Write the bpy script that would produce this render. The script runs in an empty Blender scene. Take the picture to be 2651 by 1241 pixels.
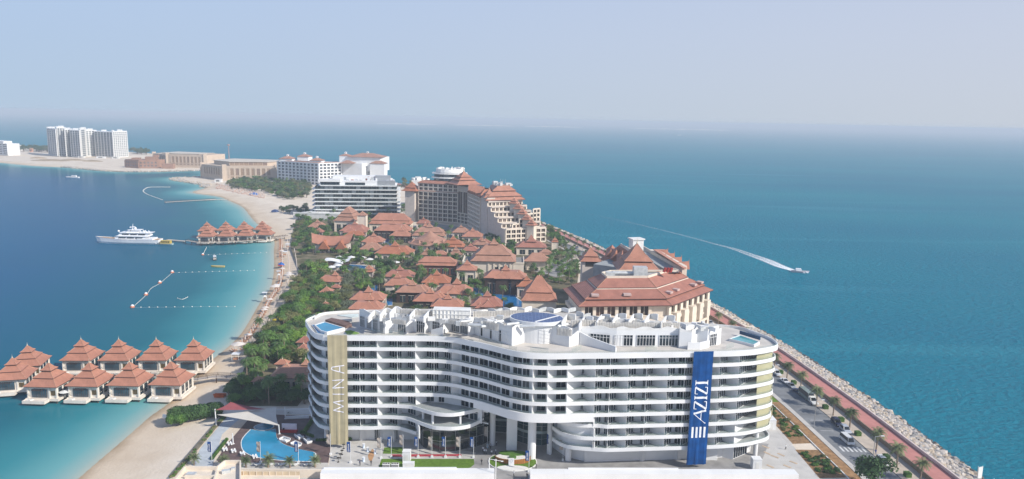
import bpy, math, random
import numpy as np
from mathutils import Vector, Matrix
random.seed(7)
rnd = random.random
def ru(a, b): return a + (b - a) * random.random()
C = bpy.context.scene.collection
SC = bpy.context.scene
PI = math.pi
# ------------------------------------------------------------------ camera model (used to survey ground positions)
FPX, CXP, CYP, HC, RT, HCAM = 1904., 1325.5, 620.5, 308., .0197, 95.
_roll = math.atan(RT); PITCH = math.atan((CYP - HC) / FPX * math.cos(_roll))
_F = np.array([0, math.cos(PITCH), -math.sin(PITCH)]); _R0 = np.array([1., 0, 0]); _U0 = np.cross(_R0, _F)
_R = math.cos(_roll) * _R0 + math.sin(_roll) * _U0; _U = math.cos(_roll) * _U0 - math.sin(_roll) * _R0
def G(x, y, z=2.2):
    """survey: where the ray through photo pixel (x,y) meets height z"""
    d = _F + _R * (x - CXP) / FPX - _U * (y - CYP) / FPX
    t = (z - HCAM) / d[2]
    return (float(d[0] * t), float(d[1] * t))
def PX(x, y, z):
    v = np.array([x, y, z - HCAM]); k = v @ _F
    return float(CXP + FPX * (v @ _R) / k), float(CYP - FPX * (v @ _U) / k)
def SCL(x, y, z=2.2):
    """metres per photo pixel there"""
    v = np.array([x, y, z - HCAM]); return float(v @ _F) / FPX
def Zm(ox, oy, s, pts): return [(ox + a / s, oy + b / s) for a, b in pts]

# ------------------------------------------------------------------ materials
MATS = {}
def new_mat(name):
    m = bpy.data.materials.new(name); m.use_nodes = True
    nt = m.node_tree; b = nt.nodes['Principled BSDF']
    return m, nt, b
def mat(name, col, rough=.7, var=.12, scale=.5, spec=.4, metal=0, bump=0, bscale=3., col2=None, detail=5, noshare=False):
    """procedural paint: base colour broken up by two scales of noise"""
    if name in MATS: return MATS[name]
    m, nt, b = new_mat(name)
    N, Lk = nt.nodes, nt.links
    tc = N.new('ShaderNodeTexCoord'); n = N.new('ShaderNodeTexNoise')
    n.inputs['Scale'].default_value = scale; n.inputs['Detail'].default_value = detail
    Lk.new(tc.outputs['Object'], n.inputs['Vector'])
    r = N.new('ShaderNodeValToRGB')
    c = np.array(col[:3])
    lo = c * (1 - var); hi = np.minimum(c * (1 + var), 1) if col2 is None else np.array(col2)
    r.color_ramp.elements[0].position = .3; r.color_ramp.elements[1].position = .7
    r.color_ramp.elements[0].color = (*lo, 1); r.color_ramp.elements[1].color = (*hi, 1)
    Lk.new(n.outputs['Fac'], r.inputs['Fac']); Lk.new(r.outputs['Color'], b.inputs['Base Color'])
    b.inputs['Roughness'].default_value = rough; b.inputs['Metallic'].default_value = metal
    b.inputs['Specular IOR Level'].default_value = spec
    if bump:
        n2 = N.new('ShaderNodeTexNoise'); n2.inputs['Scale'].default_value = bscale; n2.inputs['Detail'].default_value = 6
        bp = N.new('ShaderNodeBump'); bp.inputs['Strength'].default_value = bump; bp.inputs['Distance'].default_value = .3
        Lk.new(tc.outputs['Object'], n2.inputs['Vector']); Lk.new(n2.outputs['Fac'], bp.inputs['Height']); Lk.new(bp.outputs['Normal'], b.inputs['Normal'])
    MATS[name] = m
    return m
def glass_mat(name, col, rough=.08, spec=.8, var=.5, scale=.35):
    return mat(name, col, rough, var, scale, spec)
def clear_mat(name, tint, alpha):
    if name in MATS: return MATS[name]
    m, nt, b = new_mat(name)
    b.inputs['Base Color'].default_value = (*tint, 1); b.inputs['Roughness'].default_value = .05
    b.inputs['Alpha'].default_value = alpha; b.inputs['Specular IOR Level'].default_value = .6
    MATS[name] = m; return m
def roof_mat(name, col, sc=1.0):
    """clay tiles: courses down the slope as fine stripes, patchy colour"""
    m, nt, b = new_mat(name); N, Lk = nt.nodes, nt.links
    tc = N.new('ShaderNodeTexCoord')
    n = N.new('ShaderNodeTexNoise'); n.inputs['Scale'].default_value = .25; n.inputs['Detail'].default_value = 8; n.inputs['Roughness'].default_value = .7
    w = N.new('ShaderNodeTexWave'); w.bands_direction = 'Z'; w.inputs['Scale'].default_value = 1.1 * sc; w.inputs['Distortion'].default_value = .6
    w2 = N.new('ShaderNodeTexVoronoi'); w2.inputs['Scale'].default_value = 2.2
    for q in (n, w, w2): Lk.new(tc.outputs['Object'], q.inputs['Vector'])
    mx = N.new('ShaderNodeMath'); mx.operation = 'MULTIPLY_ADD'; mx.inputs[1].default_value = .16
    Lk.new(w.outputs['Fac'], mx.inputs[0]); Lk.new(n.outputs['Fac'], mx.inputs[2])
    m2 = N.new('ShaderNodeMath'); m2.operation = 'MULTIPLY_ADD'; m2.inputs[1].default_value = .12
    Lk.new(w2.outputs['Distance'], m2.inputs[0]); Lk.new(mx.outputs[0], m2.inputs[2])
    r = N.new('ShaderNodeValToRGB'); c = np.array(col)
    r.color_ramp.elements[0].position = .35; r.color_ramp.elements[1].position = .85
    r.color_ramp.elements[0].color = (*(c * .68), 1); r.color_ramp.elements[1].color = (*(c * 1.22), 1)
    Lk.new(m2.outputs[0], r.inputs['Fac']); Lk.new(r.outputs['Color'], b.inputs['Base Color'])
    b.inputs['Roughness'].default_value = .6
    bp = N.new('ShaderNodeBump'); bp.inputs['Strength'].default_value = .5; bp.inputs['Distance'].default_value = .12
    Lk.new(w.outputs['Fac'], bp.inputs['Height']); Lk.new(bp.outputs['Normal'], b.inputs['Normal'])
    MATS[name] = m; return m

# ------------------------------------------------------------------ mesh builder
class MB:
    def __init__(s): s.v = []; s.f = []; s.m = []; s.sm = False
    def add(s, vs, fs, mi=0):
        o = len(s.v); s.v += [tuple(p) for p in vs]
        for f in fs: s.f.append(tuple(i + o for i in f)); s.m.append(mi)
        return s
    def quad(s, a, b, c, d, mi=0): return s.add([a, b, c, d], [(0, 1, 2, 3)], mi)
    def tri(s, a, b, c, mi=0): return s.add([a, b, c], [(0, 1, 2)], mi)
    def box(s, x0, y0, z0, x1, y1, z1, mi=0):
        return s.add([(x0, y0, z0), (x1, y0, z0), (x1, y1, z0), (x0, y1, z0), (x0, y0, z1), (x1, y0, z1), (x1, y1, z1), (x0, y1, z1)],
                     [(0, 3, 2, 1), (4, 5, 6, 7), (0, 1, 5, 4), (1, 2, 6, 5), (2, 3, 7, 6), (3, 0, 4, 7)], mi)
    def obox(s, cx, cy, z0, w, d, h, a=0, mi=0):
        """box centred at cx,cy, base z0, rotated by a"""
        ca, sa = math.cos(a), math.sin(a)
        q = [(-w / 2, -d / 2), (w / 2, -d / 2), (w / 2, d / 2), (-w / 2, d / 2)]
        q = [(cx + x * ca - y * sa, cy + x * sa + y * ca) for x, y in q]
        return s.prism(q, z0, z0 + h, mi)
    def prism(s, poly, z0, z1, mi=0, top=True, bot=True, mtop=None):
        n = len(poly)
        ar = sum(poly[i][0] * poly[(i + 1) % n][1] - poly[(i + 1) % n][0] * poly[i][1] for i in range(n))
        if ar < 0: poly = poly[::-1]
        vs = [(x, y, z0) for x, y in poly] + [(x, y, z1) for x, y in poly]
        fs = [(i, (i + 1) % n, (i + 1) % n + n, i + n) for i in range(n)]
        s.add(vs, fs, mi)
        if top: s.add([(x, y, z1) for x, y in poly], [tuple(range(n))], mi if mtop is None else mtop)
        if bot: s.add([(x, y, z0) for x, y in poly], [tuple(range(n))[::-1]], mi)
        return s
    def wall(s, a, b, z0, z1, t=.25, mi=0):
        """thick wall from a to b"""
        dx, dy = b[0] - a[0], b[1] - a[1]; l = math.hypot(dx, dy) or 1e-6
        nx, ny = -dy / l * t / 2, dx / l * t / 2
        return s.prism([(a[0] - nx, a[1] - ny), (b[0] - nx, b[1] - ny), (b[0] + nx, b[1] + ny), (a[0] + nx, a[1] + ny)], z0, z1, mi)
    def bar(s, p, q, r=.05, mi=0, n=4, r2=None):
        p = Vector(p); q = Vector(q); d = q - p
        if d.length < 1e-6: return s
        u = d.orthogonal().normalized(); w = d.normalized().cross(u); r2 = r if r2 is None else r2
        vs = []
        for (c, rr) in ((p, r), (q, r2)):
            for i in range(n):
                a = 2 * PI * i / n; vs.append(c + (u * math.cos(a) + w * math.sin(a)) * rr)
        fs = [(i, (i + 1) % n, (i + 1) % n + n, i + n) for i in range(n)] + [tuple(range(n))[::-1], tuple(range(n, 2 * n))]
        return s.add(vs, fs, mi)
    def lathe(s, cx, cy, prof, n=12, mi=0, a0=0, sx=1, sy=1):
        vs = []
        for r, z in prof:
            for i in range(n):
                a = a0 + 2 * PI * i / n; vs.append((cx + r * math.cos(a) * sx, cy + r * math.sin(a) * sy, z))
        fs = []
        for k in range(len(prof) - 1):
            for i in range(n): fs.append((k * n + i, k * n + (i + 1) % n, (k + 1) * n + (i + 1) % n, (k + 1) * n + i))
        fs.append(tuple(range(n))[::-1]); fs.append(tuple(range((len(prof) - 1) * n, len(prof) * n)))
        return s.add(vs, fs, mi)
    def ring(s, cx, cy, w, d, z, a=0):
        ca, sa = math.cos(a), math.sin(a)
        return [(cx + x * ca - y * sa, cy + x * sa + y * ca, z) for x, y in ((-w / 2, -d / 2), (w / 2, -d / 2), (w / 2, d / 2), (-w / 2, d / 2))]
    def tier(s, cx, cy, z, w, d, h, tw, td, a=0, mi=0, flare=.3, ms=None, hips=True):
        """one tier of a hipped clay roof: flared skirt, thick eave, lighter hip ridges"""
        k = .42; mh = h * k * (1 - flare)
        mw, mdp = w + (tw - w) * k, d + (td - d) * k
        r0 = s.ring(cx, cy, w, d, z, a); r1 = s.ring(cx, cy, mw, mdp, z + mh, a); r2 = s.ring(cx, cy, max(tw, .02), max(td, .02), z + h, a)
        rb = s.ring(cx, cy, w * .985, d * .985, z - .22, a)
        vs = rb + r0 + r1 + r2; fs = []
        for kk in range(3):
            for i in range(4): fs.append((kk * 4 + i, kk * 4 + (i + 1) % 4, (kk + 1) * 4 + (i + 1) % 4, (kk + 1) * 4 + i))
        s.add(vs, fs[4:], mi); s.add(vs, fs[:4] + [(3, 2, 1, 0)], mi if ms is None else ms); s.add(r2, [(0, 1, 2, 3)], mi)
        if hips:
            for i in range(4):
                s.bar(r0[i], r1[i], .11, mi if ms is None else ms + 1); s.bar(r1[i], r2[i], .11, mi if ms is None else ms + 1)
        return s
    def build(s, name, mats, parent=None, org=None, coll=True, smooth=False):
        me = bpy.data.meshes.new(name)
        if org is None:
            org = (0, 0, 0); q = parent
            while q is not None: org = tuple(i + j for i, j in zip(org, q.location)); q = q.parent
        ox, oy, oz = org
        me.from_pydata([(x - ox, y - oy, z - oz) for x, y, z in s.v], [], s.f)
        if not isinstance(mats, (list, tuple)): mats = [mats]
        for m in mats: me.materials.append(m)
        if len(mats) > 1: me.polygons.foreach_set('material_index', [min(i, len(mats) - 1) for i in s.m])
        if smooth: me.polygons.foreach_set('use_smooth', [True] * len(me.polygons))
        me.update()
        o = bpy.data.objects.new(name, me); C.objects.link(o)
        if parent is not None:
            o.parent = parent
        if parent is None and org != (0, 0, 0): o.location = org
        return o
ORG = {}
def tag(o, label=None, cat=None, group=None, kind=None):
    if label: o['label'] = label
    if cat: o['category'] = cat
    if group: o['group'] = group
    if kind: o['kind'] = kind
    return o
def thing(name, loc, label, cat, group=None, rz=0):
    o = bpy.data.objects.new(name, None); C.objects.link(o); o.empty_display_size = .5
    o.location = loc; o.rotation_euler = (0, 0, rz)
    return tag(o, label, cat, group)
def dup(o, loc=None, rz=None, sc=None, label=None, group=None, cat=None):
    def cp(q, par):
        c = q.copy(); C.objects.link(c)
        if par is not None: c.parent = par
        for ch in q.children: cp(ch, c)
        return c
    r = cp(o, None)
    if loc is not None: r.location = loc
    if rz is not None: r.rotation_euler = (0, 0, rz)
    if sc is not None: r.scale = sc if isinstance(sc, tuple) else (sc, sc, sc)
    if label: r['label'] = label
    if group: r['group'] = group
    if cat: r['category'] = cat
    return r
PUTS = []
class Put:
    """first call moves the prototype itself, later ones copy it"""
    def __init__(s, proto): s.p = proto; s.used = False; PUTS.append(s)
    def __call__(s, loc, rz=0, sc=1, label=None, group=None, cat=None):
        sc = sc if isinstance(sc, tuple) else (sc, sc, sc)
        if not s.used:
            s.used = True; o = s.p; o.location = loc; o.rotation_euler = (0, 0, rz); o.scale = sc
            tag(o, label, cat, group); return o
        return dup(s.p, loc, rz, sc, label, group, cat)
def struct(o, label=None):
    o['kind'] = 'structure'
    if label: o['label'] = label
    return o
def catmull(pts, step=1.0):
    out = []; n = len(pts)
    P_ = [np.array(p, float) for p in pts]
    P_ = [2 * P_[0] - P_[1]] + P_ + [2 * P_[-1] - P_[-2]]
    for i in range(1, n):
        a, b, c, d = P_[i - 1], P_[i], P_[i + 1], P_[i + 2]
        m = max(1, int(np.linalg.norm(c - b) / step))
        for k in range(m):
            t = k / m
            out.append(.5 * ((2 * b) + (-a + c) * t + (2 * a - 5 * b + 4 * c - d) * t * t + (-a + 3 * b - 3 * c + d) * t ** 3))
    out.append(P_[-2]); return np.array(out)
def offs(c, d):
    """offset a curve to its left side by d"""
    t = np.gradient(c, axis=0); t /= np.linalg.norm(t, axis=1)[:, None] + 1e-9
    return c + np.stack([-t[:, 1], t[:, 0]], 1) * d
def strip(mb, a, b, za, zb, mi=0):
    a = [tuple(q[:2]) for q in a]; b = [tuple(q[:2]) for q in b]
    for i in range(len(a) - 1):
        mb.quad((*a[i], za), (*a[i + 1], za), (*b[i + 1], zb), (*b[i], zb), mi)
def ribbon_wall(mb, c, t, z0, z1, mi=0):
    """thick curved wall with outer face on c and thickness t to its left"""
    i_ = offs(c, t); n = len(c)
    for i in range(n - 1):
        a, b, p, q = c[i], c[i + 1], i_[i], i_[i + 1]
        mb.quad((*a, z0), (*b, z0), (*b, z1), (*a, z1), mi)
        mb.quad((*q, z0), (*p, z0), (*p, z1), (*q, z1), mi)
        mb.quad((*a, z1), (*b, z1), (*q, z1), (*p, z1), mi)
        mb.quad((*p, z0), (*q, z0), (*b, z0), (*a, z0), mi)
    for k in (0, n - 1): mb.quad((*c[k], z0), (*c[k], z1), (*i_[k], z1), (*i_[k], z0), mi)

# ------------------------------------------------------------------ camera, sun, sky
cam = bpy.data.cameras.new('camera'); camo = bpy.data.objects.new('camera', cam); C.objects.link(camo)
cam.sensor_width = 36; cam.lens = 36 * FPX / 2651.; cam.clip_end = 90000; cam.clip_start = 1
M = Matrix(((_R[0], _U[0], -_F[0], 0), (_R[1], _U[1], -_F[1], 0), (_R[2], _U[2], -_F[2], HCAM), (0, 0, 0, 1)))
camo.matrix_world = M; SC.camera = camo
SUN_EL = math.radians(35); sv = Vector((.88, -.47, 0)).normalized(); sv = Vector((sv.x * math.cos(SUN_EL), sv.y * math.cos(SUN_EL), math.sin(SUN_EL)))
sl = bpy.data.lights.new('sun', 'SUN'); sl.energy = 4.8; sl.angle = math.radians(.55); sl.color = (1, .955, .88)
so = bpy.data.objects.new('sun', sl); C.objects.link(so); so.rotation_euler = sv.to_track_quat('Z', 'Y').to_euler(); so.location = (200, -200, 300)
w = bpy.data.worlds.new('World'); SC.world = w; w.use_nodes = True
nt = w.node_tree; bg = nt.nodes['Background']; sk = nt.nodes.new('ShaderNodeTexSky'); sk.sky_type = 'NISHITA'
sk.sun_disc = False; sk.sun_elevation = SUN_EL; sk.sun_rotation = math.atan2(sv.x, sv.y)
sk.air_density = 1.0; sk.dust_density = 1.0; sk.ozone_density = 1.5; sk.altitude = 50
bg.inputs['Strength'].default_value = .1
# pale haze towards the horizon, warmer on the sun's side
wt = nt.nodes.new('ShaderNodeTexCoord'); ws = nt.nodes.new('ShaderNodeSeparateXYZ'); nt.links.new(wt.outputs['Generated'], ws.inputs[0])
wr = nt.nodes.new('ShaderNodeValToRGB'); e_ = wr.color_ramp.elements
SKYR = [(0, (.47, .555, .645)), (.05, (.475, .565, .68)), (.15, (.465, .565, .73)), (.3, (.44, .555, .80)), (1, (.20, .34, .70))]
e_[0].color = (*SKYR[0][1], 1); e_[1].color = (*SKYR[-1][1], 1)
for p_, c_ in SKYR[1:-1]: q_ = e_.new(p_); q_.color = (*c_, 1)
nt.links.new(ws.outputs['Z'], wr.inputs['Fac'])
wm = nt.nodes.new('ShaderNodeMapRange'); wm.inputs[1].default_value = -.7; wm.inputs[2].default_value = .8; nt.links.new(ws.outputs['X'], wm.inputs[0])
wc = nt.nodes.new('ShaderNodeMix'); wc.data_type = 'RGBA'; wc.inputs[6].default_value = (.86, .95, 1.04, 1); wc.inputs[7].default_value = (1.16, 1.04, .98, 1); nt.links.new(wm.outputs[0], wc.inputs[0])
w2 = nt.nodes.new('ShaderNodeMix'); w2.data_type = 'RGBA'; w2.blend_type = 'MULTIPLY'; w2.inputs[0].default_value = 1; nt.links.new(wr.outputs[0], w2.inputs[6]); nt.links.new(wc.outputs[2], w2.inputs[7])
wx = nt.nodes.new('ShaderNodeVectorMath'); wx.operation = 'SCALE'; wx.inputs['Scale'].default_value = 10; nt.links.new(w2.outputs[2], wx.inputs[0])
wk = nt.nodes.new('ShaderNodeMapRange'); wk.inputs[1].default_value = .1; wk.inputs[2].default_value = .9; wk.inputs[3].default_value = 1; wk.inputs[4].default_value = .3; nt.links.new(ws.outputs['Z'], wk.inputs[0])
wf = nt.nodes.new('ShaderNodeMix'); wf.data_type = 'RGBA'; nt.links.new(wk.outputs[0], wf.inputs[0]); nt.links.new(sk.outputs['Color'], wf.inputs[6]); nt.links.new(wx.outputs[0], wf.inputs[7])
nt.links.new(wf.outputs[2], bg.inputs['Color'])
vs_ = SC.view_settings; vs_.view_transform = 'Standard'; vs_.look = 'None'; vs_.gamma = 1; vs_.exposure = .12
SC.cycles.max_bounces = 6; SC.cycles.volume_bounces = 0; SC.cycles.transparent_max_bounces = 12

# ------------------------------------------------------------------ palette
WHITE = mat('white_render', (.74, .74, .735), .75, .07, .12)
WHITE2 = mat('white_weathered', (.72, .71, .68), .8, .1, .4)
GREYF = mat('grey_floor', (.32, .335, .33), .8, .15, .4)
CREAM = mat('cream_stone', (.70, .61, .50), .8, .08, .4)
CREAM2 = mat('cream_wall', (.60, .52, .45), .8, .08, .4)
PINKW = mat('pinkish_wall', (.62, .50, .43), .8, .1, .3)
BEIGE = mat('beige_stone', (.54, .43, .33), .85, .08, .2)
DARKG = glass_mat('dark_glass', (.018, .028, .036))
MIDG = glass_mat('tinted_glass', (.04, .075, .10))
TEALG = glass_mat('teal_glass', (.03, .07, .075))
DARK = mat('dark_opening', (.03, .025, .022), .8, .3)
WOOD = mat('dark_wood', (.05, .028, .022), .7, .3, 2)
REDW = mat('red_brown_wood', (.16, .045, .03), .7, .2, 2)
CLEAR = clear_mat('balustrade_glass', (.26, .38, .35), .11)
METAL = mat('grey_metal', (.45, .46, .47), .45, .1, 1, .5, .6)
GALV = mat('galvanised', (.58, .59, .58), .5, .15, .8, .5, .3)
TILE = roof_mat('clay_tiles', (.41, .18, .115)); TILE2 = roof_mat('clay_tiles_dull', (.35, .145, .10))
TILE3 = roof_mat('clay_tiles_red', (.38, .14, .072)); TILEF = roof_mat('clay_tiles_faded', (.38, .195, .13))
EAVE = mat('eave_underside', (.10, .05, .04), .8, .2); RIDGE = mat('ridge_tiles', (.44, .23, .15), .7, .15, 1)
GOLD = mat('pale_finial', (.66, .58, .44), .6, .1, 2)
ROOFM = [TILE, EAVE, RIDGE]; ROOF2 = [TILE2, EAVE, RIDGE]; ROOF3 = [TILE3, EAVE, RIDGE]; ROOFF = [TILEF, EAVE, RIDGE]
SKYBLUE = mat('pool_water', (.015, .25, .42), .06, .2, .15, .6, bump=.15, bscale=2.)
POOLW = mat('deep_pool_water', (.01, .16, .38), .06, .25, .1, .6, bump=.15, bscale=2.)
# ------------------------------------------------------------------ coastlines
RK = catmull([(119.2, 60), (119.2, 150), (118.9, 184), (118.3, 197), (117.6, 213), (116.6, 232), (115.0, 252), (113, 275), (110.5, 297), (107.5, 318), (99, 368), (89, 418), (78, 470), (67, 512),
              (58.0, 543), (44.5, 592), (29, 640), (10, 697), (-22, 770), (-68, 860), (-115, 945), (-172, 1035), (-300, 1190), (-470, 1350), (-640, 1485), (-850, 1685), (-1145, 1800), (-1290, 1828), (-1700, 1860), (-2400, 1860)], 6)
SEAEDGE = offs(RK, -11.5)
BEACH = catmull([(-109, 60), (-110.5, 140), (-112.2, 179), (-112.8, 206), (-113.4, 225), (-112.3, 232), (-114.5, 255), (-116, 275.6), (-117.3, 307.6), (-127.8, 363.7), (-133.4, 397), (-145.6, 440.7), (-165.3, 501.7),
                 (-186.3, 564.6), (-227.9, 645.4), (-247.9, 687.1), (-279.2, 752.8), (-315.3, 808.3), (-340, 844), (-385, 880), (-391.6, 928.9), (-408.6, 974.6)], 5)
BREAK = catmull([(-408.6, 974.6), (-474.9, 1036), (-489, 1062), (-470, 1085), (-452, 1105), (-462, 1150), (-500, 1205), (-518.5, 1215), (-583, 1171), (-643, 1171), (-752, 1235)], 8)
FARSH = catmull([(-752, 1235), (-816.9, 1253.5), (-920, 1315), (-1100, 1400), (-1500, 1480), (-2400, 1500)], 20)
def seglist():
    S = []
    for c, ty in ((BEACH, 0), (BREAK, 1), (FARSH, 0)):
        c = c[::2] if len(c) > 8 else c
        for i in range(len(c) - 1): S.append((*c[i], *c[i + 1], ty))
        if np.abs(c[-1]).sum(): S.append((*S[-1][2:4], *c[-1], ty))
    S.append((-2400, 1500, -2400, 1860 , 1))
    c = SEAEDGE[::-1][::2]
    S.append((*S[-1][2:4], *c[0], 1))
    for i in range(len(c) - 1): S.append((*c[i], *c[i + 1], 1))
    S.append((*c[-1], -109, 60, 0))
    return np.array(S)
SEG = seglist()
# fix continuity
def SDF(x, y):
    """signed distance to the coast (positive on land) and the kind of the nearest shore"""
    best = np.full(x.shape, 1e9); ty = np.zeros(x.shape); ins = np.zeros(x.shape, bool)
    for ax, ay, bx, by, t in SEG:
        dx, dy = bx - ax, by - ay; L2 = dx * dx + dy * dy
        if L2 < 1e-6: continue
        u = np.clip(((x - ax) * dx + (y - ay) * dy) / L2, 0, 1)
        d = (x - ax - u * dx) ** 2 + (y - ay - u * dy) ** 2
        m = d < best; best = np.where(m, d, best); ty = np.where(m, t, ty)
        cr = ((ay > y) != (by > y)) & (x < dx * (y - ay) / (dy if abs(dy) > 1e-9 else 1e-9) + ax)
        ins ^= cr
    d = np.sqrt(best); return np.where(ins, d, -d), ty
def ground_z(d, ty):
    zb = np.where(d < 0, d * .16, np.minimum(d * .085, 2.2)); zr = np.where(d < 0, d * .3, np.minimum(d * .24, 2.2))
    return np.where(ty > .5, zr, zb)
def fan(ys, tmin, tmax, nx):
    ts = np.linspace(tmin, tmax, nx); Y, T = np.meshgrid(ys, ts, indexing='ij'); return T * Y, Y
def grid_obj(name, X, Y, Z, keep, m, attrs={}):
    ny, nx = X.shape; idx = np.arange(ny * nx).reshape(ny, nx)
    a, b, c, d = idx[:-1, :-1], idx[:-1, 1:], idx[1:, 1:], idx[1:, :-1]
    k = keep.ravel(); fs = np.stack([a.ravel(), b.ravel(), c.ravel(), d.ravel()], 1)
    fs = fs[k[fs].any(axis=1)]
    used = np.unique(fs); remap = np.full(ny * nx, -1); remap[used] = np.arange(len(used)); fs = remap[fs]
    V = np.stack([X.ravel(), Y.ravel(), Z.ravel()], 1)[used]
    me = bpy.data.meshes.new(name); me.from_pydata(V.tolist(), [], fs.tolist())
    for nm, A in attrs.items():
        at = me.attributes.new(nm, 'FLOAT', 'POINT'); at.data.foreach_set('value', A.ravel()[used].astype(np.float32))
    me.polygons.foreach_set('use_smooth', [True] * len(me.polygons)); me.materials.append(m); me.update()
    o = bpy.data.objects.new(name, me); C.objects.link(o); return o
ys = np.exp(np.arange(math.log(110), math.log(2300), .0105)); X, Y = fan(ys, -.86, .72, 420)
D, TY = SDF(X, Y); Z = ground_z(D, TY)
# sand: dry pale, wetter and darker by the waterline
m, nt, b = new_mat('sand'); N, Lk = nt.nodes, nt.links
tc = N.new('ShaderNodeTexCoord'); at = N.new('ShaderNodeAttribute'); at.attribute_name = 'shore'
n1 = N.new('ShaderNodeTexNoise'); n1.inputs['Scale'].default_value = .06; n1.inputs['Detail'].default_value = 10; n1.inputs['Roughness'].default_value = .65
n2 = N.new('ShaderNodeTexNoise'); n2.inputs['Scale'].default_value = 1.1; n2.inputs['Detail'].default_value = 4
for q in (n1, n2): Lk.new(tc.outputs['Object'], q.inputs['Vector'])
r = N.new('ShaderNodeValToRGB'); r.color_ramp.elements[0].position = .3; r.color_ramp.elements[1].position = .7
r.color_ramp.elements[0].color = (.60, .50, .39, 1); r.color_ramp.elements[1].color = (.74, .65, .54, 1)
Lk.new(n1.outputs['Fac'], r.inputs['Fac'])
r2 = N.new('ShaderNodeValToRGB'); e = r2.color_ramp.elements; e[0].position = 0; e[0].color = (.45, .40, .32, 1); e[1].position = 1; e[1].color = (1, 1, 1, 1)
for p_, c_ in ((.08, (.66, .58, .48, 1)), (.22, (.92, .86, .78, 1))): q = e.new(p_); q.color = c_
mr = N.new('ShaderNodeMapRange'); mr.inputs[1].default_value = -1; mr.inputs[2].default_value = 24
ad = N.new('ShaderNodeMath'); ad.operation = 'MULTIPLY_ADD'; ad.inputs[1].default_value = 4; Lk.new(n1.outputs['Fac'], ad.inputs[0]); Lk.new(at.outputs['Fac'], ad.inputs[2])
sb = N.new('ShaderNodeMath'); sb.operation = 'SUBTRACT'; sb.inputs[1].default_value = 2; Lk.new(ad.outputs[0], sb.inputs[0])
Lk.new(sb.outputs[0], mr.inputs[0]); Lk.new(mr.outputs[0], r2.inputs['Fac'])
mx = N.new('ShaderNodeMix'); mx.data_type = 'RGBA'; mx.blend_type = 'MULTIPLY'; mx.inputs[0].default_value = 1
Lk.new(r.outputs['Color'], mx.inputs[6]); Lk.new(r2.outputs['Color'], mx.inputs[7])
Lk.new(mx.outputs[2], b.inputs['Base Color']); b.inputs['Roughness'].default_value = .95; b.inputs['Specular IOR Level'].default_value = .1
bp = N.new('ShaderNodeBump'); bp.inputs['Strength'].default_value = .5; bp.inputs['Distance'].default_value = .25; Lk.new(n2.outputs['Fac'], bp.inputs['Height']); Lk.new(bp.outputs['Normal'], b.inputs['Normal'])
MATS['sand'] = m
gr = struct(grid_obj('sand_ground', X, Y, Z, D > -14, m, {'shore': np.where(TY > .5, 30, D)}), 'pale sandy ground and beaches of the curved peninsula')
# water
m, nt, b = new_mat('sea_water'); N, Lk = nt.nodes, nt.links
tc = N.new('ShaderNodeTexCoord'); at = N.new('ShaderNodeAttribute'); at.attribute_name = 'shore'; ao = N.new('ShaderNodeAttribute'); ao.attribute_name = 'open'
n1 = N.new('ShaderNodeTexNoise'); n1.inputs['Scale'].default_value = .012; n1.inputs['Detail'].default_value = 8
Lk.new(tc.outputs['Object'], n1.inputs['Vector'])
ad = N.new('ShaderNodeMath'); ad.operation = 'MULTIPLY_ADD'; ad.inputs[1].default_value = 60; Lk.new(n1.outputs['Fac'], ad.inputs[0])
ms = N.new('ShaderNodeMath'); ms.operation = 'SUBTRACT'; ms.inputs[1].default_value = 30; Lk.new(at.outputs['Fac'], ms.inputs[0]); 
# the noise only matters once away from the waterline
sc_ = N.new('ShaderNodeMapRange'); sc_.inputs[1].default_value = 0; sc_.inputs[2].default_value = 60; sc_.inputs[3].default_value = 0; sc_.inputs[4].default_value = 1; Lk.new(at.outputs['Fac'], sc_.inputs[0])
nm = N.new('ShaderNodeMath'); nm.operation = 'MULTIPLY_ADD'; nm.inputs[1].default_value = 70; nm.inputs[2].default_value = -35; Lk.new(n1.outputs['Fac'], nm.inputs[0])
nk = N.new('ShaderNodeMath'); nk.operation = 'MULTIPLY'; Lk.new(nm.outputs[0], nk.inputs[0]); Lk.new(sc_.outputs[0], nk.inputs[1])
sm = N.new('ShaderNodeMath'); sm.operation = 'ADD'; Lk.new(nk.outputs[0], sm.inputs[0]); Lk.new(at.outputs['Fac'], sm.inputs[1])
mr = N.new('ShaderNodeMapRange'); mr.inputs[1].default_value = 0; mr.inputs[2].default_value = 240; Lk.new(sm.outputs[0], mr.inputs[0])
r = N.new('ShaderNodeValToRGB'); e = r.color_ramp.elements
LAG = [(0, (.38, .42, .36)), (.012, (.26, .39, .365)), (.035, (.13, .34, .345)), (.09, (.035, .22, .25)), (.17, (.006, .125, .168)), (.32, (.003, .10, .168)), (.6, (.003, .088, .19)), (1, (.004, .10, .215))]
e[0].color = (*LAG[0][1], 1); e[1].color = (*LAG[-1][1], 1)
for p_, c_ in LAG[1:-1]: q = e.new(p_); q.color = (*c_, 1)
Lk.new(mr.outputs[0], r.inputs['Fac'])
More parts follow.
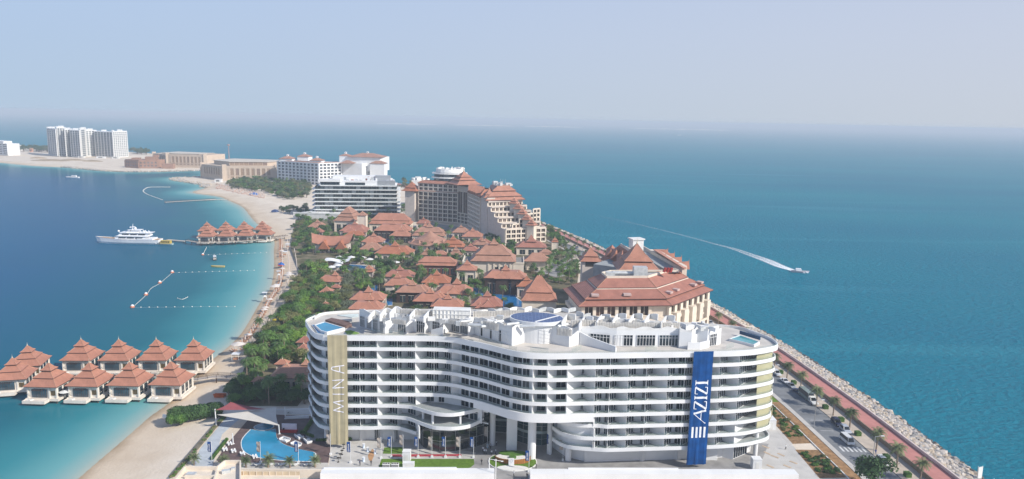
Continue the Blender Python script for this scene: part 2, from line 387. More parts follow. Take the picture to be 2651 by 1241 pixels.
# open sea: patches of blue and teal
n3 = N.new('ShaderNodeTexNoise'); n3.inputs['Scale'].default_value = .0035; n3.inputs['Detail'].default_value = 6
mpp = N.new('ShaderNodeMapping'); mpp.inputs['Scale'].default_value = (.5, 1.6, 1); mpp.inputs['Rotation'].default_value = (0, 0, -.06)
Lk.new(tc.outputs['Object'], mpp.inputs['Vector']); Lk.new(mpp.outputs[0], n3.inputs['Vector'])
r3 = N.new('ShaderNodeValToRGB'); r3.color_ramp.elements[0].position = .35; r3.color_ramp.elements[1].position = .68
r3.color_ramp.elements[0].color = (.001, .16, .245, 1); r3.color_ramp.elements[1].color = (.003, .20, .268, 1)
Lk.new(n3.outputs['Fac'], r3.inputs['Fac'])
# long pale slicks drawn out by the wind
mps = N.new('ShaderNodeMapping'); mps.inputs['Scale'].default_value = (.0016, .022, 1); mps.inputs['Rotation'].default_value = (0, 0, .10); Lk.new(tc.outputs['Object'], mps.inputs['Vector'])
ns = N.new('ShaderNodeTexNoise'); ns.inputs['Scale'].default_value = 1; ns.inputs['Detail'].default_value = 5; Lk.new(mps.outputs[0], ns.inputs['Vector'])
rs = N.new('ShaderNodeMapRange'); rs.inputs[1].default_value = .60; rs.inputs[2].default_value = .74; rs.inputs[4].default_value = .35; Lk.new(ns.outputs['Fac'], rs.inputs[0])
mxs = N.new('ShaderNodeMix'); mxs.data_type = 'RGBA'; Lk.new(rs.outputs[0], mxs.inputs[0]); Lk.new(r3.outputs['Color'], mxs.inputs[6]); mxs.inputs[7].default_value = (.05, .30, .38, 1)
mx = N.new('ShaderNodeMix'); mx.data_type = 'RGBA'; Lk.new(ao.outputs['Fac'], mx.inputs[0]); Lk.new(r.outputs['Color'], mx.inputs[6]); Lk.new(mxs.outputs[2], mx.inputs[7])
N.remove(b); df = N.new('ShaderNodeBsdfDiffuse'); gl_ = N.new('ShaderNodeBsdfGlossy'); gl_.inputs['Roughness'].default_value = .10; gl_.inputs['Color'].default_value = (1, 1, 1, 1)
fr_ = N.new('ShaderNodeFresnel'); fr_.inputs['IOR'].default_value = 1.33; fm = N.new('ShaderNodeMath'); fm.operation = 'MULTIPLY'; fm.inputs[1].default_value = .19; fm.use_clamp = True
Lk.new(fr_.outputs[0], fm.inputs[0]); sh = N.new('ShaderNodeMixShader'); Lk.new(fm.outputs[0], sh.inputs[0]); Lk.new(df.outputs[0], sh.inputs[1]); Lk.new(gl_.outputs[0], sh.inputs[2])
Lk.new(mx.outputs[2], df.inputs['Color']); Lk.new(sh.outputs[0], N['Material Output'].inputs['Surface'])
# ripples (choppier in the open)
mp2 = N.new('ShaderNodeMapping'); mp2.inputs['Scale'].default_value = (.8, 1.5, 1); mp2.inputs['Rotation'].default_value = (0, 0, .35); Lk.new(tc.outputs['Object'], mp2.inputs['Vector'])
w1 = N.new('ShaderNodeTexNoise'); w1.inputs['Scale'].default_value = .33; w1.inputs['Detail'].default_value = 6; w1.inputs['Roughness'].default_value = .6; Lk.new(mp2.outputs[0], w1.inputs['Vector'])
bp = N.new('ShaderNodeBump'); bp.inputs['Distance'].default_value = 2.2
st = N.new('ShaderNodeMapRange'); st.inputs[3].default_value = .035; st.inputs[4].default_value = 1.0; Lk.new(ao.outputs['Fac'], st.inputs[0]); Lk.new(st.outputs[0], bp.inputs['Strength'])
Lk.new(w1.outputs['Fac'], bp.inputs['Height'])
for q in (df, gl_, fr_): Lk.new(bp.outputs['Normal'], q.inputs['Normal'])
WATER = m
def water_attrs(X, Y):
    D, TY = SDF(X, Y); lag = (X < -105) | (X < -.3 * Y)
    xs = np.interp(Y, RK[:, 1], RK[:, 0]); op = np.where(X > xs - 30, 1., 0.)
    return D, {'shore': np.maximum(-D, 0), 'open': op}
kp = D < 3
struct(grid_obj('sea_water', X, Y, np.zeros_like(X), kp, WATER, {'shore': np.maximum(-D, 0), 'open': np.where(X > np.interp(Y, RK[:, 1], RK[:, 0]) - 30, 1., 0.)}), 'blue sea and turquoise lagoon around the peninsula')
# the same sheet carried on to the horizon and out to the sides
far = MB(); F_ = []
def farsheet(x0, y0, x1, y1, op):
    me = bpy.data.meshes.new('sea_water'); me.from_pydata([(x0, y0, -.01), (x1, y0, -.01), (x1, y1, -.01), (x0, y1, -.01)], [], [(0, 1, 2, 3)])
    for nm_, v in (('shore', 400), ('open', op)):
        a_ = me.attributes.new(nm_, 'FLOAT', 'POINT'); a_.data.foreach_set('value', [float(v)] * 4)
    me.materials.append(WATER); o = bpy.data.objects.new('sea_water', me); C.objects.link(o); struct(o); return o
YM = float(ys[-1])
farsheet(-34000, YM, 34000, 34000, 1)
def tri_sheet(pts, op):
    me = bpy.data.meshes.new('sea_water'); me.from_pydata([(x, y, -.01) for x, y in pts], [], [tuple(range(len(pts)))])
    for nm_, v in (('shore', 400), ('open', op)):
        a_ = me.attributes.new(nm_, 'FLOAT', 'POINT'); a_.data.foreach_set('value', [float(v)] * len(pts))
    me.materials.append(WATER); o = bpy.data.objects.new('sea_water', me); C.objects.link(o); struct(o)
tri_sheet([(.72 * ys[0], ys[0]), (6000, ys[0]), (6000, YM), (.72 * YM, YM)], 1)
tri_sheet([(-6000, ys[0]), (-.86 * ys[0], ys[0]), (-.86 * YM, YM), (-6000, YM)], 0)
# distant sandy islands on the horizon
ISL = mat('island_sand', (.72, .68, .6), .9, .1, .001)
for k, (xa, xb, y_, lab) in enumerate(((962, 1130, 314, 'low sandy island on the horizon, the longest pale strip at the left'), (1166, 1330, 317, 'low sandy island on the horizon just right of the longest strip'),
                                  (1360, 1510, 319, 'faint low sandy island on the horizon above the open sea'), (1640, 1900, 326, 'very faint flat sandy island far off at the right of the horizon'))):
    a, b_ = G(xa, y_ + .3, 0), G(xb, y_ + (xb - xa) * .0197 + .3, 0); mbi = MB()
    d_ = 9500.; 
    ax_, bx_ = a[0] / a[1] * d_, b_[0] / b_[1] * d_; n_ = 24
    pts = [(ax_ + (bx_ - ax_) * i / n_, d_ + 120 * math.sin(i * 1.3 + k)) for i in range(n_ + 1)]
    prof = [max(1, (8 + 6 * rnd()) * math.sin(PI * i / n_) ** .5) for i in range(n_ + 1)]
    for i in range(n_):
        (x0, y0), (x1, y1) = pts[i], pts[i + 1]
        mbi.quad((x0, y0, 0), (x1, y1, 0), (x1, y1 + 60, prof[i + 1]), (x0, y0 + 60, prof[i]))
        mbi.quad((x0, y0 + 60, prof[i]), (x1, y1 + 60, prof[i + 1]), (x1, y1 + 500, 0), (x0, y0 + 500, 0))
    struct(mbi.build('island', ISL))['label'] = lab
# haze
hb = MB(); hb.box(-35000, -1500, -3.5, 35000, 35000, 99)
hm = bpy.data.materials.new('haze'); hm.use_nodes = True; nt = hm.node_tree
nt.nodes.remove(nt.nodes['Principled BSDF']); pv = nt.nodes.new('ShaderNodeVolumePrincipled')
pv.inputs['Color'].default_value = (.80, .90, 1, 1); pv.inputs['Density'].default_value = .00022; pv.inputs['Anisotropy'].default_value = .0
nt.links.new(pv.outputs['Volume'], nt.nodes['Material Output'].inputs['Volume'])
hz = hb.build('haze', hm); tag(hz, kind='stuff'); hz['label'] = 'thin blue-grey sea haze fading the horizon'
# ------------------------------------------------------------------ the white hotel in front
GZ = 2.2
ZK = [7.8 + 3.32 * k for k in range(9)]          # slab tops above the ground floor; ZK[8] = roof deck
GZ = 2.2
hotel = thing('hotel', (5, 200, GZ), 'large white curved hotel with wavy balconies and two hanging banners', 'hotel')
TOPE = [(798, 838), (805, 850), (818, 862), (833, 866), (847, 868), (897, 868), (991, 868.5), (1060, 869), (1116, 869.5), (1149, 871), (1182, 874.4), (1215, 881), (1249, 887.7), (1290, 898), (1323, 906), (1356, 911.7),
        (1390, 914.2), (1439, 915), (1505, 913.8), (1600, 912.8), (1667, 911.8), (1792, 910), (1846, 909), (1899, 907.5), (1953, 903.8), (2003, 894.8)]
fr = [G(x, y, 35.1) for x, y in TOPE]
EDGE = catmull([(-59, 216), (-60.3, 211)] + fr + [(74, 197.5), (73.5, 203), (70, 210)], .7)
def edge_px(c, z):
    v = np.stack([c[:, 0], c[:, 1], np.full(len(c), z - HCAM)], 1); k = v @ _F; return CXP + FPX * (v @ _R) / k
i0 = 8
def at_px(c, z, px, lo=0, hi=None):
    p = edge_px(c, z); hi = len(p) if hi is None else hi
    # monotone part only
    a = int(np.argmin(p)); b_ = int(np.argmax(p)); a = max(a, lo); b_ = min(b_, hi)
    i = a + int(np.searchsorted(p[a:b_], px)); i = min(max(i, 1), len(c) - 1)
    t = (px - p[i - 1]) / (p[i] - p[i - 1] + 1e-9); return c[i - 1] * (1 - t) + c[i] * t
def sub_px(c, z, a, b):
    p = edge_px(c, z); i0 = int(np.argmin(p)); i1 = int(np.argmax(p))
    sel = [i for i in range(i0, i1 + 1) if a < p[i] < b]
    return np.array([at_px(c, z, a)] + [c[i] for i in sel] + [at_px(c, z, b)])
# balcony bands
def balcony(c, zk, lo=.45, hi=.55, nm='balcony', glass=True, inner=5.0):
    mb = MB(); ribbon_wall(mb, c, .28, zk - lo, zk + hi, 0)
    i_ = offs(c, inner)
    strip(mb, offs(c, .25), i_, zk, zk, 1)
    strip(mb, i_, offs(c, .25), zk - lo + .03, zk - lo + .03, 0)
    o = mb.build(nm, [WHITE, GREYF], hotel)
    if glass:
        g = MB(); cg = offs(c, .12); ribbon_wall(g, cg, .03, zk + hi, zk + 1.25, 0); g.build('glass_railing', CLEAR, o)
    return o
K3A = at_px(EDGE, ZK[3], 1226)
for k in range(4, 8): balcony(EDGE, ZK[k])
c8 = offs(EDGE, -.35)
balcony(c8, ZK[8], .8, .75, glass=True)
# fourth slab: whole length, with the deep entrance fascia in the middle
balcony(EDGE, ZK[3])
mid = offs(sub_px(EDGE, ZK[3], 1226, 1537), -.12)
mb = MB(); ribbon_wall(mb, mid, .5, ZK[3] - 1.75, ZK[3] + .58); strip(mb, offs(mid, 13), offs(mid, .3), ZK[3] - 1.7, ZK[3] - 1.7, 0); mb.build('entrance_fascia', [WHITE], hotel)
# lower slabs, left wing (with the bulging terraces)
def zone1(pts): return Zm(780, 760, 2.508, pts)
def zone2(pts): return Zm(1380, 760, 2.507, pts)
LEFTX = {0: 1030, 1: 1012, 2: 1010}
BUL = {2: zone1([(700, 727), (760, 741), (850, 768), (920, 778), (990, 778), (1060, 767), (1182, 741)]),
       1: zone1([(640, 797), (700, 806), (770, 832), (850, 860), (920, 867), (1000, 867), (1100, 850), (1185, 809)]),
       0: zone1([(560, 861), (640, 868), (700, 885), (745, 898), (762, 888)])}
DECKS = {}
for k in (0, 1, 2):
    z = ZK[k]; L = EDGE[:1]
    p = edge_px(EDGE, z); im = int(np.argmin(p)); x0 = BUL[k][0][0] - 22
    base = [tuple(q) for i, q in enumerate(EDGE) if (i < im or p[i] < x0) and q[0] < 0]
    c = catmull(base[::4] + [G(x, y, z + .55) for x, y in BUL[k]], .8)
    DECKS[k] = c; balcony(c, z, inner=5 if k == 0 else 5)
    # fill the bulge so its deck is one floor
    if k:
        bl = [G(x, y, z + .55) for x, y in BUL[k]]
        e0 = offs(EDGE, 3); q = [tuple(v) for v in sub_px(e0, z, BUL[k][0][0], BUL[k][-1][0] + 12)]
        bl2 = [tuple(v) for v in offs(catmull(bl, 1), .25)]
        m2 = MB(); m2.prism(bl2 + q[::-1], z - .40, z - .01 , 0, mtop=1); m2.build('terrace_floor', [WHITE, GREYF], hotel)
# lower slabs, right wing
RB = {2: zone2([(120, 800), (170, 822), (235, 838), (330, 848), (420, 849)]), 1: zone2([(125, 862), (165, 890), (225, 912), (310, 928), (420, 932)]), 0: zone2([(125, 935), (170, 965), (225, 985), (300, 996), (420, 1004)])}
for k in (0, 1, 2):
    z = ZK[k]; p = edge_px(EDGE, z); im = int(np.argmax(p)); x0 = RB[k][-1][0] + 18
    tail = [tuple(q) for i, q in enumerate(EDGE) if (i > im or p[i] > x0) and q[0] > 10]
    c = catmull([G(x, y, z + .55) for x, y in RB[k]] + tail[::4], .8); balcony(c, z)
    DECKS[k + 10] = c
# recessed saw-tooth walls
NODES = [(803, 2.2, 'w'), (817, 2.2, 'g'), (832, 2.2, 'w'), (842, 2.2, 'g'), (850, 2.2, 'w'), (880, 2.2, 'w'), (897, 4.2, 'w'), (911, 4., 'g'), (930, 1.2, 'g'), (943.5, 3., 'w'), (958, 4.2, 'g'), (977, .6, 'w'), (1007, 4.2, 'g'), (1028.5, 1.2, 'g'),
         (1040, 2.8, 'w'), (1055, 4.2, 'g'), (1076, .6, 'w'), (1104, 4.2, 'g'), (1124, 1.2, 'g'), (1136, 2.8, 'w'), (1151, 4.2, 'g'), (1171.5, .6, 'w'), (1190, 2.3, 'w'), (1195, 2.3, 'g'), (1215, 2.3, 'w'), (1218, 2.3, 'g'), (1239, 2.3, 'w'),
         (1242, 2.3, 'g'), (1264, 2.3, 'w'), (1266, 2.3, 'g'), (1297, 2.3, 'w'), (1300, 2.3, 'g'), (1321, 2.3, 'w'), (1329, 2.3, 'g'), (1352, 2.3, 'w'), (1354, 2.3, 'g'), (1372, 2.3, 'w'), (1381, .6, 'w'), (1393, 3.5, 'g'), (1415, 3.5, 'w'),
         (1420, .6, 'w'), (1442, 3.2, 'g'), (1467, 3.2, 'w'), (1471, .6, 'w'), (1508, 4.2, 'g'), (1514, 4.2, 'w'), (1543, .6, 'g'), (1562, 3.2, 'w'), (1571, 3., 'g'), (1581, 1.2, 'g'), (1600, 3.8, 'w'), (1629, .6, 'g'), (1649, 3.6, 'w'),
         (1667, 3., 'g'), (1674, 2., 'w'), (1677, .9, 'g'), (1693, 3.8, 'w'), (1731, .6, 'g'), (1750, 3.2, 'w'), (1758, 3.2, 'g'), (1775, 1.2, 'g'), (1794, 3.4, 'w'), (1826, 3.4, 'g'), (1840, 3., 'w'), (1865, .6, 'g'), (1885, 3.6, 'w'), (1916, .6, 'g'), (1950, 4.5, 'w'), (1975, 6., 'w')]
OFFC = {}
def node_pt(px, d):
    if d not in OFFC: OFFC[d] = offs(EDGE, d)
    return at_px(OFFC[d], 33., px)
NP = [(node_pt(a, d), t) for a, d, t in NODES]
wallb = MB(); floorwin = []
def window(a, b, z0, z1, nm=None, cols=None, rail=True, fr=.065, glassm=0, inset=.12):
    """glazed screen between plan points a and b: panes, mullions and a transom (faces the side where a->b runs left to right)"""
    mb = MB(); a = np.array(a, float); b = np.array(b, float); L = np.linalg.norm(b - a); t = (b - a) / (L + 1e-9); n = np.array([t[1], -t[0]])
    n = n if True else -n
    g0, g1 = a - n * inset, b - n * inset
    mb.quad((*g0, z0), (*g1, z0), (*g1, z1), (*g0, z1), 0)
    cols = cols or max(2, int(round(L / 1.2)))
    for i in range(cols + 1):
        q = a + t * (L * i / cols); q0 = q - t * fr / 2; q1 = q + t * fr / 2
        mb.prism([tuple(q0 - n * (inset - .0)), tuple(q1 - n * inset), tuple(q1 + n * .02), tuple(q0 + n * .02)], z0, z1, 1)
    zs = [z0, z1 - .07] + ([z0 + (z1 - z0) * .72] if rail else [])
    for z in zs: mb.prism([tuple(a - n * inset), tuple(b - n * inset), tuple(b + n * .015), tuple(a + n * .015)], z, z + .07, 1)
    return mb
GLS = [glass_mat('hotel_glass_a', (.014, .022, .032), .12, .35, .6, .5), glass_mat('hotel_glass_b', (.035, .055, .07), .12, .35, .5, .4), glass_mat('hotel_glass_curtain', (.11, .12, .125), .3, .4, .3, .7)]
WIN = []     # (size, builder)
for k in range(0, 8):
    z0, z1 = ZK[k], ZK[k + 1] - .45
    for i in range(len(NP) - 1):
        (a, ty), (b_, _) = NP[i], NP[i + 1]; px = NODES[i][0]
        if k < 3 and 1000 < px < 1540: continue
        if ty == 'g' and not (k < 2 and px > 1905):
            WIN.append((np.linalg.norm(b_ - a) * 3, window(a, b_, z0 + .05, z1), random.choice([0, 0, 0, 1, 1, 2])))
        else:
            wallb.quad((*a, z0 - .45), (*b_, z0 - .45), (*b_, z1 + .01), (*a, z1 + .01))
        if ty == 'w' and NODES[i][1] < 1: # front edge of a partition
            wallb.wall(a, node_pt(px - 1.2, .3), z0, z1, .22)
# left bulge walls and terraces (floors 0-2)
for k in (0, 1, 2):
    z0, z1 = ZK[k], ZK[k + 1] - .45; prev = None
    for j, px in enumerate((1000, 1007, 1028, 1040, 1055, 1076, 1104, 1124, 1136, 1151, 1171, 1195, 1215, 1218, 1239, 1250)):
        d = {1000: 4.2, 1007: 4.2, 1028: 1.4, 1076: 1.}.get(px, 3.2 if px < 1170 else 2.5)
        if k == 0 and px > 1080: break
        q = node_pt(px, d)
        if prev is not None:
            if j in (2, 5, 7, 9, 12, 14): WIN.append((8, window(prev, q, z0 + .05, z1), random.choice([0, 0, 1])))
            else: wallb.quad((*prev, z0 - .45), (*q, z0 - .45), (*q, z1), (*prev, z1))
        prev = q
    if k == 0: wallb.wall(prev, G(1086, 1128, z0 + .5), z0 - .4, z1, .3)
# right wing inner curved walls behind the columns
for k in (0, 1, 2):
    z0, z1 = ZK[k], ZK[k + 1] - .45; c = offs(DECKS[k + 10], .05)
    p = edge_px(DECKS[k + 10], z0 + .55); ce = np.array([offs(DECKS[k + 10], 1.6 + 0 * k)[i] for i in range(len(p)) if p[i] < 1533 and i < 60])
    for i in range(len(ce) - 1): wallb.quad((*ce[i], z0 - .4), (*ce[i + 1], z0 - .4), (*ce[i + 1], z1), (*ce[i], z1))
    q = at_px(DECKS[k + 10], z0 + .55, 1538); wallb.wall(ce[-1], tuple(q), z0, z1, .25)
# solid core and back wall
BACK = [(66, 214), (42, 218), (10, 224), (-14, 226), (-42, 224), (-57, 220)]
core_f = [tuple(v) for v in offs(EDGE, 4.9)[14:-14:4]]
CORE = core_f + BACK
wallb.prism(CORE, ZK[3] - .4, ZK[8] - .1, 0)
iL = [p_ for p_ in CORE if p_[0] < -22]; iR = [p_ for p_ in CORE if p_[0] > 21]
wallb.prism(iL, GZ, ZK[3] - .4, 0); wallb.prism(iR, GZ, ZK[3] - .4, 0)
# ground storey walls
for (x0, y0), (x1, y1) in zip(zone1([(305, 885), (340, 880), (385, 950), (455, 930), (510, 945), (585, 925), (600, 955), (650, 920)]), zone1([(340, 880), (385, 950), (455, 930), (510, 945), (585, 925), (600, 955), (650, 920), (760, 945)])):
    wallb.wall(G(x0, y0 + 3, GZ), G(x1, y1 + 3, GZ), GZ, ZK[0] - .4, .3)
gz2 = zone2([(130, 1000), (215, 1060), (352, 1092), (355, 1085), (455, 1060), (600, 1050), (708, 1090), (805, 1045), (935, 1082), (1010, 1060), (1120, 1080), (1190, 1082), (1195, 1055), (1298, 1078)])
for i in range(len(gz2) - 1):
    if i in (4,): continue
    wallb.wall(G(*gz2[i], GZ), G(*gz2[i + 1], GZ), GZ, ZK[0] - .4, .3)
WIN.append((18, window(G(*zone2([(1298, 1078)])[0], GZ), G(*zone2([(1385, 1040)])[0], GZ), GZ + .1, ZK[0] - .5, cols=6), 0))
WIN.append((18, window(G(*zone2([(455, 1062)])[0], GZ), G(*zone2([(600, 1052)])[0], GZ), GZ + .1, ZK[0] - .5, cols=4), 0))
for q in ([(340, 895), (385, 945)], [(458, 935), (500, 948)], [(588, 930), (625, 945)]):
    a, b_ = zone1(q); WIN.append((9, window(G(a[0], a[1] + 4, GZ), G(b_[0], b_[1] + 4, GZ), GZ + .1, ZK[0] - .8, cols=4), 0))
wallb.build('wall', [WHITE], hotel)
# roof deck
mb = MB(); deck = [tuple(v) for v in offs(EDGE, .1)[::3]] + BACK
mb.prism(deck, ZK[8] - .09, ZK[8] + .02, 0); mb.build('roof_deck', mat('deck_tiles', (.55, .51, .46), .85, .12, .25), hotel)
ribb = MB(); bk = catmull([(72, 208)] + BACK + [(-59, 214)], 2); ribbon_wall(ribb, bk, .3, ZK[8] - 1, ZK[8] + .75); ribb.build('parapet', [WHITE2], hotel)
# columns of the right and left ends
for (x, y, r_, z1) in ((*G(1954.5, 1180, GZ), .62, ZK[8] - .6), (*G(845, 1138, GZ), .6, ZK[8] - .6), (*node_pt(1250, 1.2), .001, 3)):
    if r_ > .1: m_ = MB(); m_.lathe(x, y, [(r_, GZ), (r_, z1)], 16); m_.build('column', WHITE, hotel, smooth=False)
# pale green glass screens at the right end
ye = clear_mat('yellow_tinted_glass', (.66, .62, .38), .55)
for k in range(1, 8):
    c = sub_px(offs(EDGE, .5), ZK[k], 1958, 1999); m_ = MB(); ribbon_wall(m_, c, .04, ZK[k] + .5, ZK[k + 1] - .5); m_.build('glass_screen', ye, hotel)
# entrance columns: x,y of base, half width, round?
for px, py, hw, rd in ((*zone1([(1240, 990)])[0], .85, 1), (*zone1([(1364, 1034)])[0], 1.45, 0), (*zone1([(1495, 1085)])[0], 1.15, 1), (*zone2([(106, 1046)])[0], .75, 1), (*zone2([(229, 1092)])[0], .85, 1)):
    x, y = G(px, py, GZ); y += hw; m_ = MB()
    if rd: m_.lathe(x, y, [(hw, GZ), (hw, ZK[3] - 1.6)], 20)
    else: m_.obox(x, y, GZ, hw * 2, hw * 1.3, ZK[3] - 1.6 - GZ, .05)
    m_.build('column', WHITE, hotel)
for px, py in zone1([(791, 815), (853, 846), (1032, 846)]):
    x, y = G(px, py, ZK[1]); m_ = MB(); m_.lathe(x, y, [(.35, ZK[1]), (.35, ZK[2] - .4)], 12); m_.build('column', WHITE, hotel)
# lobby glazing
gl = [G(*p_, GZ) for p_ in zone1([(762, 955), (790, 1000), (840, 1022), (900, 1031), (1000, 1026), (1090, 1008), (1180, 985), (1232, 955)])]
gl = catmull(gl, 2.2)
lm = MB(); strip(lm, gl, gl, GZ + .1, ZK[1] - .4, 0)
for i, p_ in enumerate(gl): lm.bar((*p_, GZ), (*p_, ZK[1] - .4), .05, 1)
for z in (GZ + .1, GZ + 3.2, GZ + 6): strip(lm, gl - [0, .04], gl - [0, .04], z, z + .1, 1)
lm.build('lobby_glazing', [glass_mat('lobby_glass', (.014, .02, .024), .06, .8), METAL], hotel)
gl2 = [G(*p_, GZ) for p_ in zone1([(1186, 912), (1250, 900), (1335, 905), (1400, 960), (1480, 985), (1560, 990), (1640, 975)])]
gl2 = catmull(gl2, 2.)
lm = MB(); strip(lm, gl2, gl2, GZ + .1, ZK[3] - 1.7, 0)
for i, p_ in enumerate(gl2): lm.bar((*p_, GZ), (*p_, ZK[3] - 1.7), .06, 1)
for j in range(7): z = GZ + .1 + j * 1.9; strip(lm, gl2 - [0, .05], gl2 - [0, .05], z, z + .09, 1)
gs = gl2[:11]
for z in (GZ + 3.6, GZ + 7.4): strip(lm, gs - [0, .08], gs - [0, .08], z, z + .8, 2)
lm.build('entrance_glazing', [TEALG, METAL, mat('pale_spandrel', (.4, .47, .46), .4)], hotel)
WIN.sort(key=lambda w_: -w_[0])
for s_, w_, gi in WIN[:99]: w_.build('window', [GLS[gi], WHITE], hotel)
rest = [MB(), MB(), MB()]
for s_, w_, gi in WIN[99:]:
    r_ = rest[0]; o_ = len(r_.v); r_.v += w_.v; r_.f += [tuple(i + o_ for i in f) for f in w_.f]; r_.m += [gi if m_ == 0 else 3 for m_ in w_.m]
tag(rest[0].build('windows', GLS + [WHITE], hotel), kind='stuff')

# ---- roof storey
ZR = ZK[8] + .03
pent = MB(); PW = 4.55
PB = [(931, 846.5), (997, 864.7), (1021, 859.5), (1053, 864), (1070, 859.5), (1099.5, 864), (1110.5, 859.5), (1140, 866), (1168, 857.5), (1213, 869), (1228, 866), (1302, 888.5), (1325, 896), (1370, 883.5), (1381, 884), (1418, 887), (1473, 899), (1500, 892), (1526, 893),
      (1595, 897.5), (1756, 897.5), (1757, 901.5), (1789, 903), (1803, 896), (1830, 899.5), (1858, 893)]
pts = [G(x, y, ZR) for x, y in PB]
PBK = [G(x, y, ZR + 4.55) for x, y in ((1868, 849), (1800, 842), (1700, 836), (1600, 829), (1490, 811), (1300, 802), (1130, 800), (1000, 800), (938, 806))]
pent.prism(pts + PBK, ZR, ZR + PW, 0, mtop=1)
# parapet with a scalloped top around the roof storey
nn = len(pts)
for i in range(nn - 1):
    a, b_ = np.array(pts[i]), np.array(pts[i + 1]); L = np.linalg.norm(b_ - a); n_ = max(1, int(L / 1.6)); t = (b_ - a) / L; nr = np.array([-t[1], t[0]]) * .25
    hs = [.75 + .35 * math.sin(j * 1.7 + i) for j in range(n_ + 1)]
    for j in range(n_):
        p, q = a + t * L * j / n_, a + t * L * (j + 1) / n_; h0, h1 = ZR + PW + hs[j], ZR + PW + hs[j + 1]; zb = ZR + PW
        pent.quad((*p, zb), (*q, zb), (*q, h1), (*p, h0), 2); pent.quad((*(q + nr), zb), (*(p + nr), zb), (*(p + nr), h0), (*(q + nr), h1), 2); pent.quad((*p, h0), (*q, h1), (*(q + nr), h1), (*(p + nr), h0), 2)
pent.build('roof_storey', [WHITE, mat('roof_screed', (.50, .47, .43), .9, .2, .3), WHITE2], hotel)
def pw(px0, py0, px1, py1, cols, z0=.15, z1=3.5):
    a, b_ = np.array(G(px0, py0, ZR)), np.array(G(px1, py1, ZR)); t = (b_ - a) / np.linalg.norm(b_ - a); n = np.array([t[1], -t[0]])
    window(a + n * .16, b_ + n * .16, ZR + z0, ZR + z1, cols=cols, fr=.1).build('window', [GLS[random.choice([0, 1])], WHITE], hotel)
for (u0, u1) in ((.03, .21), (.29, .46), (.54, .72), (.80, .96)):
    pw(931 + 66 * u0, 846.5 + 18.2 * u0, 931 + 66 * u1, 846.5 + 18.2 * u1, 4)
pw(1031, 861, 1051, 863.7, 4); pw(1079, 861, 1098.5, 863.8, 4); pw(1120, 861.6, 1139, 865.8, 4)
pw(1169, 857.8, 1189, 862.9, 4); pw(1192, 863.6, 1212, 868.7, 4)
for u in range(4): pw(1229 + u * 24, 866 + u * 7.3, 1250 + u * 24, 872.6 + u * 7.3, 4)
for a_, b__ in ((1527, 1578), (1590, 1637), (1648, 1695), (1706, 1754)):
    ya = 893 + (a_ - 1526) * .065 if a_ < 1595 else 897.6
    pw(a_, min(ya, 897.6), b__, 897.6, 6, .2, 3.3)
pw(1836, 898.3, 1853, 894.5, 4)
# low ramped parapet walls on the terrace
for pa, pb, h0, h1 in (((1526, 897), (1593, 913), 2.6, 1.6), ((1500, 893), (1526, 897), 3.6, 2.6), ((1116, 866), (1147, 870), 1.3, 2.6), ((1780, 906), (1812, 906), 2., 2.), ((1812, 906), (1836, 900), 2., 2.), ((1593, 913), (1596, 911), 1.4, 1.0)):
    a, b_ = np.array(G(*pa, ZR)), np.array(G(*pb, ZR)); t = (b_ - a) / np.linalg.norm(b_ - a); n = np.array([-t[1], t[0]]) * .3; m_ = MB()
    vs = [(*a, ZR), (*b_, ZR), (*b_, ZR + h1), (*a, ZR + h0), (*(a + n), ZR), (*(b_ + n), ZR), (*(b_ + n), ZR + h1), (*(a + n), ZR + h0)]
    m_.add(vs, [(0, 1, 2, 3), (5, 4, 7, 6), (3, 2, 6, 7), (0, 3, 7, 4), (1, 5, 6, 2)]); m_.build('parapet', [WHITE], hotel)
# glass dividers between terraces
for pa, pb in (((1000, 866), (1045, 868)), ((1318, 902), (1338, 911)), ((1372, 911), (1420, 914)), ((1480, 913), (1505, 905)), ((1670, 911), (1700, 906)), ((1240, 882), (1300, 899)), ((960, 858), (990, 867)), ((1880, 905), (1900, 898))):
    a, b_ = G(*pa, ZR), G(*pb, ZR); m_ = MB(); m_.wall(a, b_, ZR, ZR + 1.3, .05); m_.build('glass_divider', CLEAR, hotel)
# drum with the oval solar roof
dx_, dy_ = G(1390, 822, ZR + 6.2); dm = MB()
prof = [(i / 40 * 2 * PI) for i in range(40)]
ell = lambda a, rx, ry: (dx_ + rx * math.cos(a) * math.cos(-.16) - ry * math.sin(a) * math.sin(-.16), dy_ + rx * math.cos(a) * math.sin(-.16) + ry * math.sin(a) * math.cos(-.16))
dm.prism([ell(a, 6.6, 4.6) for a in prof], ZR + .0, ZR + 5.2, 0)
dm.prism([ell(a, 7.6, 5.4) for a in prof], ZR + 5.2, ZR + 6.2, 0)
dmo = dm.build('solar_drum', [WHITE], hotel)
m_, nt, b = new_mat('solar_panels'); N, Lk = nt.nodes, nt.links
tc = N.new('ShaderNodeTexCoord'); br = N.new('ShaderNodeTexBrick'); br.inputs['Scale'].default_value = 1.0; br.inputs['Color1'].default_value = (.02, .045, .15, 1); br.inputs['Color2'].default_value = (.035, .075, .2, 1); br.inputs['Mortar'].default_value = (.10, .14, .26, 1)
br.offset = 0; br.inputs['Mortar Size'].default_value = .05; br.inputs['Brick Width'].default_value = 1.0; br.inputs['Row Height'].default_value = .8
Lk.new(tc.outputs['Object'], br.inputs['Vector']); Lk.new(br.outputs['Color'], b.inputs['Base Color']); b.inputs['Roughness'].default_value = .22
sp = MB(); sp.prism([ell(a, 7.2, 5.0) for a in prof], ZR + 6.2, ZR + 6.3, 0); sp.build('solar_panel', m_, dmo)
sp = MB(); sp.wall(ell(.62, 7.2, 5.0), ell(-1.55, 7.2, 5.0), ZR + 6.3, ZR + 6.42, .4); sp.build('walkway', WHITE, dmo)
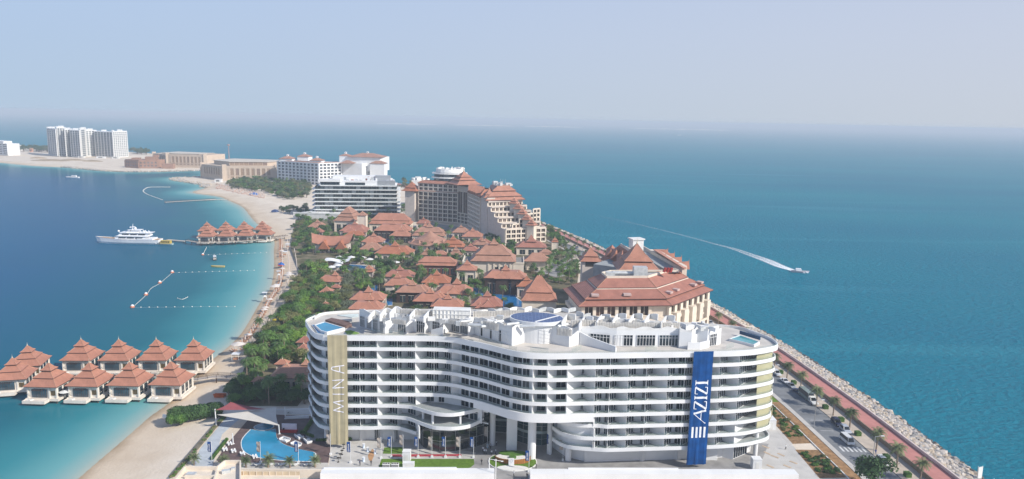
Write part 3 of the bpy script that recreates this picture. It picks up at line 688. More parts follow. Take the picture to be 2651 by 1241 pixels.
# roof plant: vent fences, tanks, ducts, folded sheets
RS = ZR + PW
def roofbox(px, py, w_, d_, h_, a=0, m=None, nm='roof_unit', z=RS):
    x, y = G(px, py, z); q = MB(); q.obox(x, y, z, w_, d_, h_, a)
    for s_ in (-.5, .5): q.obox(x + s_ * .6 * w_ * math.cos(a), y + s_ * .6 * w_ * math.sin(a), z, .12, d_ * .8, h_ * .6, a)
    q.build(nm, m or GALV, hotel)
# slatted metal screens
def screen(pa, pb, h, z=RS, nm='louvre_screen'):
    a, b_ = np.array(G(*pa, z)), np.array(G(*pb, z)); L = np.linalg.norm(b_ - a); t = (b_ - a) / L; n = np.array([t[1], -t[0]]); q = MB()
    k = int(L / .45)
    for i in range(k):
        p0 = a + t * L * i / k; p1 = a + t * L * (i + .55) / k; hh = h * (1 + .10 * math.sin(i * .35)); off_ = n * (.12 if i % 2 else 0)
        q.prism([tuple(p0 + off_), tuple(p1 + off_), tuple(p1 + off_ - n * .08), tuple(p0 + off_ - n * .08)], z, z + hh)
    q.wall(a - n * .15, b_ - n * .15, z, z + h * .9, .05); q.build(nm, mat('weathered_screen', (.62, .59, .54), .7, .15, 1), hotel)
screen((1035, 818), (1130, 822), 2.1); screen((1015, 838), (1050, 842), 1.3); screen((1225, 820), (1360, 816), 1.6); screen((1480, 848), (1560, 845), 2.0); screen((1540, 852), (1760, 852), 1.9)
screen((1440, 868), (1480, 872), 2.0); screen((1250, 850), (1290, 858), 2.2); screen((1160, 838), (1210, 846), 1.2)
# white tank block with ribbed face
x, y = G(1170, 822, RS); tb = MB(); tb.obox(x, y, RS, 10.5, 3.4, 2.6, -.03)
for i in range(11): tb.obox(x - 5.2 + i * 1.04, y - 1.75, RS, .14, .25, 2.7, 0)
for z in (RS + .05, RS + 1.3, RS + 2.5): tb.obox(x, y - 1.78, z, 10.6, .2, .14, -.03)
tb.build('water_tank', WHITE2, hotel)
for i in range(90):
    u = rnd(); px = 950 + 880 * u
    base = np.interp(px, [950, 1100, 1250, 1380, 1500, 1830], [838, 842, 858, 850, 860, 868]); py = base - ru(8, 24) - (6 if px > 1250 else 0)
    if abs(px - 1390) < 85 and py > 808: continue
    roofbox(px, py, ru(.6, 2.2), ru(.5, 1.5), ru(.3, 1.1), ru(-.5, .5), random.choice([GALV, WHITE2, WHITE, METAL]))
# zigzag ranks of scalloped white parapet walls
def scallop(pa, pb, h0, h1, z=RS, m=None, t=.3):
    a, b_ = np.array(G(*pa, z)), np.array(G(*pb, z)); n_ = 6; d = (b_ - a) / n_; nr = np.array([-d[1], d[0]]); nr = nr / (np.linalg.norm(nr) + 1e-9) * t; q = MB()
    hh = [h0 + (h1 - h0) * i / n_ + .18 * math.sin(PI * i / n_) for i in range(n_ + 1)]
    for i in range(n_):
        p, r = a + d * i, a + d * (i + 1); q.add([(*p, z), (*r, z), (*r, z + hh[i + 1]), (*p, z + hh[i]), (*(p + nr), z), (*(r + nr), z), (*(r + nr), z + hh[i + 1]), (*(p + nr), z + hh[i])], [(0, 1, 2, 3), (5, 4, 7, 6), (3, 2, 6, 7), (0, 3, 7, 4), (1, 5, 6, 2)])
    q.build('parapet_fin', m or random.choice([WHITE, WHITE2]), hotel)
for px in range(1225, 1840, 19):
    if 1300 < px < 1480 : py = 808 + ru(-2, 2)
    else: py = float(np.interp(px, [1225, 1300, 1480, 1560, 1830], [812, 808, 819, 833, 857])) + ru(-2, 2)
    up_ = (px // 19) % 2; scallop((px, py + (2.5 if up_ else -2)), (px + 19, py + (-2 if up_ else 2.5)), ru(.9, 1.2), ru(.9, 1.25), m=random.choice([WHITE, WHITE2, WHITE2, GALV]))
for px, py in ((1545, 852), (1586, 850), (1628, 850), (1668, 851), (1712, 855), (1500, 858), (1455, 852)): scallop((px, py), (px + 14, py - 26), 1.9, 1.3); scallop((px + 14, py - 26), (px + 34, py - 20), 1.3, 1.9)
for px, py in ((955, 836), (985, 830), (1010, 826), (1062, 832), (1098, 836)): scallop((px, py), (px + 16, py - 16), 1.6, 1.9); scallop((px + 16, py - 16), (px + 34, py - 12), 1.9, 1.2)
for i in range(9):      # duct runs
    px = 1180 + i * 33; py = 842 + (i % 3) * 5; x, y = G(px, py, RS); q = MB(); q.bar((x, y, RS + .7), (x + ru(2, 5), y + ru(-1, 2), RS + ru(.6, 1.1)), .45, 0, 8); q.build('duct', GALV, hotel)
# scaffold tower
sx, sy = G(1406, 893, ZR); q = MB()
for a_ in (0, 1.8):
    for b__ in (0, 1.2): q.bar((sx + a_, sy + b__, ZR), (sx + a_, sy + b__, ZR + 5), .05)
for z in (1, 2, 3, 4, 5): q.bar((sx, sy, ZR + z), (sx + 1.8, sy, ZR + z - .4), .035); q.bar((sx, sy + 1.2, ZR + z), (sx + 1.8, sy + 1.2, ZR + z), .035)
o = q.build('scaffold_tower', METAL); tag(o, 'small steel scaffold tower standing on the hotel roof terrace', 'scaffold')
# roof pools
def pool(name, px, z0, z1, wt, rim=.35, label=None):
    p = [G(x, y, z1) for x, y in px]; q = MB(); cx_ = sum(a for a, _ in p) / len(p); cy_ = sum(b for _, b in p) / len(p)
    inn = [(cx_ + (a - cx_) * (1 - rim / 4), cy_ + (b - cy_) * (1 - rim / 4)) for a, b in p]; n = len(p)
    for i in range(n):
        a, b_, c_, d_ = p[i], p[(i + 1) % n], inn[(i + 1) % n], inn[i]
        q.quad((*a, z0), (*b_, z0), (*b_, z1), (*a, z1)); q.quad((*a, z1), (*b_, z1), (*c_, z1), (*d_, z1)); q.quad((*d_, z1), (*c_, z1), (*c_, z0), (*d_, z0))
    o = q.build('pool', WHITE, hotel); w_ = MB(); w_.add([(a, b_, z1 - .12) for a, b_ in inn], [tuple(range(n))]); w_.build('pool_water', wt, o); return o
pz = Zm(780, 790, 7.093, [(240, 360), (420, 302), (800, 415), (470, 498), (360, 468)])
pool('pool', pz, ZR, ZR + .9, SKYBLUE)
pool('pool', Zm(780, 790, 7.093, [(190, 350), (238, 358), (355, 480), (430, 505), (430, 545), (300, 515)]), ZR, ZR + .35, POOLW, .2)
pz = Zm(1560, 760, 5.6, [(1830, 655), (1990, 600), (2280, 700), (2200, 745), (1990, 690)])
pool('pool', pz, ZR, ZR + .7, mat('green_pool_water', (.10, .34, .36), .08, .3, .3, .6))
q = MB(); a, b_ = G(1915, 870, ZR), G(1967, 886, ZR); q.wall(a, b_, ZR + .6, ZR + 1.6, .4); q.build('pool_wall', mat('blue_tiles', (.012, .06, .13), .4), hotel)
# lawn, timber deck and sail roof on the left terrace
q = MB(); q.prism([G(x, y, ZR + .05) for x, y in Zm(780, 790, 7.093, [(800, 480), (900, 462), (1080, 515), (1000, 540), (840, 540)])], ZR, ZR + .06); q.build('lawn', mat('roof_lawn', (.16, .28, .04), .9, .25, 2), hotel)
q = MB(); q.prism([G(x, y, ZR + .3) for x, y in Zm(780, 790, 7.093, [(440, 305), (560, 270), (860, 330), (930, 385), (830, 408), (780, 405)])], ZR, ZR + .9); q.build('timber_deck', mat('deck_boards', (.16, .10, .085), .8, .25, 1.5), hotel)
q = MB(); q.prism([G(x, y, ZR + .3) for x, y in Zm(780, 790, 7.093, [(660, 285), (1050, 260), (1060, 310), (930, 330)])], ZR + 1.8, ZR + 2.0); q.build('canopy', mat('pale_canopy', (.6, .66, .62), .6), hotel)
# ------------------------------------------------------------------ vegetation prototypes (meshes shared by their copies)
def leaf_mat(name, lo, hi):
    m, nt, b = new_mat(name); N, Lk = nt.nodes, nt.links
    tc = N.new('ShaderNodeTexCoord'); oi = N.new('ShaderNodeObjectInfo'); n = N.new('ShaderNodeTexNoise'); n.inputs['Scale'].default_value = .9; n.inputs['Detail'].default_value = 4
    Lk.new(tc.outputs['Object'], n.inputs['Vector']); ad = N.new('ShaderNodeMath'); ad.operation = 'MULTIPLY_ADD'; ad.inputs[1].default_value = .45; Lk.new(oi.outputs['Random'], ad.inputs[0]); Lk.new(n.outputs['Fac'], ad.inputs[2])
    sb = N.new('ShaderNodeMath'); sb.operation = 'SUBTRACT'; sb.inputs[1].default_value = .22; Lk.new(ad.outputs[0], sb.inputs[0])
    r = N.new('ShaderNodeValToRGB'); r.color_ramp.elements[0].position = .25; r.color_ramp.elements[1].position = .75; r.color_ramp.elements[0].color = (*lo, 1); r.color_ramp.elements[1].color = (*hi, 1)
    Lk.new(sb.outputs[0], r.inputs['Fac']); Lk.new(r.outputs[0], b.inputs['Base Color']); b.inputs['Roughness'].default_value = .6; b.inputs['Specular IOR Level'].default_value = .25
    return m
LF = {'green': leaf_mat('leaves_green', (0.042, 0.105, 0.020), (0.119, 0.231, 0.042)), 'dark': leaf_mat('leaves_dark', (0.025, 0.063, 0.020), (0.063, 0.126, 0.035)),
      'olive': leaf_mat('leaves_olive', (0.105, 0.119, 0.042), (0.238, 0.238, 0.091)), 'grey': leaf_mat('leaves_grey', (0.084, 0.105, 0.063), (0.168, 0.196, 0.119)), 'lime': leaf_mat('leaves_lime', (0.098, 0.196, 0.028), (0.224, 0.364, 0.056)),
      'palm': leaf_mat('palm_fronds', (0.063, 0.098, 0.039), (0.168, 0.196, 0.084)), 'palm2': leaf_mat('palm_fronds_green', (0.049, 0.098, 0.028), (0.119, 0.196, 0.049)), 'yellow': leaf_mat('blossom_yellow', (0.420, 0.336, 0.028), (0.700, 0.532, 0.056))}
BARK = mat('bark', (.17, .12, .085), .9, .3, 3); PBARK = mat('palm_bark', (.25, .19, .14), .9, .3, 4)
def rdir():
    z = ru(-1, 1); a = ru(0, 2 * PI); s_ = math.sqrt(1 - z * z); return (s_ * math.cos(a), s_ * math.sin(a), z)
def make_tree(nm, leaf, n=1300, R=1.0, H=.75, ls=.13, lobes=9, bare=.0, th=.55):
    """unit tree: crown radius about 1, height about 1.6; scaled per copy"""
    root = thing(nm, (0, 0, 0), None, None)
    tb = MB(); tb.bar((0, 0, 0), (.02, .01, th), .085, 0, 7, .06); L = []
    for i in range(lobes):
        a = 2 * PI * i / lobes + ru(-.3, .3); r_ = ru(.25, .68) * R if i else 0; z = th + H * ru(.3, .95) - r_ * .25
        L.append((r_ * math.cos(a), r_ * math.sin(a), z, ru(.26, .48) * R)); tb.bar((.02, .01, th * .9), (L[-1][0] * .8, L[-1][1] * .8, z), .04, 0, 5, .012)
    tb.build('trunk', BARK, root)
    cb = MB()
    for i in range(n):
        lx, ly, lz, lr = random.choice(L); d = rdir(); rr = lr * (rnd() ** .25) * ru(.8, 1.12)
        c = Vector((lx + d[0] * rr, ly + d[1] * rr, lz + d[2] * rr * .72)); s_ = ls * ru(.5, 1.2)
        nrm = Vector(d) + Vector(rdir()) * .8; nrm.z += .5; nrm.normalize(); u = nrm.orthogonal().normalized(); v = nrm.cross(u); a = ru(0, 6.3); u, v = u * math.cos(a) + v * math.sin(a), v * math.cos(a) - u * math.sin(a)
        cb.add([c - u * s_ * .6, c - v * s_ * .35 + nrm * s_ * .12, c + u * s_ * .6, c + v * s_ * .35 + nrm * s_ * .12], [(0, 1, 2, 3)])
    cb.build('crown', leaf, root); return root
def frond(mb, base, az, el, L, droop, w=.30, n=6, mi=0):
    """feathered frond: an arching rib with drooping leaflets either side"""
    p = Vector(base); d = Vector((math.cos(az) * math.cos(el), math.sin(az) * math.cos(el), math.sin(el))); side = Vector((-math.sin(az), math.cos(az), 0)); pr = []
    for i in range(n + 1):
        pr.append(p.copy()); p = p + d * (L / n); d.z -= droop / n * (1 + i * .3); d.normalize()
    for i in range(n):
        a, b = pr[i], pr[i + 1]; t0 = i / n; ww = w * L * (1 - .75 * abs(t0 - .35) ** 1.2) * (1 - t0 * .35)
        dn = Vector((0, 0, -ww * .38)); f = (b - a)
        for s_ in (-1, 1):
            for k in (0, .5):
                q = a + f * k; mb.add([q, q + f * .34, q + f * .75 + side * s_ * ww + dn, q + f * .45 + side * s_ * ww * .95 + dn], [(0, 1, 2, 3) if s_ > 0 else (3, 2, 1, 0)], mi)
def make_palm(nm, leaf, h=5.0, n=26, L=2.6, tr=.19, upr=1.1, droop=1.35):
    root = thing(nm, (0, 0, 0), None, None); tb = MB(); k = 7
    for i in range(k): tb.bar((.03 * i, .0, h * i / k), (.03 * (i + 1), 0, h * (i + 1) / k), tr * (1.18 - .3 * i / k), 0, 8, tr * (1.0 - .3 * i / k))
    tb.lathe(.2, 0, [(tr * .7, h - .5), (tr * 1.7, h - .1), (tr * 1.2, h + .25), (.02, h + .5)], 8); tb.build('trunk', PBARK, root)
    cb = MB()
    for i in range(n):
        ring = i / n; az = i * 2.39996 + ru(-.15, .15); el = upr - 1.55 * ring + ru(-.1, .1); frond(cb, (.2, 0, h + .2), az, el, L * ru(.85, 1.1), droop * (1 - .35 * ring), .26)
    cb.build('crown', leaf, root); return root
def make_bush(nm, leaf, n=420, ls=.2, flat=.8):
    root = thing(nm, (0, 0, 0), None, None); mb = MB()
    for i in range(n):
        d = rdir(); rr = rnd() ** .3; c = Vector((d[0] * rr * ru(.8, 1.1), d[1] * rr * ru(.8, 1.1), .55 * flat + d[2] * rr * .6 * flat)); s_ = ls * ru(.5, 1.2)
        nrm = (Vector(d) + Vector(rdir()) * .7).normalized(); u = nrm.orthogonal().normalized(); v = nrm.cross(u)
        mb.add([c - u * s_, c - v * s_ * .6, c + u * s_, c + v * s_ * .6], [(0, 1, 2, 3)])
    mb.build('foliage', leaf, root); sb = MB()
    for i in range(4): a = i * 1.6; sb.bar((0, 0, 0), (.3 * math.cos(a), .3 * math.sin(a), .5), .03)
    sb.build('stem', BARK, root); return root
TREES = {k: [Put(make_tree('broadleaf_tree', LF[k], n=nn, ls=.11)) for _ in range(2)] for k, nn in (('green', 1900), ('dark', 1900), ('olive', 1500), ('grey', 1500), ('lime', 1500))}
PALMS = [Put(make_palm('date_palm', LF['palm'])) for _ in range(3)]
PALMG = [Put(make_palm('palm_tree', LF['palm2'], 6.5, 20, 2.5, .15, .9, 1.7)) for _ in range(3)]
SHORTP = [Put(make_palm('date_palm', LF['palm'], 2.3, 24, 2.3, .26, 1.25, 1.0))]
BUSH = {k: Put(make_bush('shrub', LF[k])) for k in ('green', 'dark', 'lime', 'olive', 'yellow')}
HEDGE = {k: Put(make_bush('hedge_bush', LF[k], 900, .16, 1.5)) for k in ('dark', 'green')}
OCC = []
def tree(px, py, r, kind='green', label=None, group=None, z=GZ, hs=1.):
    x, y = G(px, py, z); p = random.choice(TREES[kind]); return p((x, y, z), ru(0, 6), (r, r, r * hs * ru(.9, 1.1)), label, group, 'tree')
def palm(px, py, s=1, label=None, group=None, kind=None, z=GZ, hs=1.):
    x, y = G(px, py, z); p = random.choice(kind or PALMS); return p((x, y, z), ru(0, 6), (s, s, s * hs), label, group, 'palm tree')

# ------------------------------------------------------------------ road, promenade and revetment along the sea wall
def lane(name, d0, d1, z, m, label, y0=40, y1=1500, th=None):
    c = RK[(RK[:, 1] >= y0) & (RK[:, 1] <= y1)]; a, b_ = offs(c, d0), offs(c, d1); mb = MB()
    for i in range(len(c) - 1):
        mb.quad((*b_[i], z), (*a[i], z), (*a[i + 1], z), (*b_[i + 1], z))
        if th: mb.quad((*b_[i], z - th), (*b_[i], z), (*b_[i + 1], z), (*b_[i + 1], z - th), 1); mb.quad((*a[i], z), (*a[i], z - th), (*a[i + 1], z - th), (*a[i + 1], z), 1)
    return struct(mb.build(name, m), label)
ASPH = mat('asphalt', (.20, .205, .21), .9, .18, .25, .2, bump=.1, bscale=12); PAVE = mat('tan_paving', (.50, .42, .34), .9, .12, .5); PINKP = mat('pink_paving', (.48, .205, .175), .9, .10, .4)
PALE = mat('pale_paving', (.50, .47, .43), .9, .12, .3); SOIL = mat('brown_soil', (.34, .20, .10), .95, .25, .8, .1, bump=.4, bscale=3)
KERB = mat('kerb_stone', (.13, .12, .11), .9)
lane('promenade', .5, 6.9, 3.35, [PINKP, mat('brown_wall', (.24, .18, .13), .9, .15, 1)], 'pink paved promenade raised behind the sea wall', th=1.2)
lane('pavement', 6.9, 13.8, GZ + .14, [PAVE, KERB], 'tan paved sidewalk planted with palms beside the road', th=.13)
lane('road', 13.8, 23, GZ + .012, ASPH, 'grey asphalt road running along the promenade', y1=900)
lane('roadside_paving', 23, 24.6, GZ + .12, [PALE, KERB], 'pale kerb paving on the inland side of the road', th=.11, y1=700)
lane('verge', 24.6, 28.0, GZ + .02, SOIL, 'strip of reddish brown soil beside the road', y0=150, y1=262)
c = RK[(RK[:, 1] >= 40) & (RK[:, 1] <= 1500)]; mb = MB(); ribbon_wall(mb, offs(c, 0), .5, 1.6, 4.2)
tag(mb.build('sea_wall', mat('sea_wall_paint', (.62, .52, .47), .85, .12, .4)), 'low pale wall between the pink promenade and the rocks', 'wall')
mb = MB(); c2 = offs(RK[(RK[:, 1] >= 40) & (RK[:, 1] <= 1200)], 6.9); ribbon_wall(mb, c2, .35, GZ, 3.75, 0)
tag(mb.build('planter_wall', mat('brown_wall', (.24, .18, .13))), 'low brown retaining wall along the inland edge of the promenade', 'wall')
# garden wall kerb beside the verge
c = RK[(RK[:, 1] >= 150) & (RK[:, 1] <= 262)]; mb = MB(); ribbon_wall(mb, offs(c, 28.0), .25, GZ, GZ + .3); tag(mb.build('garden_kerb', WHITE2), 'thin pale kerb between the brown verge and the shrub beds', 'kerb')
# zebra crossing and lines
mk = MB(); WL = mat('road_paint', (.62, .62, .60), .8)
zc = Zm(2150, 1000, 5.004, [(90, 790)])[0]
x0, y0 = 96.2, 201.5
for i in range(6): mk.obox(x0 + .8 + i * 1.25, y0 - .2 - i * .05, GZ + .018, .55, 3.2, .004)
for y_ in (214, 222): mk.obox(98, y_, GZ + .018, 4, .16, .004)
struct(mk.build('road_markings', WL), 'white zebra crossing stripes painted on the road')
# boulders: 300 of their own, the rest as one mass
STONES = [mat('boulder_pale', (.48, .43, .38), .9, .2, .6), mat('boulder_grey', (.29, .28, .27), .9, .25, .6), mat('boulder_tan', (.44, .36, .27), .9, .2, .6)]
def rock_verts():
    g = (1 + 5 ** .5) / 2; V = [(-1, g, 0), (1, g, 0), (-1, -g, 0), (1, -g, 0), (0, -1, g), (0, 1, g), (0, -1, -g), (0, 1, -g), (g, 0, -1), (g, 0, 1), (-g, 0, -1), (-g, 0, 1)]
    F = [(0, 11, 5), (0, 5, 1), (0, 1, 7), (0, 7, 10), (0, 10, 11), (1, 5, 9), (5, 11, 4), (11, 10, 2), (10, 7, 6), (7, 1, 8), (3, 9, 4), (3, 4, 2), (3, 2, 6), (3, 6, 8), (3, 8, 9), (4, 9, 5), (2, 4, 11), (6, 2, 10), (8, 6, 7), (9, 8, 1)]
    return [(Vector(v) / 1.9 * ru(.75, 1.2)) for v in V], F
RV = [rock_verts() for _ in range(8)]
RP = []
for i in range(6):
    V, F_ = RV[i]; q = MB(); q.add(V, F_); RP.append(Put(q.build('boulder', STONES[i % 3])))
spots = []
c = RK[(RK[:, 1] >= 60)]; per = offs(c, -1)
def rockspot(y0, y1):
    y_ = math.exp(ru(math.log(y0), math.log(y1))); x_ = float(np.interp(y_, RK[:, 1], RK[:, 0])); d_ = ru(.6, 12.3); sl_ = (float(np.interp(y_ + 5, RK[:, 1], RK[:, 0])) - x_) / 5
    nx, ny = 1 / math.hypot(1, sl_), -sl_ / math.hypot(1, sl_); return x_ + nx * d_, y_ + ny * d_, max(-.3, 2.5 - d_ * .22), d_
for i in range(300):
    x, y, z, d_ = rockspot(176, 262); s_ = ru(.55, 1.25)
    RP[i % 6]((x, y, z + ru(-.1, .3)), ru(0, 6), (s_ * ru(.8, 1.4), s_, s_ * ru(.5, .9)), 'pale angular boulder in the rock slope between the sea wall and the water', 'boulders of the sea revetment', 'boulder')
mb = MB()
for i in range(9000):
    x, y, z, d_ = rockspot(150, 1400) if i % 3 else rockspot(170, 330); V, F_ = RV[i % 8]; s_ = ru(.35, .9) * (1 if y < 400 else 1.6); a = ru(0, 6); ca, sa = math.cos(a), math.sin(a); k_ = ru(.7, 1.3); zz = ru(.5, .9); o = ru(-.25, .3)
    mb.add([(x + (v.x * ca * k_ - v.y * sa) * s_, y + (v.x * sa * k_ + v.y * ca) * s_, z + o + v.z * s_ * zz) for v in V], F_, random.choice([0, 0, 0, 1, 2]) if d_ < 11 else 3)
WETR = mat('boulder_wet', (.09, .08, .07), .6, .3, .6)
tag(mb.build('boulders', STONES + [WETR]), 'mass of smaller pale boulders sloping down to the open sea', 'boulders', kind='stuff')
mb = MB()
for i in range(1500):
    cc = BREAK if i % 5 else BEACH[-6:]; j = random.randrange(len(cc)); x, y = cc[j] + np.array([ru(-5, 5), ru(-5, 5)]); V, F_ = RV[i % 8]; s_ = ru(.8, 1.7)
    mb.add([(x + v.x * s_, y + v.y * s_, .9 + ru(-.6, .9) + v.z * s_ * .7) for v in V], F_, random.choice([0, 1, 2]))
tag(mb.build('breakwater_rocks', STONES), 'heaped rocks of the breakwater beside the tan buildings', 'rocks', kind='stuff')

# ------------------------------------------------------------------ grounds of the hotel
def sheet(name, px, z, m, label=None, zs=0, org=None):
    p = [G(x, y, GZ) for x, y in px]; mb = MB(); mb.prism(p, GZ - .05, GZ + z, 0, bot=False); return struct(mb.build(name, m), label)
PLAZA = mat('plaza_paving', (.50, .48, .45), .85, .12, .25, .3); PLG = mat('grey_paving', (.30, .29, .28), .8, .22, .3, .3); TURF = mat('turf', (.115, .20, .03), .95, .2, 1.5, .1, bump=.3, bscale=20)
sheet('plaza', [(560, 1262), (700, 1205), (852, 1205), (862, 1135), (960, 1120), (1100, 1080), (1900, 1080), (1990, 1090), (2010, 1105), (2050, 1150), (2122, 1241), (2122, 1262)], .02, PLAZA, 'pale stone plaza round the white hotel')
sheet('driveway', [(1168, 1262), (1168, 1220), (1225, 1190), (1232, 1172), (1100, 1150), (1060, 1120), (1500, 1080), (1560, 1110), (1990, 1150), (1960, 1222), (1370, 1222), (1370, 1262)], .026, PLG, 'mottled grey stone driveway in front of the hotel entrance')
sheet('boardwalk_paving', [(590, 1076), (628, 1078), (575, 1125), (540, 1241), (478, 1241), (520, 1160)], .03, mat('bluish_paving', (.45, .48, .50), .8, .1), 'pale bluish path between the beach planter and the pool deck')
DECKB = mat('pool_decking', (.125, .082, .075), .8, .25, .6)
sheet('pool_deck', [(572, 1200), (560, 1192), (588, 1150), (640, 1090), (655, 1072), (812, 1078), (845, 1150), (858, 1152), (850, 1200)], .05, DECKB, 'dark brown timber pool deck')
sheet('hotel_apron', [(790, 1130), (800, 1100), (830, 1085), (900, 1135), (870, 1145), (800, 1140)], .06, PLG, 'grey paved strip under the rounded end of the hotel')
# planting beds right of the hotel
BEDM = mat('garden_soil', (.27, .165, .085), .95, .3, 1.2, .1, bump=.5, bscale=4)
sheet('garden_bed', Zm(1950, 760, 2.508, [(50, 770), (70, 708), (150, 712), (402, 972), (235, 978), (160, 870), (70, 800)]), .04, BEDM, 'brown planted bed beside the hotel corner')
sheet('garden_bed', Zm(1950, 760, 2.508, [(272, 1015), (440, 1017), (625, 1195), (430, 1200)]), .04, BEDM, 'brown planted bed nearest the bottom edge')
sheet('lawn_patch', Zm(1950, 760, 2.508, [(125, 670), (165, 705), (100, 706), (95, 680)]), .05, TURF, 'small bright lawn patch beside the garden bed')
for pl_ in ([(2005, 1110), (2045, 1155), (2052, 1150), (2012, 1106)],): sheet('path', pl_, .045, PALE)
r_ = random.Random(3)
for zz, n_ in (([(70, 730), (150, 735), (330, 920), (250, 960), (170, 860)], 46), ([(300, 1030), (430, 1035), (570, 1170), (440, 1185)], 40)):
    poly = Zm(1950, 760, 2.508, zz); xs = [p[0] for p in poly]; ys_ = [p[1] for p in poly]; k = 0
    while k < n_:
        x, y = r_.uniform(min(xs), max(xs)), r_.uniform(min(ys_), max(ys_)); ins = False
        for i in range(len(poly)):
            (ax, ay), (bx, by) = poly[i], poly[(i + 1) % len(poly)]
            if (ay > y) != (by > y) and x < (bx - ax) * (y - ay) / (by - ay) + ax: ins = not ins
        if not ins: continue
        k += 1; wx, wy = G(x, y); BUSH[r_.choice(['green', 'dark', 'olive', 'green'])]((wx, wy, GZ), ru(0, 6), ru(.35, .95), 'small green shrub in the brown bed right of the hotel', 'shrubs in the beds right of the hotel', 'shrub')
# lawns and forecourt
Z7 = lambda q: Zm(940, 1060, 6.664, q)
sheet('lawn', Z7([(270, 1000), (320, 858), (1910, 858), (1920, 950), (1860, 1000), (1760, 1040), (1640, 1055), (1600, 1000)]), .05, TURF, 'long green lawn behind the white wall')
sheet('lawn', Z7([(340, 768), (365, 662), (690, 655), (760, 725), (700, 770)]), .05, TURF, 'small green lawn beside the flag row')
sheet('red_carpet', Z7([(470, 790), (500, 780), (1690, 775), (1700, 808), (500, 822)]), .045, mat('red_carpet', (.42, .05, .065), .9, .1), 'narrow red carpet laid along the flag row')
sheet('terracotta_mat', Zm(840, 1100, 8.554, [(980, 770), (960, 680), (1060, 540), (1090, 545), (1100, 680), (1050, 800), (1000, 800)]), .05, mat('tan_rug', (.45, .25, .12), .9))
# perimeter hoarding
def lwall(pa, pb, zt, h, t=.6, m=WHITE, name='boundary_wall', label=None, cat='wall'):
    a, b_ = G(*pa, zt), G(*pb, zt); mb = MB(); mb.wall(a, b_, zt - h, zt, t, 0); L = math.hypot(b_[0] - a[0], b_[1] - a[1])
    n = int(L / 4.2)
    for i in range(1, n):
        u = i / n; x, y = a[0] + (b_[0] - a[0]) * u, a[1] + (b_[1] - a[1]) * u; mb.obox(x, y, zt - h, .035, t + .03, h + .015, math.atan2(b_[1] - a[1], b_[0] - a[0]), 1)
    return tag(mb.build(name, [m, WHITE2]), label, cat)
lwall((832, 1219), (1280, 1219.5), 5.6, 4, 3.0, label='long white boundary wall across the bottom, left of the driveway gap')
lwall((1372, 1221), (2062, 1222), 5.6, 4, 3.0, label='long white boundary wall across the bottom right of the driveway gap')
lwall((838, 1211), (1182, 1210.5), 5.9, 3.6, .5, label='narrow white wall standing just behind the long boundary wall on the left')
lwall((1471, 1212), (1756, 1212.5), 5.9, 3.6, .5, label='narrow white wall standing just behind the long boundary wall on the right')
for (px, py, w_, d_, h_, lab) in ((1052, 1197, 2.1, 1.8, 2.9, 'white cabinet box standing on the lawn edge by the flag row'), (1057, 1212, 3.0, 1.4, 1.2, 'low white box on top of the boundary wall by the lawn'), (1995, 1113, 3.2, 5.2, 3.0, 'large white plant room box beside the garden bed'), (1960, 1218, 2.4, 2.2, 3.0, 'white box shelter on the plaza by the boundary wall')):
    x, y = G(px, py); q = MB(); q.obox(x, y + d_ / 2, GZ, w_, d_, h_, .0); q.obox(x, y + d_ / 2, GZ + h_, w_ + .12, d_ + .12, .1); q.obox(x, y - .02, GZ + .2, w_ * .4, .06, h_ * .7, 0, 1); tag(q.build('utility_box', [WHITE, WHITE2]), lab, 'utility box')
# plaza slabs
SL = mat('sandstone_inlay', (.50, .38, .27), .9)
for x, y in Zm(1900, 1000, 5.003, [(410, 790), (430, 870), (610, 890), (530, 915), (770, 990), (470, 1040), (690, 1040), (320, 940)]):
    wx, wy = G(x, y); q = MB(); q.obox(wx, wy, GZ + .03, 2.2, .7, .05, -.9 + ru(-.1, .1)); struct(q.build('paving_inlay', SL), 'tan stone inlay in the pale plaza')
# roundabout planter
X0 = Zm(1200, 1090, 7.99, [(1015, 850)])[0]; cx, cy = G(*X0); q = MB()
EL = lambda rx, ry, n=32, ox=0, oy=0, a0=0, a1=2 * PI: [(cx + ox + rx * math.cos(a0 + (a1 - a0) * i / n), cy + oy + ry * math.sin(a0 + (a1 - a0) * i / n)) for i in range(n)]
rb = thing('roundabout', (cx, cy, GZ), 'round planted island with an orange curved screen in the hotel driveway', 'planter')
q.prism(EL(6.7, 5.6), GZ, GZ + .22, 0); q.build('kerb', WHITE2, rb); q = MB(); q.prism(EL(6.45, 5.35), GZ + .2, GZ + .26); q.build('grass', TURF, rb)
q = MB(); q.prism(EL(4.9, 2.6, oy=.9), GZ + .2, GZ + .9); q.prism(EL(4.2, 1.4, oy=-4.0), GZ + .24, GZ + .32); q.build('white_gravel', mat('white_gravel', (.72, .70, .66), .9, .15, 6), rb)
q = MB(); q.prism(EL(3.9, 1.5, oy=3.3), GZ + .85, GZ + 1.1); q.prism(EL(1., .75, oy=.6), GZ + .85, GZ + 1.3); q.build('hedge', LF['green'], rb)
q = MB(); arc = np.array([(cx + 4.9 * math.cos(a), cy + .8 + 2.7 * math.sin(a)) for a in np.linspace(PI * 1.02, PI * 1.98, 26)]); ribbon_wall(q, arc, .12, GZ + .25, GZ + 1.55)
for i, p_ in enumerate(arc): q.bar((*p_, GZ + .25), (*p_, GZ + 1.62), .07, 1)
q.build('orange_screen', [mat('corten', (.42, .17, .04), .7, .2, 2), mat('corten_dark', (.2, .08, .03), .7)], rb)
q = MB(); q.obox(cx - .35, cy - 2.35, GZ + .2, 1.5, .35, 2.0); so_ = q.build('sign_block', WHITE, rb); q = MB(); 
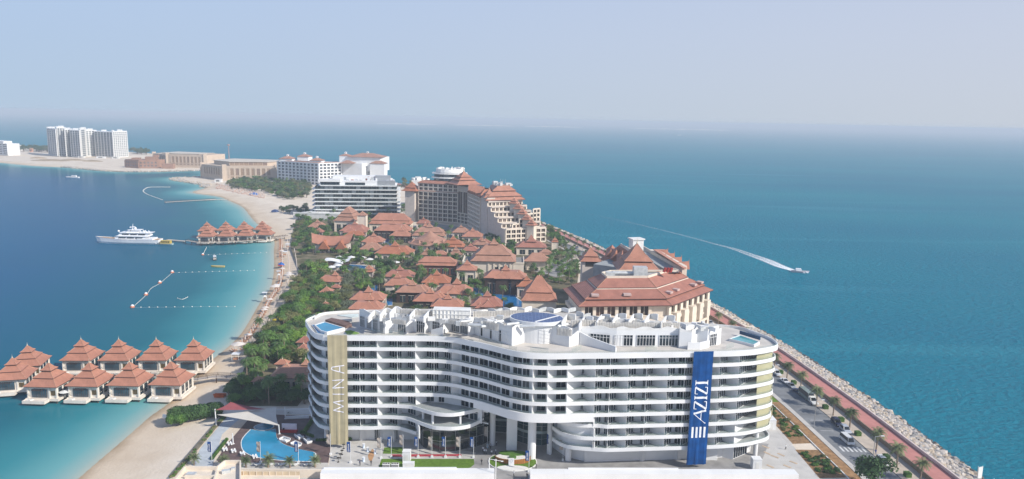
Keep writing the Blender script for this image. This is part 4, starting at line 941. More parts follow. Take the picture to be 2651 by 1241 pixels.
for i in range(20): a = i / 20 * 2 * PI; q.bar((cx - .35 + .38 * math.cos(a), cy - 2.55, GZ + 1.55 + .38 * math.sin(a)), (cx - .35 + .38 * math.cos(a + .33), cy - 2.55, GZ + 1.55 + .38 * math.sin(a + .33)), .03)
q.build('emblem', mat('emblem_grey', (.3, .33, .38), .6), so_)
# ------------------------------------------------------------------ hanging banners
def ruled(px4, z0, z1, wav, nx=14, nz=40, out=.25, name='banner'):
    """cloth hung down the facade between plan points a (left) and b (right)"""
    (a, b_), (c_, d_) = px4
    A, B = at_px(c8, z1, a[0]), at_px(c8, z1, b_[0]); Cc, Dd = at_px(c8, z0, c_[0]), at_px(c8, z0, d_[0])
    def S(u, v, lift=0):          # u left->right, v bottom->top
        t = A * (1 - u) + B * u; bt = Cc * (1 - u) + Dd * u; p = bt * (1 - v) + t * v; n = np.array([(B - A)[1], -(B - A)[0]]); n /= np.linalg.norm(n)
        w_ = wav * (math.sin(u * 17 + v * 2.2) * .6 + math.sin(u * 31 - v * 3) * .3 + .5 * math.sin(v * 9 + u * 3)) * (.3 + .7 * (1 - v)); p = p + n * (out + w_ + lift); return (float(p[0]), float(p[1]), z0 + (z1 - z0) * v)
    mb = MB()
    for i in range(nx):
        for j in range(nz):
            q = [S(i / nx, j / nz), S((i + 1) / nx, j / nz), S((i + 1) / nx, (j + 1) / nz), S(i / nx, (j + 1) / nz)]; mb.quad(*q); q = [S(i / nx, j / nz, -.03), S(i / nx, (j + 1) / nz, -.03), S((i + 1) / nx, (j + 1) / nz, -.03), S((i + 1) / nx, j / nz, -.03)]; mb.quad(*q)
    return mb, S
def strokes(S, L, name, m, par, asp):
    """letters as thick strokes in banner space: L = [(u0,v0,u1,v1,thickness)]; asp = metres (width,height)"""
    W, Hh = asp; mb = MB()
    for u0, v0, u1, v1, th in L:
        dx, dy = (u1 - u0) * W, (v1 - v0) * Hh; l = math.hypot(dx, dy); n = max(2, int(l / .3)); nx, ny = -dy / l * th / 2, dx / l * th / 2
        pt = lambda t, s_: S(u0 + (u1 - u0) * t + s_ * nx / W, v0 + (v1 - v0) * t + s_ * ny / Hh, .06)
        for i in range(n): mb.quad(pt(i / n, -1), pt((i + 1) / n, -1), pt((i + 1) / n, 1), pt(i / n, 1))
    return mb.build(name, m, par)
def ruled2(pt, pb, z0, z1, wav, out, nm): return ruled((pt, pb), z0, z1, wav, out=out)
mb, S = ruled2(((848, 868), (899, 868)), ((855, 1136), (902, 1138)), 3.4, 35.3, .14, .45, 'banner')
ba = tag(mb.build('banner', mat('gold_mesh', (.39, .34, .215), .75, .12, .4)), 'tall olive gold banner reading MINA hung on the left of the hotel', 'banner')
# MINA, reading upwards; each letter rotated so its top points left
lt = []
u0, u1, th = .20, .84, .28
def vv(y): return (1138 - y) / (1138 - 868)
LTS = [[(.78, vv(1057), .22, vv(1052), th), (.22, vv(1052), .78, vv(1042), th), (.78, vv(1042), .22, vv(1032), th), (.22, vv(1032), .78, vv(1028), th)],
       [(.20, vv(1012), .82, vv(1012), th)], [(.82, vv(995), .20, vv(997), th), (.20, vv(997), .82, vv(976), th), (.82, vv(976), .20, vv(978), th)],
       [(.84, vv(960), .22, vv(952), th), (.22, vv(952), .16, vv(949), th), (.16, vv(949), .22, vv(945), th), (.22, vv(945), .84, vv(941), th), (.60, vv(957), .60, vv(944), th)]]
for l_ in LTS: strokes(S, l_, 'letter', mat('letter_white', (.78, .76, .80), .7), ba, (5.6, 31.2))
mb, S = ruled2(((1795, 898), (1846, 899)), ((1775, 1190), (1826, 1191.5)), 3.4, 35.3, .16, .5, 'banner')
bb = tag(mb.build('banner', mat('blue_cloth', (.003, .058, .215), .75, .25, .4, .15)), 'tall blue banner reading AZIZI hung on the right of the hotel', 'banner')
def vb(y): return (1191 - y) / (1191 - 898)
def ZY(z): return 760 + z / 2.507
L = []; TL, TS = .17, .52      # text baseline at right (u=.78), tops at left (u=.20): reads upwards
def uu(zx, zy):
    x = 1380 + zx / 2.507; y = ZY(zy); v = vb(y); xl = 1775 + (1795 - 1775) * v; return (x - xl) / 51.
Lb, Lt = .80, .20
def letter(kind, ya, yb):      # ya bottom row, yb top row (photo rows); baseline at u=Lb, cap height at u=Lt
    a, b_ = vb(ya), vb(yb); m_ = (a + b_) / 2; s_ = []
    if kind == 'A': s_ = [(Lb, a, Lt, m_ * .5 + b_ * .5, TL), (Lt, m_ * .5 + b_ * .5, Lb, b_, TS), (.58, a + (b_ - a) * .28, .58, a + (b_ - a) * .82, TL), (Lb, a - .002, Lb, a + .008, .16), (Lb, b_ - .012, Lb, b_ + .004, .16)]
    if kind == 'Z': s_ = [(Lt, a, Lt, b_, TL + .05), (Lb, a, Lb, b_, TL + .05), (Lb, a, Lt, b_, TS), (Lt, a, Lt + .12, a, TL), (Lb, b_, Lb - .12, b_, TL)]
    if kind == 'I': s_ = [(Lb, m_, Lt, m_, TS + .05), (Lb, a, Lb, b_, TL), (Lt, a, Lt, b_, TL)]
    return s_
LW_ = mat('letter_white2', (.82, .84, .88), .7)
for l_ in (letter('A', 1083, 1049), letter('Z', 1045, 1026), letter('I', 1021, 1011), letter('Z', 1006, 989), letter('I', 984, 971)): strokes(S, l_, 'letter', LW_, bb, (5.5, 30.8))
for i in range(4): u_ = .20 + i * .2; strokes(S, [(u_, vb(1120), u_, vb(1092), .55)], 'emblem_bar', LW_, bb, (5.5, 30.8))

# ------------------------------------------------------------------ flags, pool furniture, sails
def make_flag(col, nm, white):
    root = thing('flag', (0, 0, 0), None, None); q = MB(); q.bar((0, 0, .5), (0, 0, 6.2), .06, 0, 8); q.build('pole', WHITE, root)
    q = MB(); q.obox(0, 0, 0, .6, .6, .5); q.build('base_block', WHITE, root)
    q = MB(); n = 12; W = .95
    f = lambda i, j: (-.06 - W * i / 3, .14 * math.sin(j * .9 + i) * i / 3, 6.0 - 2.9 * j / n)
    for i in range(3):
        for j in range(n): q.quad(f(i, j + 1), f(i + 1, j + 1), f(i + 1, j), f(i, j)); q.quad(*[(x, y + .02, z) for x, y, z in (f(i, j), f(i + 1, j), f(i + 1, j + 1), f(i, j + 1))])
    fl = q.build('cloth', col, root); q = MB()
    if white:
        for k, (z, s_) in enumerate(((5.35, 1), (5.0, 1), (4.65, 1), (4.3, 1), (3.9, 1))): q.quad((-.72, -.16, z - .11), (-.30, -.16, z - .11 + .06), (-.30, -.16, z + .11), (-.72, -.16, z + .05))
        for k in range(4): q.quad((-.75 + k * .14, -.17, 3.35), (-.68 + k * .14, -.17, 3.35), (-.68 + k * .14, -.17, 3.7), (-.75 + k * .14, -.17, 3.7))
    else:
        for k in range(4): q.quad((-.66, -.16, 5.3 - k * .4), (-.36, -.16, 5.3 - k * .4), (-.36, -.16, 5.38 - k * .4), (-.66, -.16, 5.38 - k * .4))
    q.build('emblem', WHITE, fl); return Put(root)
FB = make_flag(mat('flag_blue', (.006, .05, .20), .7, .1, .5, .15), 'b', True); FG = make_flag(mat('flag_taupe', (.34, .29, .25), .6), 'g', False)
FL = [(*q, k, l) for q, k, l in zip(Z7([(310, 850), (487, 832), (690, 800), (948, 832), (1187, 832), (1420, 832), (1668, 832), (1905, 836)]), 'gbgbgbgb',
      ['taupe flag at the left end of the row by the long lawn', 'blue flag beside the small lawn', 'taupe flag just behind the white cabinet box', 'blue flag right of the white cabinet box, over the red carpet', 'taupe flag in front of the dark lobby glass, left of the middle blue flag', 'blue flag in the middle of the dark lobby glass', 'taupe flag at the right end of the red carpet', 'blue flag at the right end of the long lawn'])]
FL += [(908, 1199, 'b', 'blue flag on the boundary wall beside the tall thin tables'), (877, 1146, 'b', 'blue flag in front of the gold banner'), (856, 1178, 'g', 'taupe flag at the right edge of the pool deck'), (934, 1140, 'g', 'taupe flag on the terrace between gold banner and long lawn'), (1369, 1222, 'b', 'blue flag in front of the round planted island'), (1424, 1177, 'b', 'blue flag beside the thin round entrance column'),
       (1457, 1193, 'g', 'taupe flag before the curved lower balconies of the right wing'), (549, 1199, 'b', 'blue flag at the beach end of the pool deck'), (675, 1199, 'g', 'taupe flag in front of the large pool'), (773, 1199, 'b', 'blue flag in front of the narrow end of the pool'), (1262, 1157, 'g', 'taupe flag beside the leftmost tall entrance column')]
for px, py, k, lab in FL:
    x, y = G(px, py); (FB if k == 'b' else FG)((x, y, GZ), ru(-.12, .12), 1, lab, 'flags round the hotel forecourt', 'flag')
# big pool
Z2 = lambda q: Zm(620, 1050, 6.3125, q)
pp = catmull([G(*p_) for p_ in Z2([(190, 398), (110, 480), (50, 560), (35, 640), (60, 730), (130, 790), (250, 840), (400, 870), (560, 888), (700, 902), (900, 914), (1100, 917), (1215, 905), (1232, 785), (1100, 747), (950, 716), (800, 672), (700, 625), (630, 560), (600, 500), (585, 395), (480, 412), (380, 426), (260, 412), (190, 398)])], .8)[:-1]
pl = thing('swimming_pool', (-75, 190, GZ), 'large curved blue swimming pool in the dark deck', 'pool')
q = MB(); pc = pp.mean(axis=0); out = [tuple(pc + (p_ - pc) * 1.028) for p_ in pp]; q.prism(out, GZ + .04, GZ + .13); q.build('coping', WHITE2, pl); q = MB(); q.prism([tuple(p_) for p_ in pp], GZ + .05, GZ + .137); q.build('water', SKYBLUE, pl)
ex, ey = G(*Z2([(400, 362)])[0]); kp_ = thing('plunge_pool', (ex, ey, GZ), 'small oval plunge pool behind the large curved pool', 'pool'); q = MB()
ov = lambda s_: [(ex + 2.75 * s_ * math.cos(a) * (1 - .12 * abs(math.sin(a))), ey + 2.5 * s_ * math.sin(a)) for a in np.linspace(0, 2 * PI, 30)[:-1]]
q.prism(ov(1.12), GZ + .1, GZ + .30); q.build('coping', METAL, kp_); q = MB(); q.prism(ov(1.0), GZ + .1, GZ + .31); q.build('water', mat('plunge_water', (.01, .17, .30), .08, .3, .6), kp_)
# shade sails
P3 = lambda px, py, z: (*G(px, py, GZ + z), GZ + z)
def sail(cs, m, label, sag=.8, bow=.16):
    mb = MB(); n = 12; A, B, Cc = [Vector(c_) for c_ in cs]; cen = (A + B + Cc) / 3
    def pt(i, j):
        u, v = i / n, j / n; w_ = 1 - u - v; p = A * w_ + B * u + Cc * v; k = 4 * (u * w_ + v * w_ + u * v) * .33; e_ = min(u, v, w_); q_ = p + (cen - p) * bow * k * (1 - e_ * 3); q_.z -= sag * k; return q_
    for i in range(n):
        for j in range(n - i):
            mb.tri(pt(i, j), pt(i + 1, j), pt(i, j + 1))
            if i + j < n - 1: mb.tri(pt(i + 1, j), pt(i + 1, j + 1), pt(i, j + 1))
    return tag(mb.build('shade_sail', m, smooth=True), label, 'shade sail')
sail((P3(556.5, 1062, 5.5), P3(597, 1041, 5.9), P3(690, 1060, 4.5)), mat('red_sail', (.27, .07, .075), .85, .1), 'dark red triangular shade sail beyond the white one', .4)
sail((P3(560, 1074, 4.7), P3(715, 1054, 4.0), P3(721, 1102, 2.8)), mat('cream_sail', (.56, .52, .46), .85, .06), 'cream triangular shade sail stretched over the pool deck', .4)
for a, b_, h_, lab in ((560, 1105, 5.6, 'white steel post at the beach corner of the shade sails'), (723.5, 1124, 2.9, 'short white post at the pool corner of the cream sail'), (739, 1085, 3.9, 'white post at the inland corner of the cream sail'), (604, 1150, 3.2, 'white post standing by the bluish path')):
    x, y = G(a, b_); q = MB(); q.bar((x, y, GZ), (x - .15, y, GZ + h_), .16, 0, 8); q.obox(x, y, GZ, .6, .6, .12); tag(q.build('sail_post', WHITE), lab, 'post')
# wall behind the pool, and its stage screen
for pa, pb, lab in (((575, 1062), (806, 1058), 'white garden wall behind the pool deck'), ((740, 1078), (800, 1076), 'low white planter wall behind the stage screen')): lwall(pa, pb, GZ + (1.8 if 'garden' in lab else .9), 1.8 if 'garden' in lab else .9, .3, label=lab)
x, y = G(*Z2([(812, 425)])[0]); st = thing('stage_screen', (x, y, GZ), 'white projection screen over a red stage on the pool deck', 'screen'); q = MB(); q.obox(x, y + .3, GZ + .3, 4.4, .25, 2.0); q.build('screen', mat('screen_white', (.7, .66, .72), .6), st)
q = MB(); q.obox(x, y - .3, GZ + .05, 5.0, 1.6, .5); q.build('platform', mat('stage_red', (.35, .02, .02), .7), st); q = MB(); q.obox(x - 1.6, y - .1, GZ + .55, .4, .3, .5); q.build('speaker', DARK, st)
# lounge sofas
def make_sofa():
    root = thing('lounge_sofa', (0, 0, 0), None, None); q = MB(); q.obox(0, 0, .05, 2.7, 1.5, .4); q.build('seat', WHITE2, root)
    q = MB(); q.obox(0, .75, .4, 2.9, .25, .5); q.obox(-1.4, 0, .4, .22, 1.6, .4); q.build('backrest', WHITE, root); q = MB(); q.obox(.5, -.3, .45, .8, .6, .25); q.build('table', WHITE, root); q = MB(); q.obox(-.6, .3, .45, .5, .3, .25, .3); q.obox(.4, .45, .45, .5, .3, .25, -.2); q.build('cushion', METAL, root); return Put(root)
SF = make_sofa()
for (px, py), a, lab in zip(Z2([(740, 585), (925, 660), (975, 530), (1120, 600)]), (-.5, -.6, 2.3, 2.2), ('white lounge sofa nearest the pool edge, left of the blue flag', 'white lounge sofa right beside the blue flag by the pool', 'white lounge sofa farthest from the pool, by the red stage', 'white lounge sofa nearest the hedge of the hotel end')):
    x, y = G(px, py); SF((x, y, GZ + .06), a, 1.0, lab, 'sofas on the pool deck', 'sofa')
# hedges and planter strips around the deck
def hedge_row(pa, pb, n, s_, k, lab, grp, jit=0, hs=1., z=GZ):
    a, b_ = np.array(G(*pa)), np.array(G(*pb))
    for i in range(n):
        p = a + (b_ - a) * (i + .5) / n; HEDGE[k]((p[0] + ru(-jit, jit), p[1] + ru(-jit, jit), z), ru(0, 6), (s_, s_, s_ * hs), lab, grp, 'hedge')
hedge_row((445, 1090), (572, 1076), 17, 1.9, 'dark', 'dense dark green hedge bush behind the red and white barriers', 'hedge bushes on the beach', .5, 1.35)
hedge_row((440, 1096), (480, 1094), 4, 1.5, 'green', 'dense dark green hedge bush behind the red and white barriers', 'hedge bushes on the beach', .4, 1.1)
hedge_row((788, 1122), (812, 1088), 7, .7, 'green', 'clipped bush in the low hedge between stage and hotel end', 'low hedge by the stage')
hedge_row((778, 1121), (812, 1134), 6, .55, 'green', 'clipped bush in the low hedge behind the lounge sofas', 'low hedge behind the sofas'); hedge_row((818, 1143), (910, 1140), 16, .5, 'green', 'clipped bush in the low hedge at the foot of the gold banner', 'low hedge below the gold banner')
hedge_row((745, 1072), (798, 1069), 9, .7, 'dark', 'dark clipped bush in the planter behind the stage screen', 'planter hedge behind the stage')
hedge_row((548, 1192), (588, 1140), 16, .55, 'green', 'yellowish bush in the strip between path and pool deck', 'hedge strip beside the path')
def plank(pa, pb, w_, m, lab):
    a, b_ = G(*pa), G(*pb); q = MB(); q.wall(a, b_, GZ - .1, GZ + .5, w_); tag(q.build('planter', m), lab, 'planter')
plank((446, 1235), (583, 1075), 1.3, mat('weathered_planks', (.16, .14, .10), .9, .3), 'long narrow timber planter between the beach and the path')
for i in range(46):
    u = rnd(); x, y = G(446 + 137 * u, 1235 - 160 * u, GZ + .5); BUSH[random.choice(['green', 'olive'])]((x + ru(-.4, .4), y, GZ + .35), ru(0, 6), (.5, .6, .45), 'small scrubby plant in the long planter by the beach', 'plants in the beach planter', 'plant')
# barriers on the sand
def make_barrier(m):
    root = thing('barrier', (0, 0, 0), None, None); q = MB()
    for w_, z in ((.62, 0), (.36, .35)): q.obox(0, 0, z, 1.9, w_, .35 if z == 0 else .5)
    q.build('body', m, root); q = MB(); q.obox(0, 0, .85, 1.5, .2, .06); q.build('top_rib', m, root); return Put(root)
BR, BW = make_barrier(mat('barrier_red', (.50, .07, .03), .5)), make_barrier(WHITE)
for i, (px, py, k) in enumerate(((429, 1082, 'w'), (438, 1084, 'w'), (452, 1083, 'r'), (465, 1083, 'r'), (485, 1078, 'r'), (504, 1075, 'w'), (528, 1073, 'r'), (545, 1072, 'r'))):
    x, y = G(px, py); o_ = ['leftmost white barrier block at the water end of the hedge', 'second white barrier block at the water end of the hedge', 'red barrier block right after the two white ones', 'second red barrier block counted from the white pair', 'red barrier block just left of the single white one', 'single white barrier block in the middle of the red ones', 'red barrier block just right of the single white one', 'rightmost red barrier block under the hedge'][i]
    (BW if k == 'w' else BR)((x, y, GZ), -.3 + ru(-.1, .1), 1.1, o_, 'plastic barriers along the hedge', 'barrier')
# cream building at the bottom left corner and its roof walls
nb = thing('villa_roof', (-80, 165, GZ), 'cream flat-roofed building cut off by the bottom edge at the left', 'building'); ZB = 8.4
q = MB(); A = [(438, 1262), (478, 1207), (562, 1208), (582, 1192), (622, 1192), (622, 1262)]; q.prism([G(x, y, ZB) for x, y in A], GZ, ZB - 1.0); q.build('wall', CREAM, nb)
q = MB(); pa = [G(x, y, ZB) for x, y in A]
for i in range(5): q.wall(pa[i], pa[i + 1], ZB - 1.02, ZB + .0, .35)
q.wall(G(562, 1212, ZB), G(548, 1262, ZB), ZB - 1.02, ZB - .01, .35); q.wall(G(478, 1230, ZB), G(555, 1230, ZB), ZB - 1.02, ZB - .03, .3); q.build('parapet', CREAM, nb)
q = MB(); x, y = G(495, 1222, ZB); q.obox(x, y, ZB - 1, 2.2, 1.4, .7); x, y = G(585, 1215, ZB); q.obox(x, y, ZB - 1, 2, 1, .8, .4); x, y = G(603, 1206, ZB); q.obox(x, y, ZB - 1, 1, .8, .5, .4); q.build('roof_unit', GALV, nb)
q = MB(); q.prism([G(x, y, 6.4) for x, y in ((622, 1218), (776, 1222), (770, 1262), (622, 1262))], GZ, 6.4); q.build('lower_roof', CREAM, nb)
q = MB()
for i in range(9): x, y = G(630 + i * 17, 1231, 6.4); q.obox(x, y, 6.4, .15, .12, 1.0)
q.wall(G(622, 1230, 6.4), G(776, 1231, 6.4), 6.4, 7.4, .06, 1); q.build('panel_fence', [CREAM, mat('tan_panel', (.55, .44, .3), .8)], nb)
# terrace in front of the pool: palms, tables and chairs
sheet('pool_terrace', [(622, 1199), (850, 1199), (850, 1216), (622, 1216)], .07, PALE, 'pale paved terrace between pool deck and cream wall')
lwall((622, 1214), (832, 1216), GZ + 2.2, 2.2, .5, CREAM, label='cream garden wall in front of the pool terrace')
for px, lab in ((502, 'bushy date palm on the path beside the blue flag at the beach end'), (580, 'date palm half hidden behind the cream roof'), (637, 'date palm in the pool terrace nearest the cream roof'), (694, 'largest date palm in the pool terrace, left of the middle'), (751, 'date palm in front of the blue pool flag'), (816, 'date palm at the right end of the pool terrace')):
    palm(px, 1211 if px != 502 else 1205, 1.0 if px == 694 else .85, lab, 'date palms along the pool terrace', SHORTP)
def make_table():
    root = thing('cocktail_table', (0, 0, 0), None, None); q = MB(); q.bar((0, 0, 0), (0, 0, 1.1), .06, 0, 8); q.lathe(0, 0, [(.3, 0), (.28, .05)], 10); q.build('pedestal', DARK, root); q = MB(); q.lathe(0, 0, [(.42, 1.1), (.42, 1.15)], 14); q.build('table_top', DARK, root); return Put(root)
TB = make_table()
Z8 = lambda q: Zm(840, 1100, 8.554, q)
for i, (px, py) in enumerate(Z8([(485, 425), (427, 530), (390, 665), (352, 743), (305, 830)])): x, y = G(px, py); TB((x, y, GZ + .05), 0, 1.1, ['dark cocktail table closest to the hotel hedge', 'second dark cocktail table from the hotel hedge', 'middle dark cocktail table of the five', 'dark cocktail table second from the boundary wall', 'dark cocktail table closest to the boundary wall'][i], 'dark cocktail tables on the terrace', 'table')
def make_table2():
    root = thing('draped_table', (0, 0, 0), None, None); q = MB(); q.lathe(0, 0, [(.36, 0), (.26, .5), (.34, 1.08)], 12); q.build('cloth', mat('pale_blue_cloth', (.6, .68, .78), .8), root); q = MB(); q.lathe(0, 0, [(.42, 1.08), (.42, 1.13)], 14); q.build('table_top', WHITE, root); return Put(root)
TD = make_table2()
for i, (px, py) in enumerate(Z8([(870, 515), (958, 595), (1118, 640), (868, 815)])): x, y = G(px, py); TD((x, y, GZ + .05), 0, 1.1, ['draped pale blue table closest to the hotel wall', 'draped pale blue table left of the tan rug', 'draped pale blue table right of the tan rug', 'draped pale blue table closest to the boundary wall'][i], 'draped cocktail tables', 'table')
def make_chairset():
    root = thing('dining_set', (0, 0, 0), None, None); q = MB(); q.obox(0, 0, .68, 1.5, .9, .06); q.build('table_top', WHITE, root)
    for s_ in (-1, 1):
        for t_ in (-1, 1): q = MB(); q.obox(s_ * .45, t_ * .8, .4, .5, .5, .07); q.obox(s_ * .45, t_ * 1.05, .4, .5, .06, .5); q.build('chair', WHITE, root); q = MB(); q.bar((s_ * .6, t_ * .35, 0), (s_ * .6, t_ * .35, .68), .04); q.build('leg', WHITE, root)
    return Put(root)
DS = make_chairset()
for i, (px, py) in enumerate(((595, 1153), (583, 1168), (605, 1172), (628, 1179), (660, 1187))): x, y = G(px, py); DS((x, y, GZ + .06), .5, .85, ['white table and chairs farthest along the deck by the path', 'white table and chairs nearest the yellowish hedge strip', 'white table and chairs in the middle of the deck corner', 'white table and chairs left of the first terrace palm', 'white table and chairs just right of the first terrace palm'][i], 'white dining sets on the pool deck', 'table set')
def make_lounger(col, col2, nm='sun_lounger'):
    root = thing(nm, (0, 0, 0), None, None); q = MB(); q.obox(0, -.25, .28, .65, 1.35, .1); q.build('seat', col, root); q = MB(); q.add([(-.32, .42, .3), (.32, .42, .3), (.32, 1.0, .75), (-.32, 1.0, .75), (-.32, .42, .4), (.32, .42, .4), (.32, .95, .85), (-.32, .95, .85)], [(0, 3, 2, 1), (4, 5, 6, 7), (0, 1, 5, 4), (1, 2, 6, 5), (2, 3, 7, 6), (3, 0, 4, 7)]); q.build('backrest', col, root)
    q = MB()
    for a in (-.27, .27):
        for b_ in (-.8, .35): q.bar((a, b_, 0), (a, b_, .3), .04)
    q.build('frame', col2, root); return Put(root)
LW = make_lounger(WHITE2, METAL); LO = make_lounger(mat('lounger_orange', (.50, .24, .13), .8, .2, 1), REDW)
for i, px in enumerate((668, 700, 730, 765, 795, 812)): x, y = G(px, 1207); LW((x, y, GZ + .08), ru(2.2, 2.6), 1.15, 'white sun lounger on the pool terrace %s' % ['beside the leftmost terrace palm', 'left of the largest palm foot', 'right of the largest palm foot', 'beside the pool-front blue flag', 'left of the end palm', 'under the end palm'][i], 'white loungers on the pool terrace', 'sun lounger')
# ------------------------------------------------------------------ clay-roofed houses
FOOT = []
def finial(mb, x, y, z, s=1.0, mi=0):
    mb.lathe(x, y, [(.22 * s, z - .15 * s), (.28 * s, z + .1 * s), (.10 * s, z + .3 * s), (.14 * s, z + .5 * s), (.05 * s, z + .7 * s), (.01, z + 1.7 * s)], 6, mi)
def cupola(par, x, y, z, w, a=0, R=None, nm='top_roof'):
    """small raised pyramid on a dark louvred neck"""
    q = MB(); q.obox(x, y, z - .6, w * .55, w * .55, .95, a, 1); q.tier(x, y, z + .32, w, w, w * .62, 0, 0, a, 0, .45, 1); o = q.build(nm, R or ROOFM, par)
    f = MB(); finial(f, x, y, z + .32 + w * .62, .8); f.build('finial', GOLD, o); return o
def openings(par, x, y, z, w, d, h, a, n=3, nm='opening', m=None):
    """dark doors and windows with pale frames on the front and right walls"""
    ca, sa = math.cos(a), math.sin(a); f = lambda u, v: (x + u * ca - v * sa, y + u * sa + v * ca)
    for side in (0, 1):
        L = w if side == 0 else d; k = n if side == 0 else max(1, int(n * d / w))
        for i in range(k):
            u = (-.5 + (i + .5) / k) * L * .92; ww = L / k * .58; q = MB()
            if side == 0: c_ = f(u, -d / 2 - .02); q.obox(*c_, z + .3, ww, .08, h * .66, a, 0); q.obox(*c_, z + .3, .08, .14, h * .66, a, 1); q.obox(*f(u, -d / 2 - .05), z + .3 + h * .66, ww + .2, .14, .12, a, 1)
            else: c_ = f(w / 2 + .02, u); q.obox(*c_, z + .3, .08, ww, h * .66, a, 0); q.obox(*f(w / 2 + .05, u), z + .3 + h * .66, .14, ww + .2, .12, a, 1)
            q.build(nm, [m or DARKG, CREAM], par)
def house(label, px, py, wpx, dr=.8, ze=3.4, a=0., tiers=1, cup=0, wing=None, wing2=None, top=.35, R=None, wall=None, n=3, pitch=.36, name='villa', cat='house', group=None, openf=True, overhang=1.0, cupoff=(0, 0), zg=GZ):
    """px,py: photo position of the middle of the front eave; wpx: eave width in the photo"""
    ze = zg + ze; x, y = G(px, py, ze); w = wpx * SCL(x, y, ze) * 1.0; d = w * dr * 1.12; FOOT.append((x, y + d / 2, w, d)); ca, sa = math.cos(a), math.sin(a)
    x, y = x - sa * (-d / 2), y + ca * d / 2
    f = lambda u, v: (x + u * ca - v * sa, y + u * sa + v * ca)
    r = thing(name, (x, y, zg), label, cat, group); R = R or random.choice([ROOFM, ROOFM, ROOF2, ROOFF, ROOF3]); wm = wall or CREAM2
    q = MB(); q.obox(x, y, zg, w - 2 * overhang, d - 2 * overhang, ze - zg - .1, a); q.obox(x, y, zg, w - 2 * overhang + .5, d - 2 * overhang + .5, .35, a)
    for s_ in (-1, 1):
        for t_ in (-1, 1): q.obox(*f(s_ * (w / 2 - overhang * .75), t_ * (d / 2 - overhang * .75)), zg, .35, .35, ze - zg - .1, a)
    q.build('wall', wm, r)
    if openf: openings(r, x, y, zg, w - 2 * overhang, d - 2 * overhang, ze - zg - .3, a, n)
    q = MB(); z = ze; cw, cd = w, d
    for t in range(tiers):
        last = t == tiers - 1; k = top if last else .66; m_ = min(cw, cd) ; tw, td = (max(cw - m_ * (1 - k), .3), max(cd - m_ * (1 - k), .3)) if not last else (max(cw - m_ * (1 - (k if cup else 0.02)), .05), max(cd - m_ * (1 - (k if cup else 0.02)), .05))
        h = (m_ - min(tw, td)) / 2 * (pitch * 2 * (1 if not last or cup else 1.0)) ; q.tier(x, y, z, cw, cd, h, tw, td, a, 0, .22, 1); z += h
        if not last: q.obox(x, y, z - .1, tw * .96, td * .96, .5, a, 1); z += .28; cw, cd = tw * 1.1, td * 1.1
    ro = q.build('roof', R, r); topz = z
    for wg in (wing, wing2):
        if not wg: continue
        u, v, ww, wd, dz = wg; wx, wy = f(u * w, v * d); W_, D_ = ww * w, wd * d; q = MB(); m_ = min(W_, D_)
        q.tier(wx, wy, ze + dz, W_, D_, m_ / 2 * pitch * 2, max(W_ - m_ * .98, .05), max(D_ - m_ * .98, .05), a, 0, .2, 1); wo = q.build('wing_roof', R, r)
        q = MB(); finial(q, *(wx, wy), ze + dz + m_ / 2 * pitch * 2, .7); q.build('finial', GOLD, wo); q = MB(); q.obox(wx, wy, zg, W_ - 1.6, D_ - 1.6, ze + dz - zg - .1, a); q.build('wing_wall', wm, r)
    if cup: cupola(r, *f(cupoff[0] * w, cupoff[1] * d), topz + .1, cup * w, a, R)
    else:
        q = MB(); finial(q, x, y, topz, .8); q.build('finial', GOLD, ro)
    return r, (x, y, w, d, ze, a, f, topz)
Z4 = lambda x, y: (700 + x / 3.548, 520 + y / 3.548); Z5 = lambda x, y: (1060 + x / 4.02, 560 + y / 4.02)
def HZ(zf, s, label, x0, x1, y, **k):
    (a, b), (c_, _) = zf(x0, y), zf(x1, y); return house(label, (a + c_) / 2, b, c_ - a, **k)
RG = 'clay roofed buildings of the resort village'
def H4(label, x0, x1, y, **k): k.setdefault('group', RG); return HZ(Z4, 0, label, x0, x1, y, **k)
def H5(label, x0, x1, y, **k): k.setdefault('group', RG); return HZ(Z5, 0, label, x0, x1, y, **k)
C1 = dict(cup=.22); W1 = dict(cup=.24, wing=(.08, -.42, .46, .55, -.5), n=4)
# far rows, back to front
H4('tall three-tiered hall roof in front of the black and white hotel', 600, 812, 187, dr=1.1, tiers=3, ze=9, a=-.1, wall=CREAM, top=.3, pitch=.48)
H4('slim cream tower with a small red cap beside the three-tiered hall', 793, 878, 137, dr=1., ze=15, wall=CREAM, openf=False, overhang=.6, pitch=.4)
H4('long low hipped hall with a straight ridge, left of the red hotel', 900, 1292, 215, dr=.42, ze=6.5, tiers=2, wall=CREAM, n=6, top=.5, pitch=.45)
H5('little pavilion roof tucked under the left tower of the red hotel', 65, 212, 75, dr=.8, ze=4, **C1)
H4('villa roof at the beach side of the tall hall, behind the trees', 338, 492, 240, dr=.8, **W1)
H4('small hip roof among trees just below the beach side villa', 388, 482, 290, dr=.9, ze=3)
H4('wide villa with stacked wings left of the pale tower', 630, 880, 280, dr=.7, ze=5, cup=.2, wing=(-.1, -.4, .5, .5, -.8), wing2=(.3, -.35, .45, .6, -.4), n=4)
H4('low wing roof in front of the wide villa with stacked wings', 683, 862, 318, dr=.5, ze=3.2, n=4)
H4('dark timbered villa on stilts over the small upper pool', 945, 1282, 278, dr=.55, ze=6.5, cup=.16, wing=(.25, -.3, .4, .6, 0), wall=WOOD, n=6)
H4('villa jutting forward on the right of the small upper pool', 1088, 1284, 326, dr=.7, ze=5, cup=.26, cupoff=(.02, .1), wall=WOOD)
H5('villa stepping up behind the round building, left of the red hotel', 78, 238, 150, dr=.8, ze=6, cup=.34)
H5('broad tiered roof rising behind the round building', 20, 372, 205, dr=.6, ze=5.5, cup=.2, tiers=2, R=ROOFF, n=5)
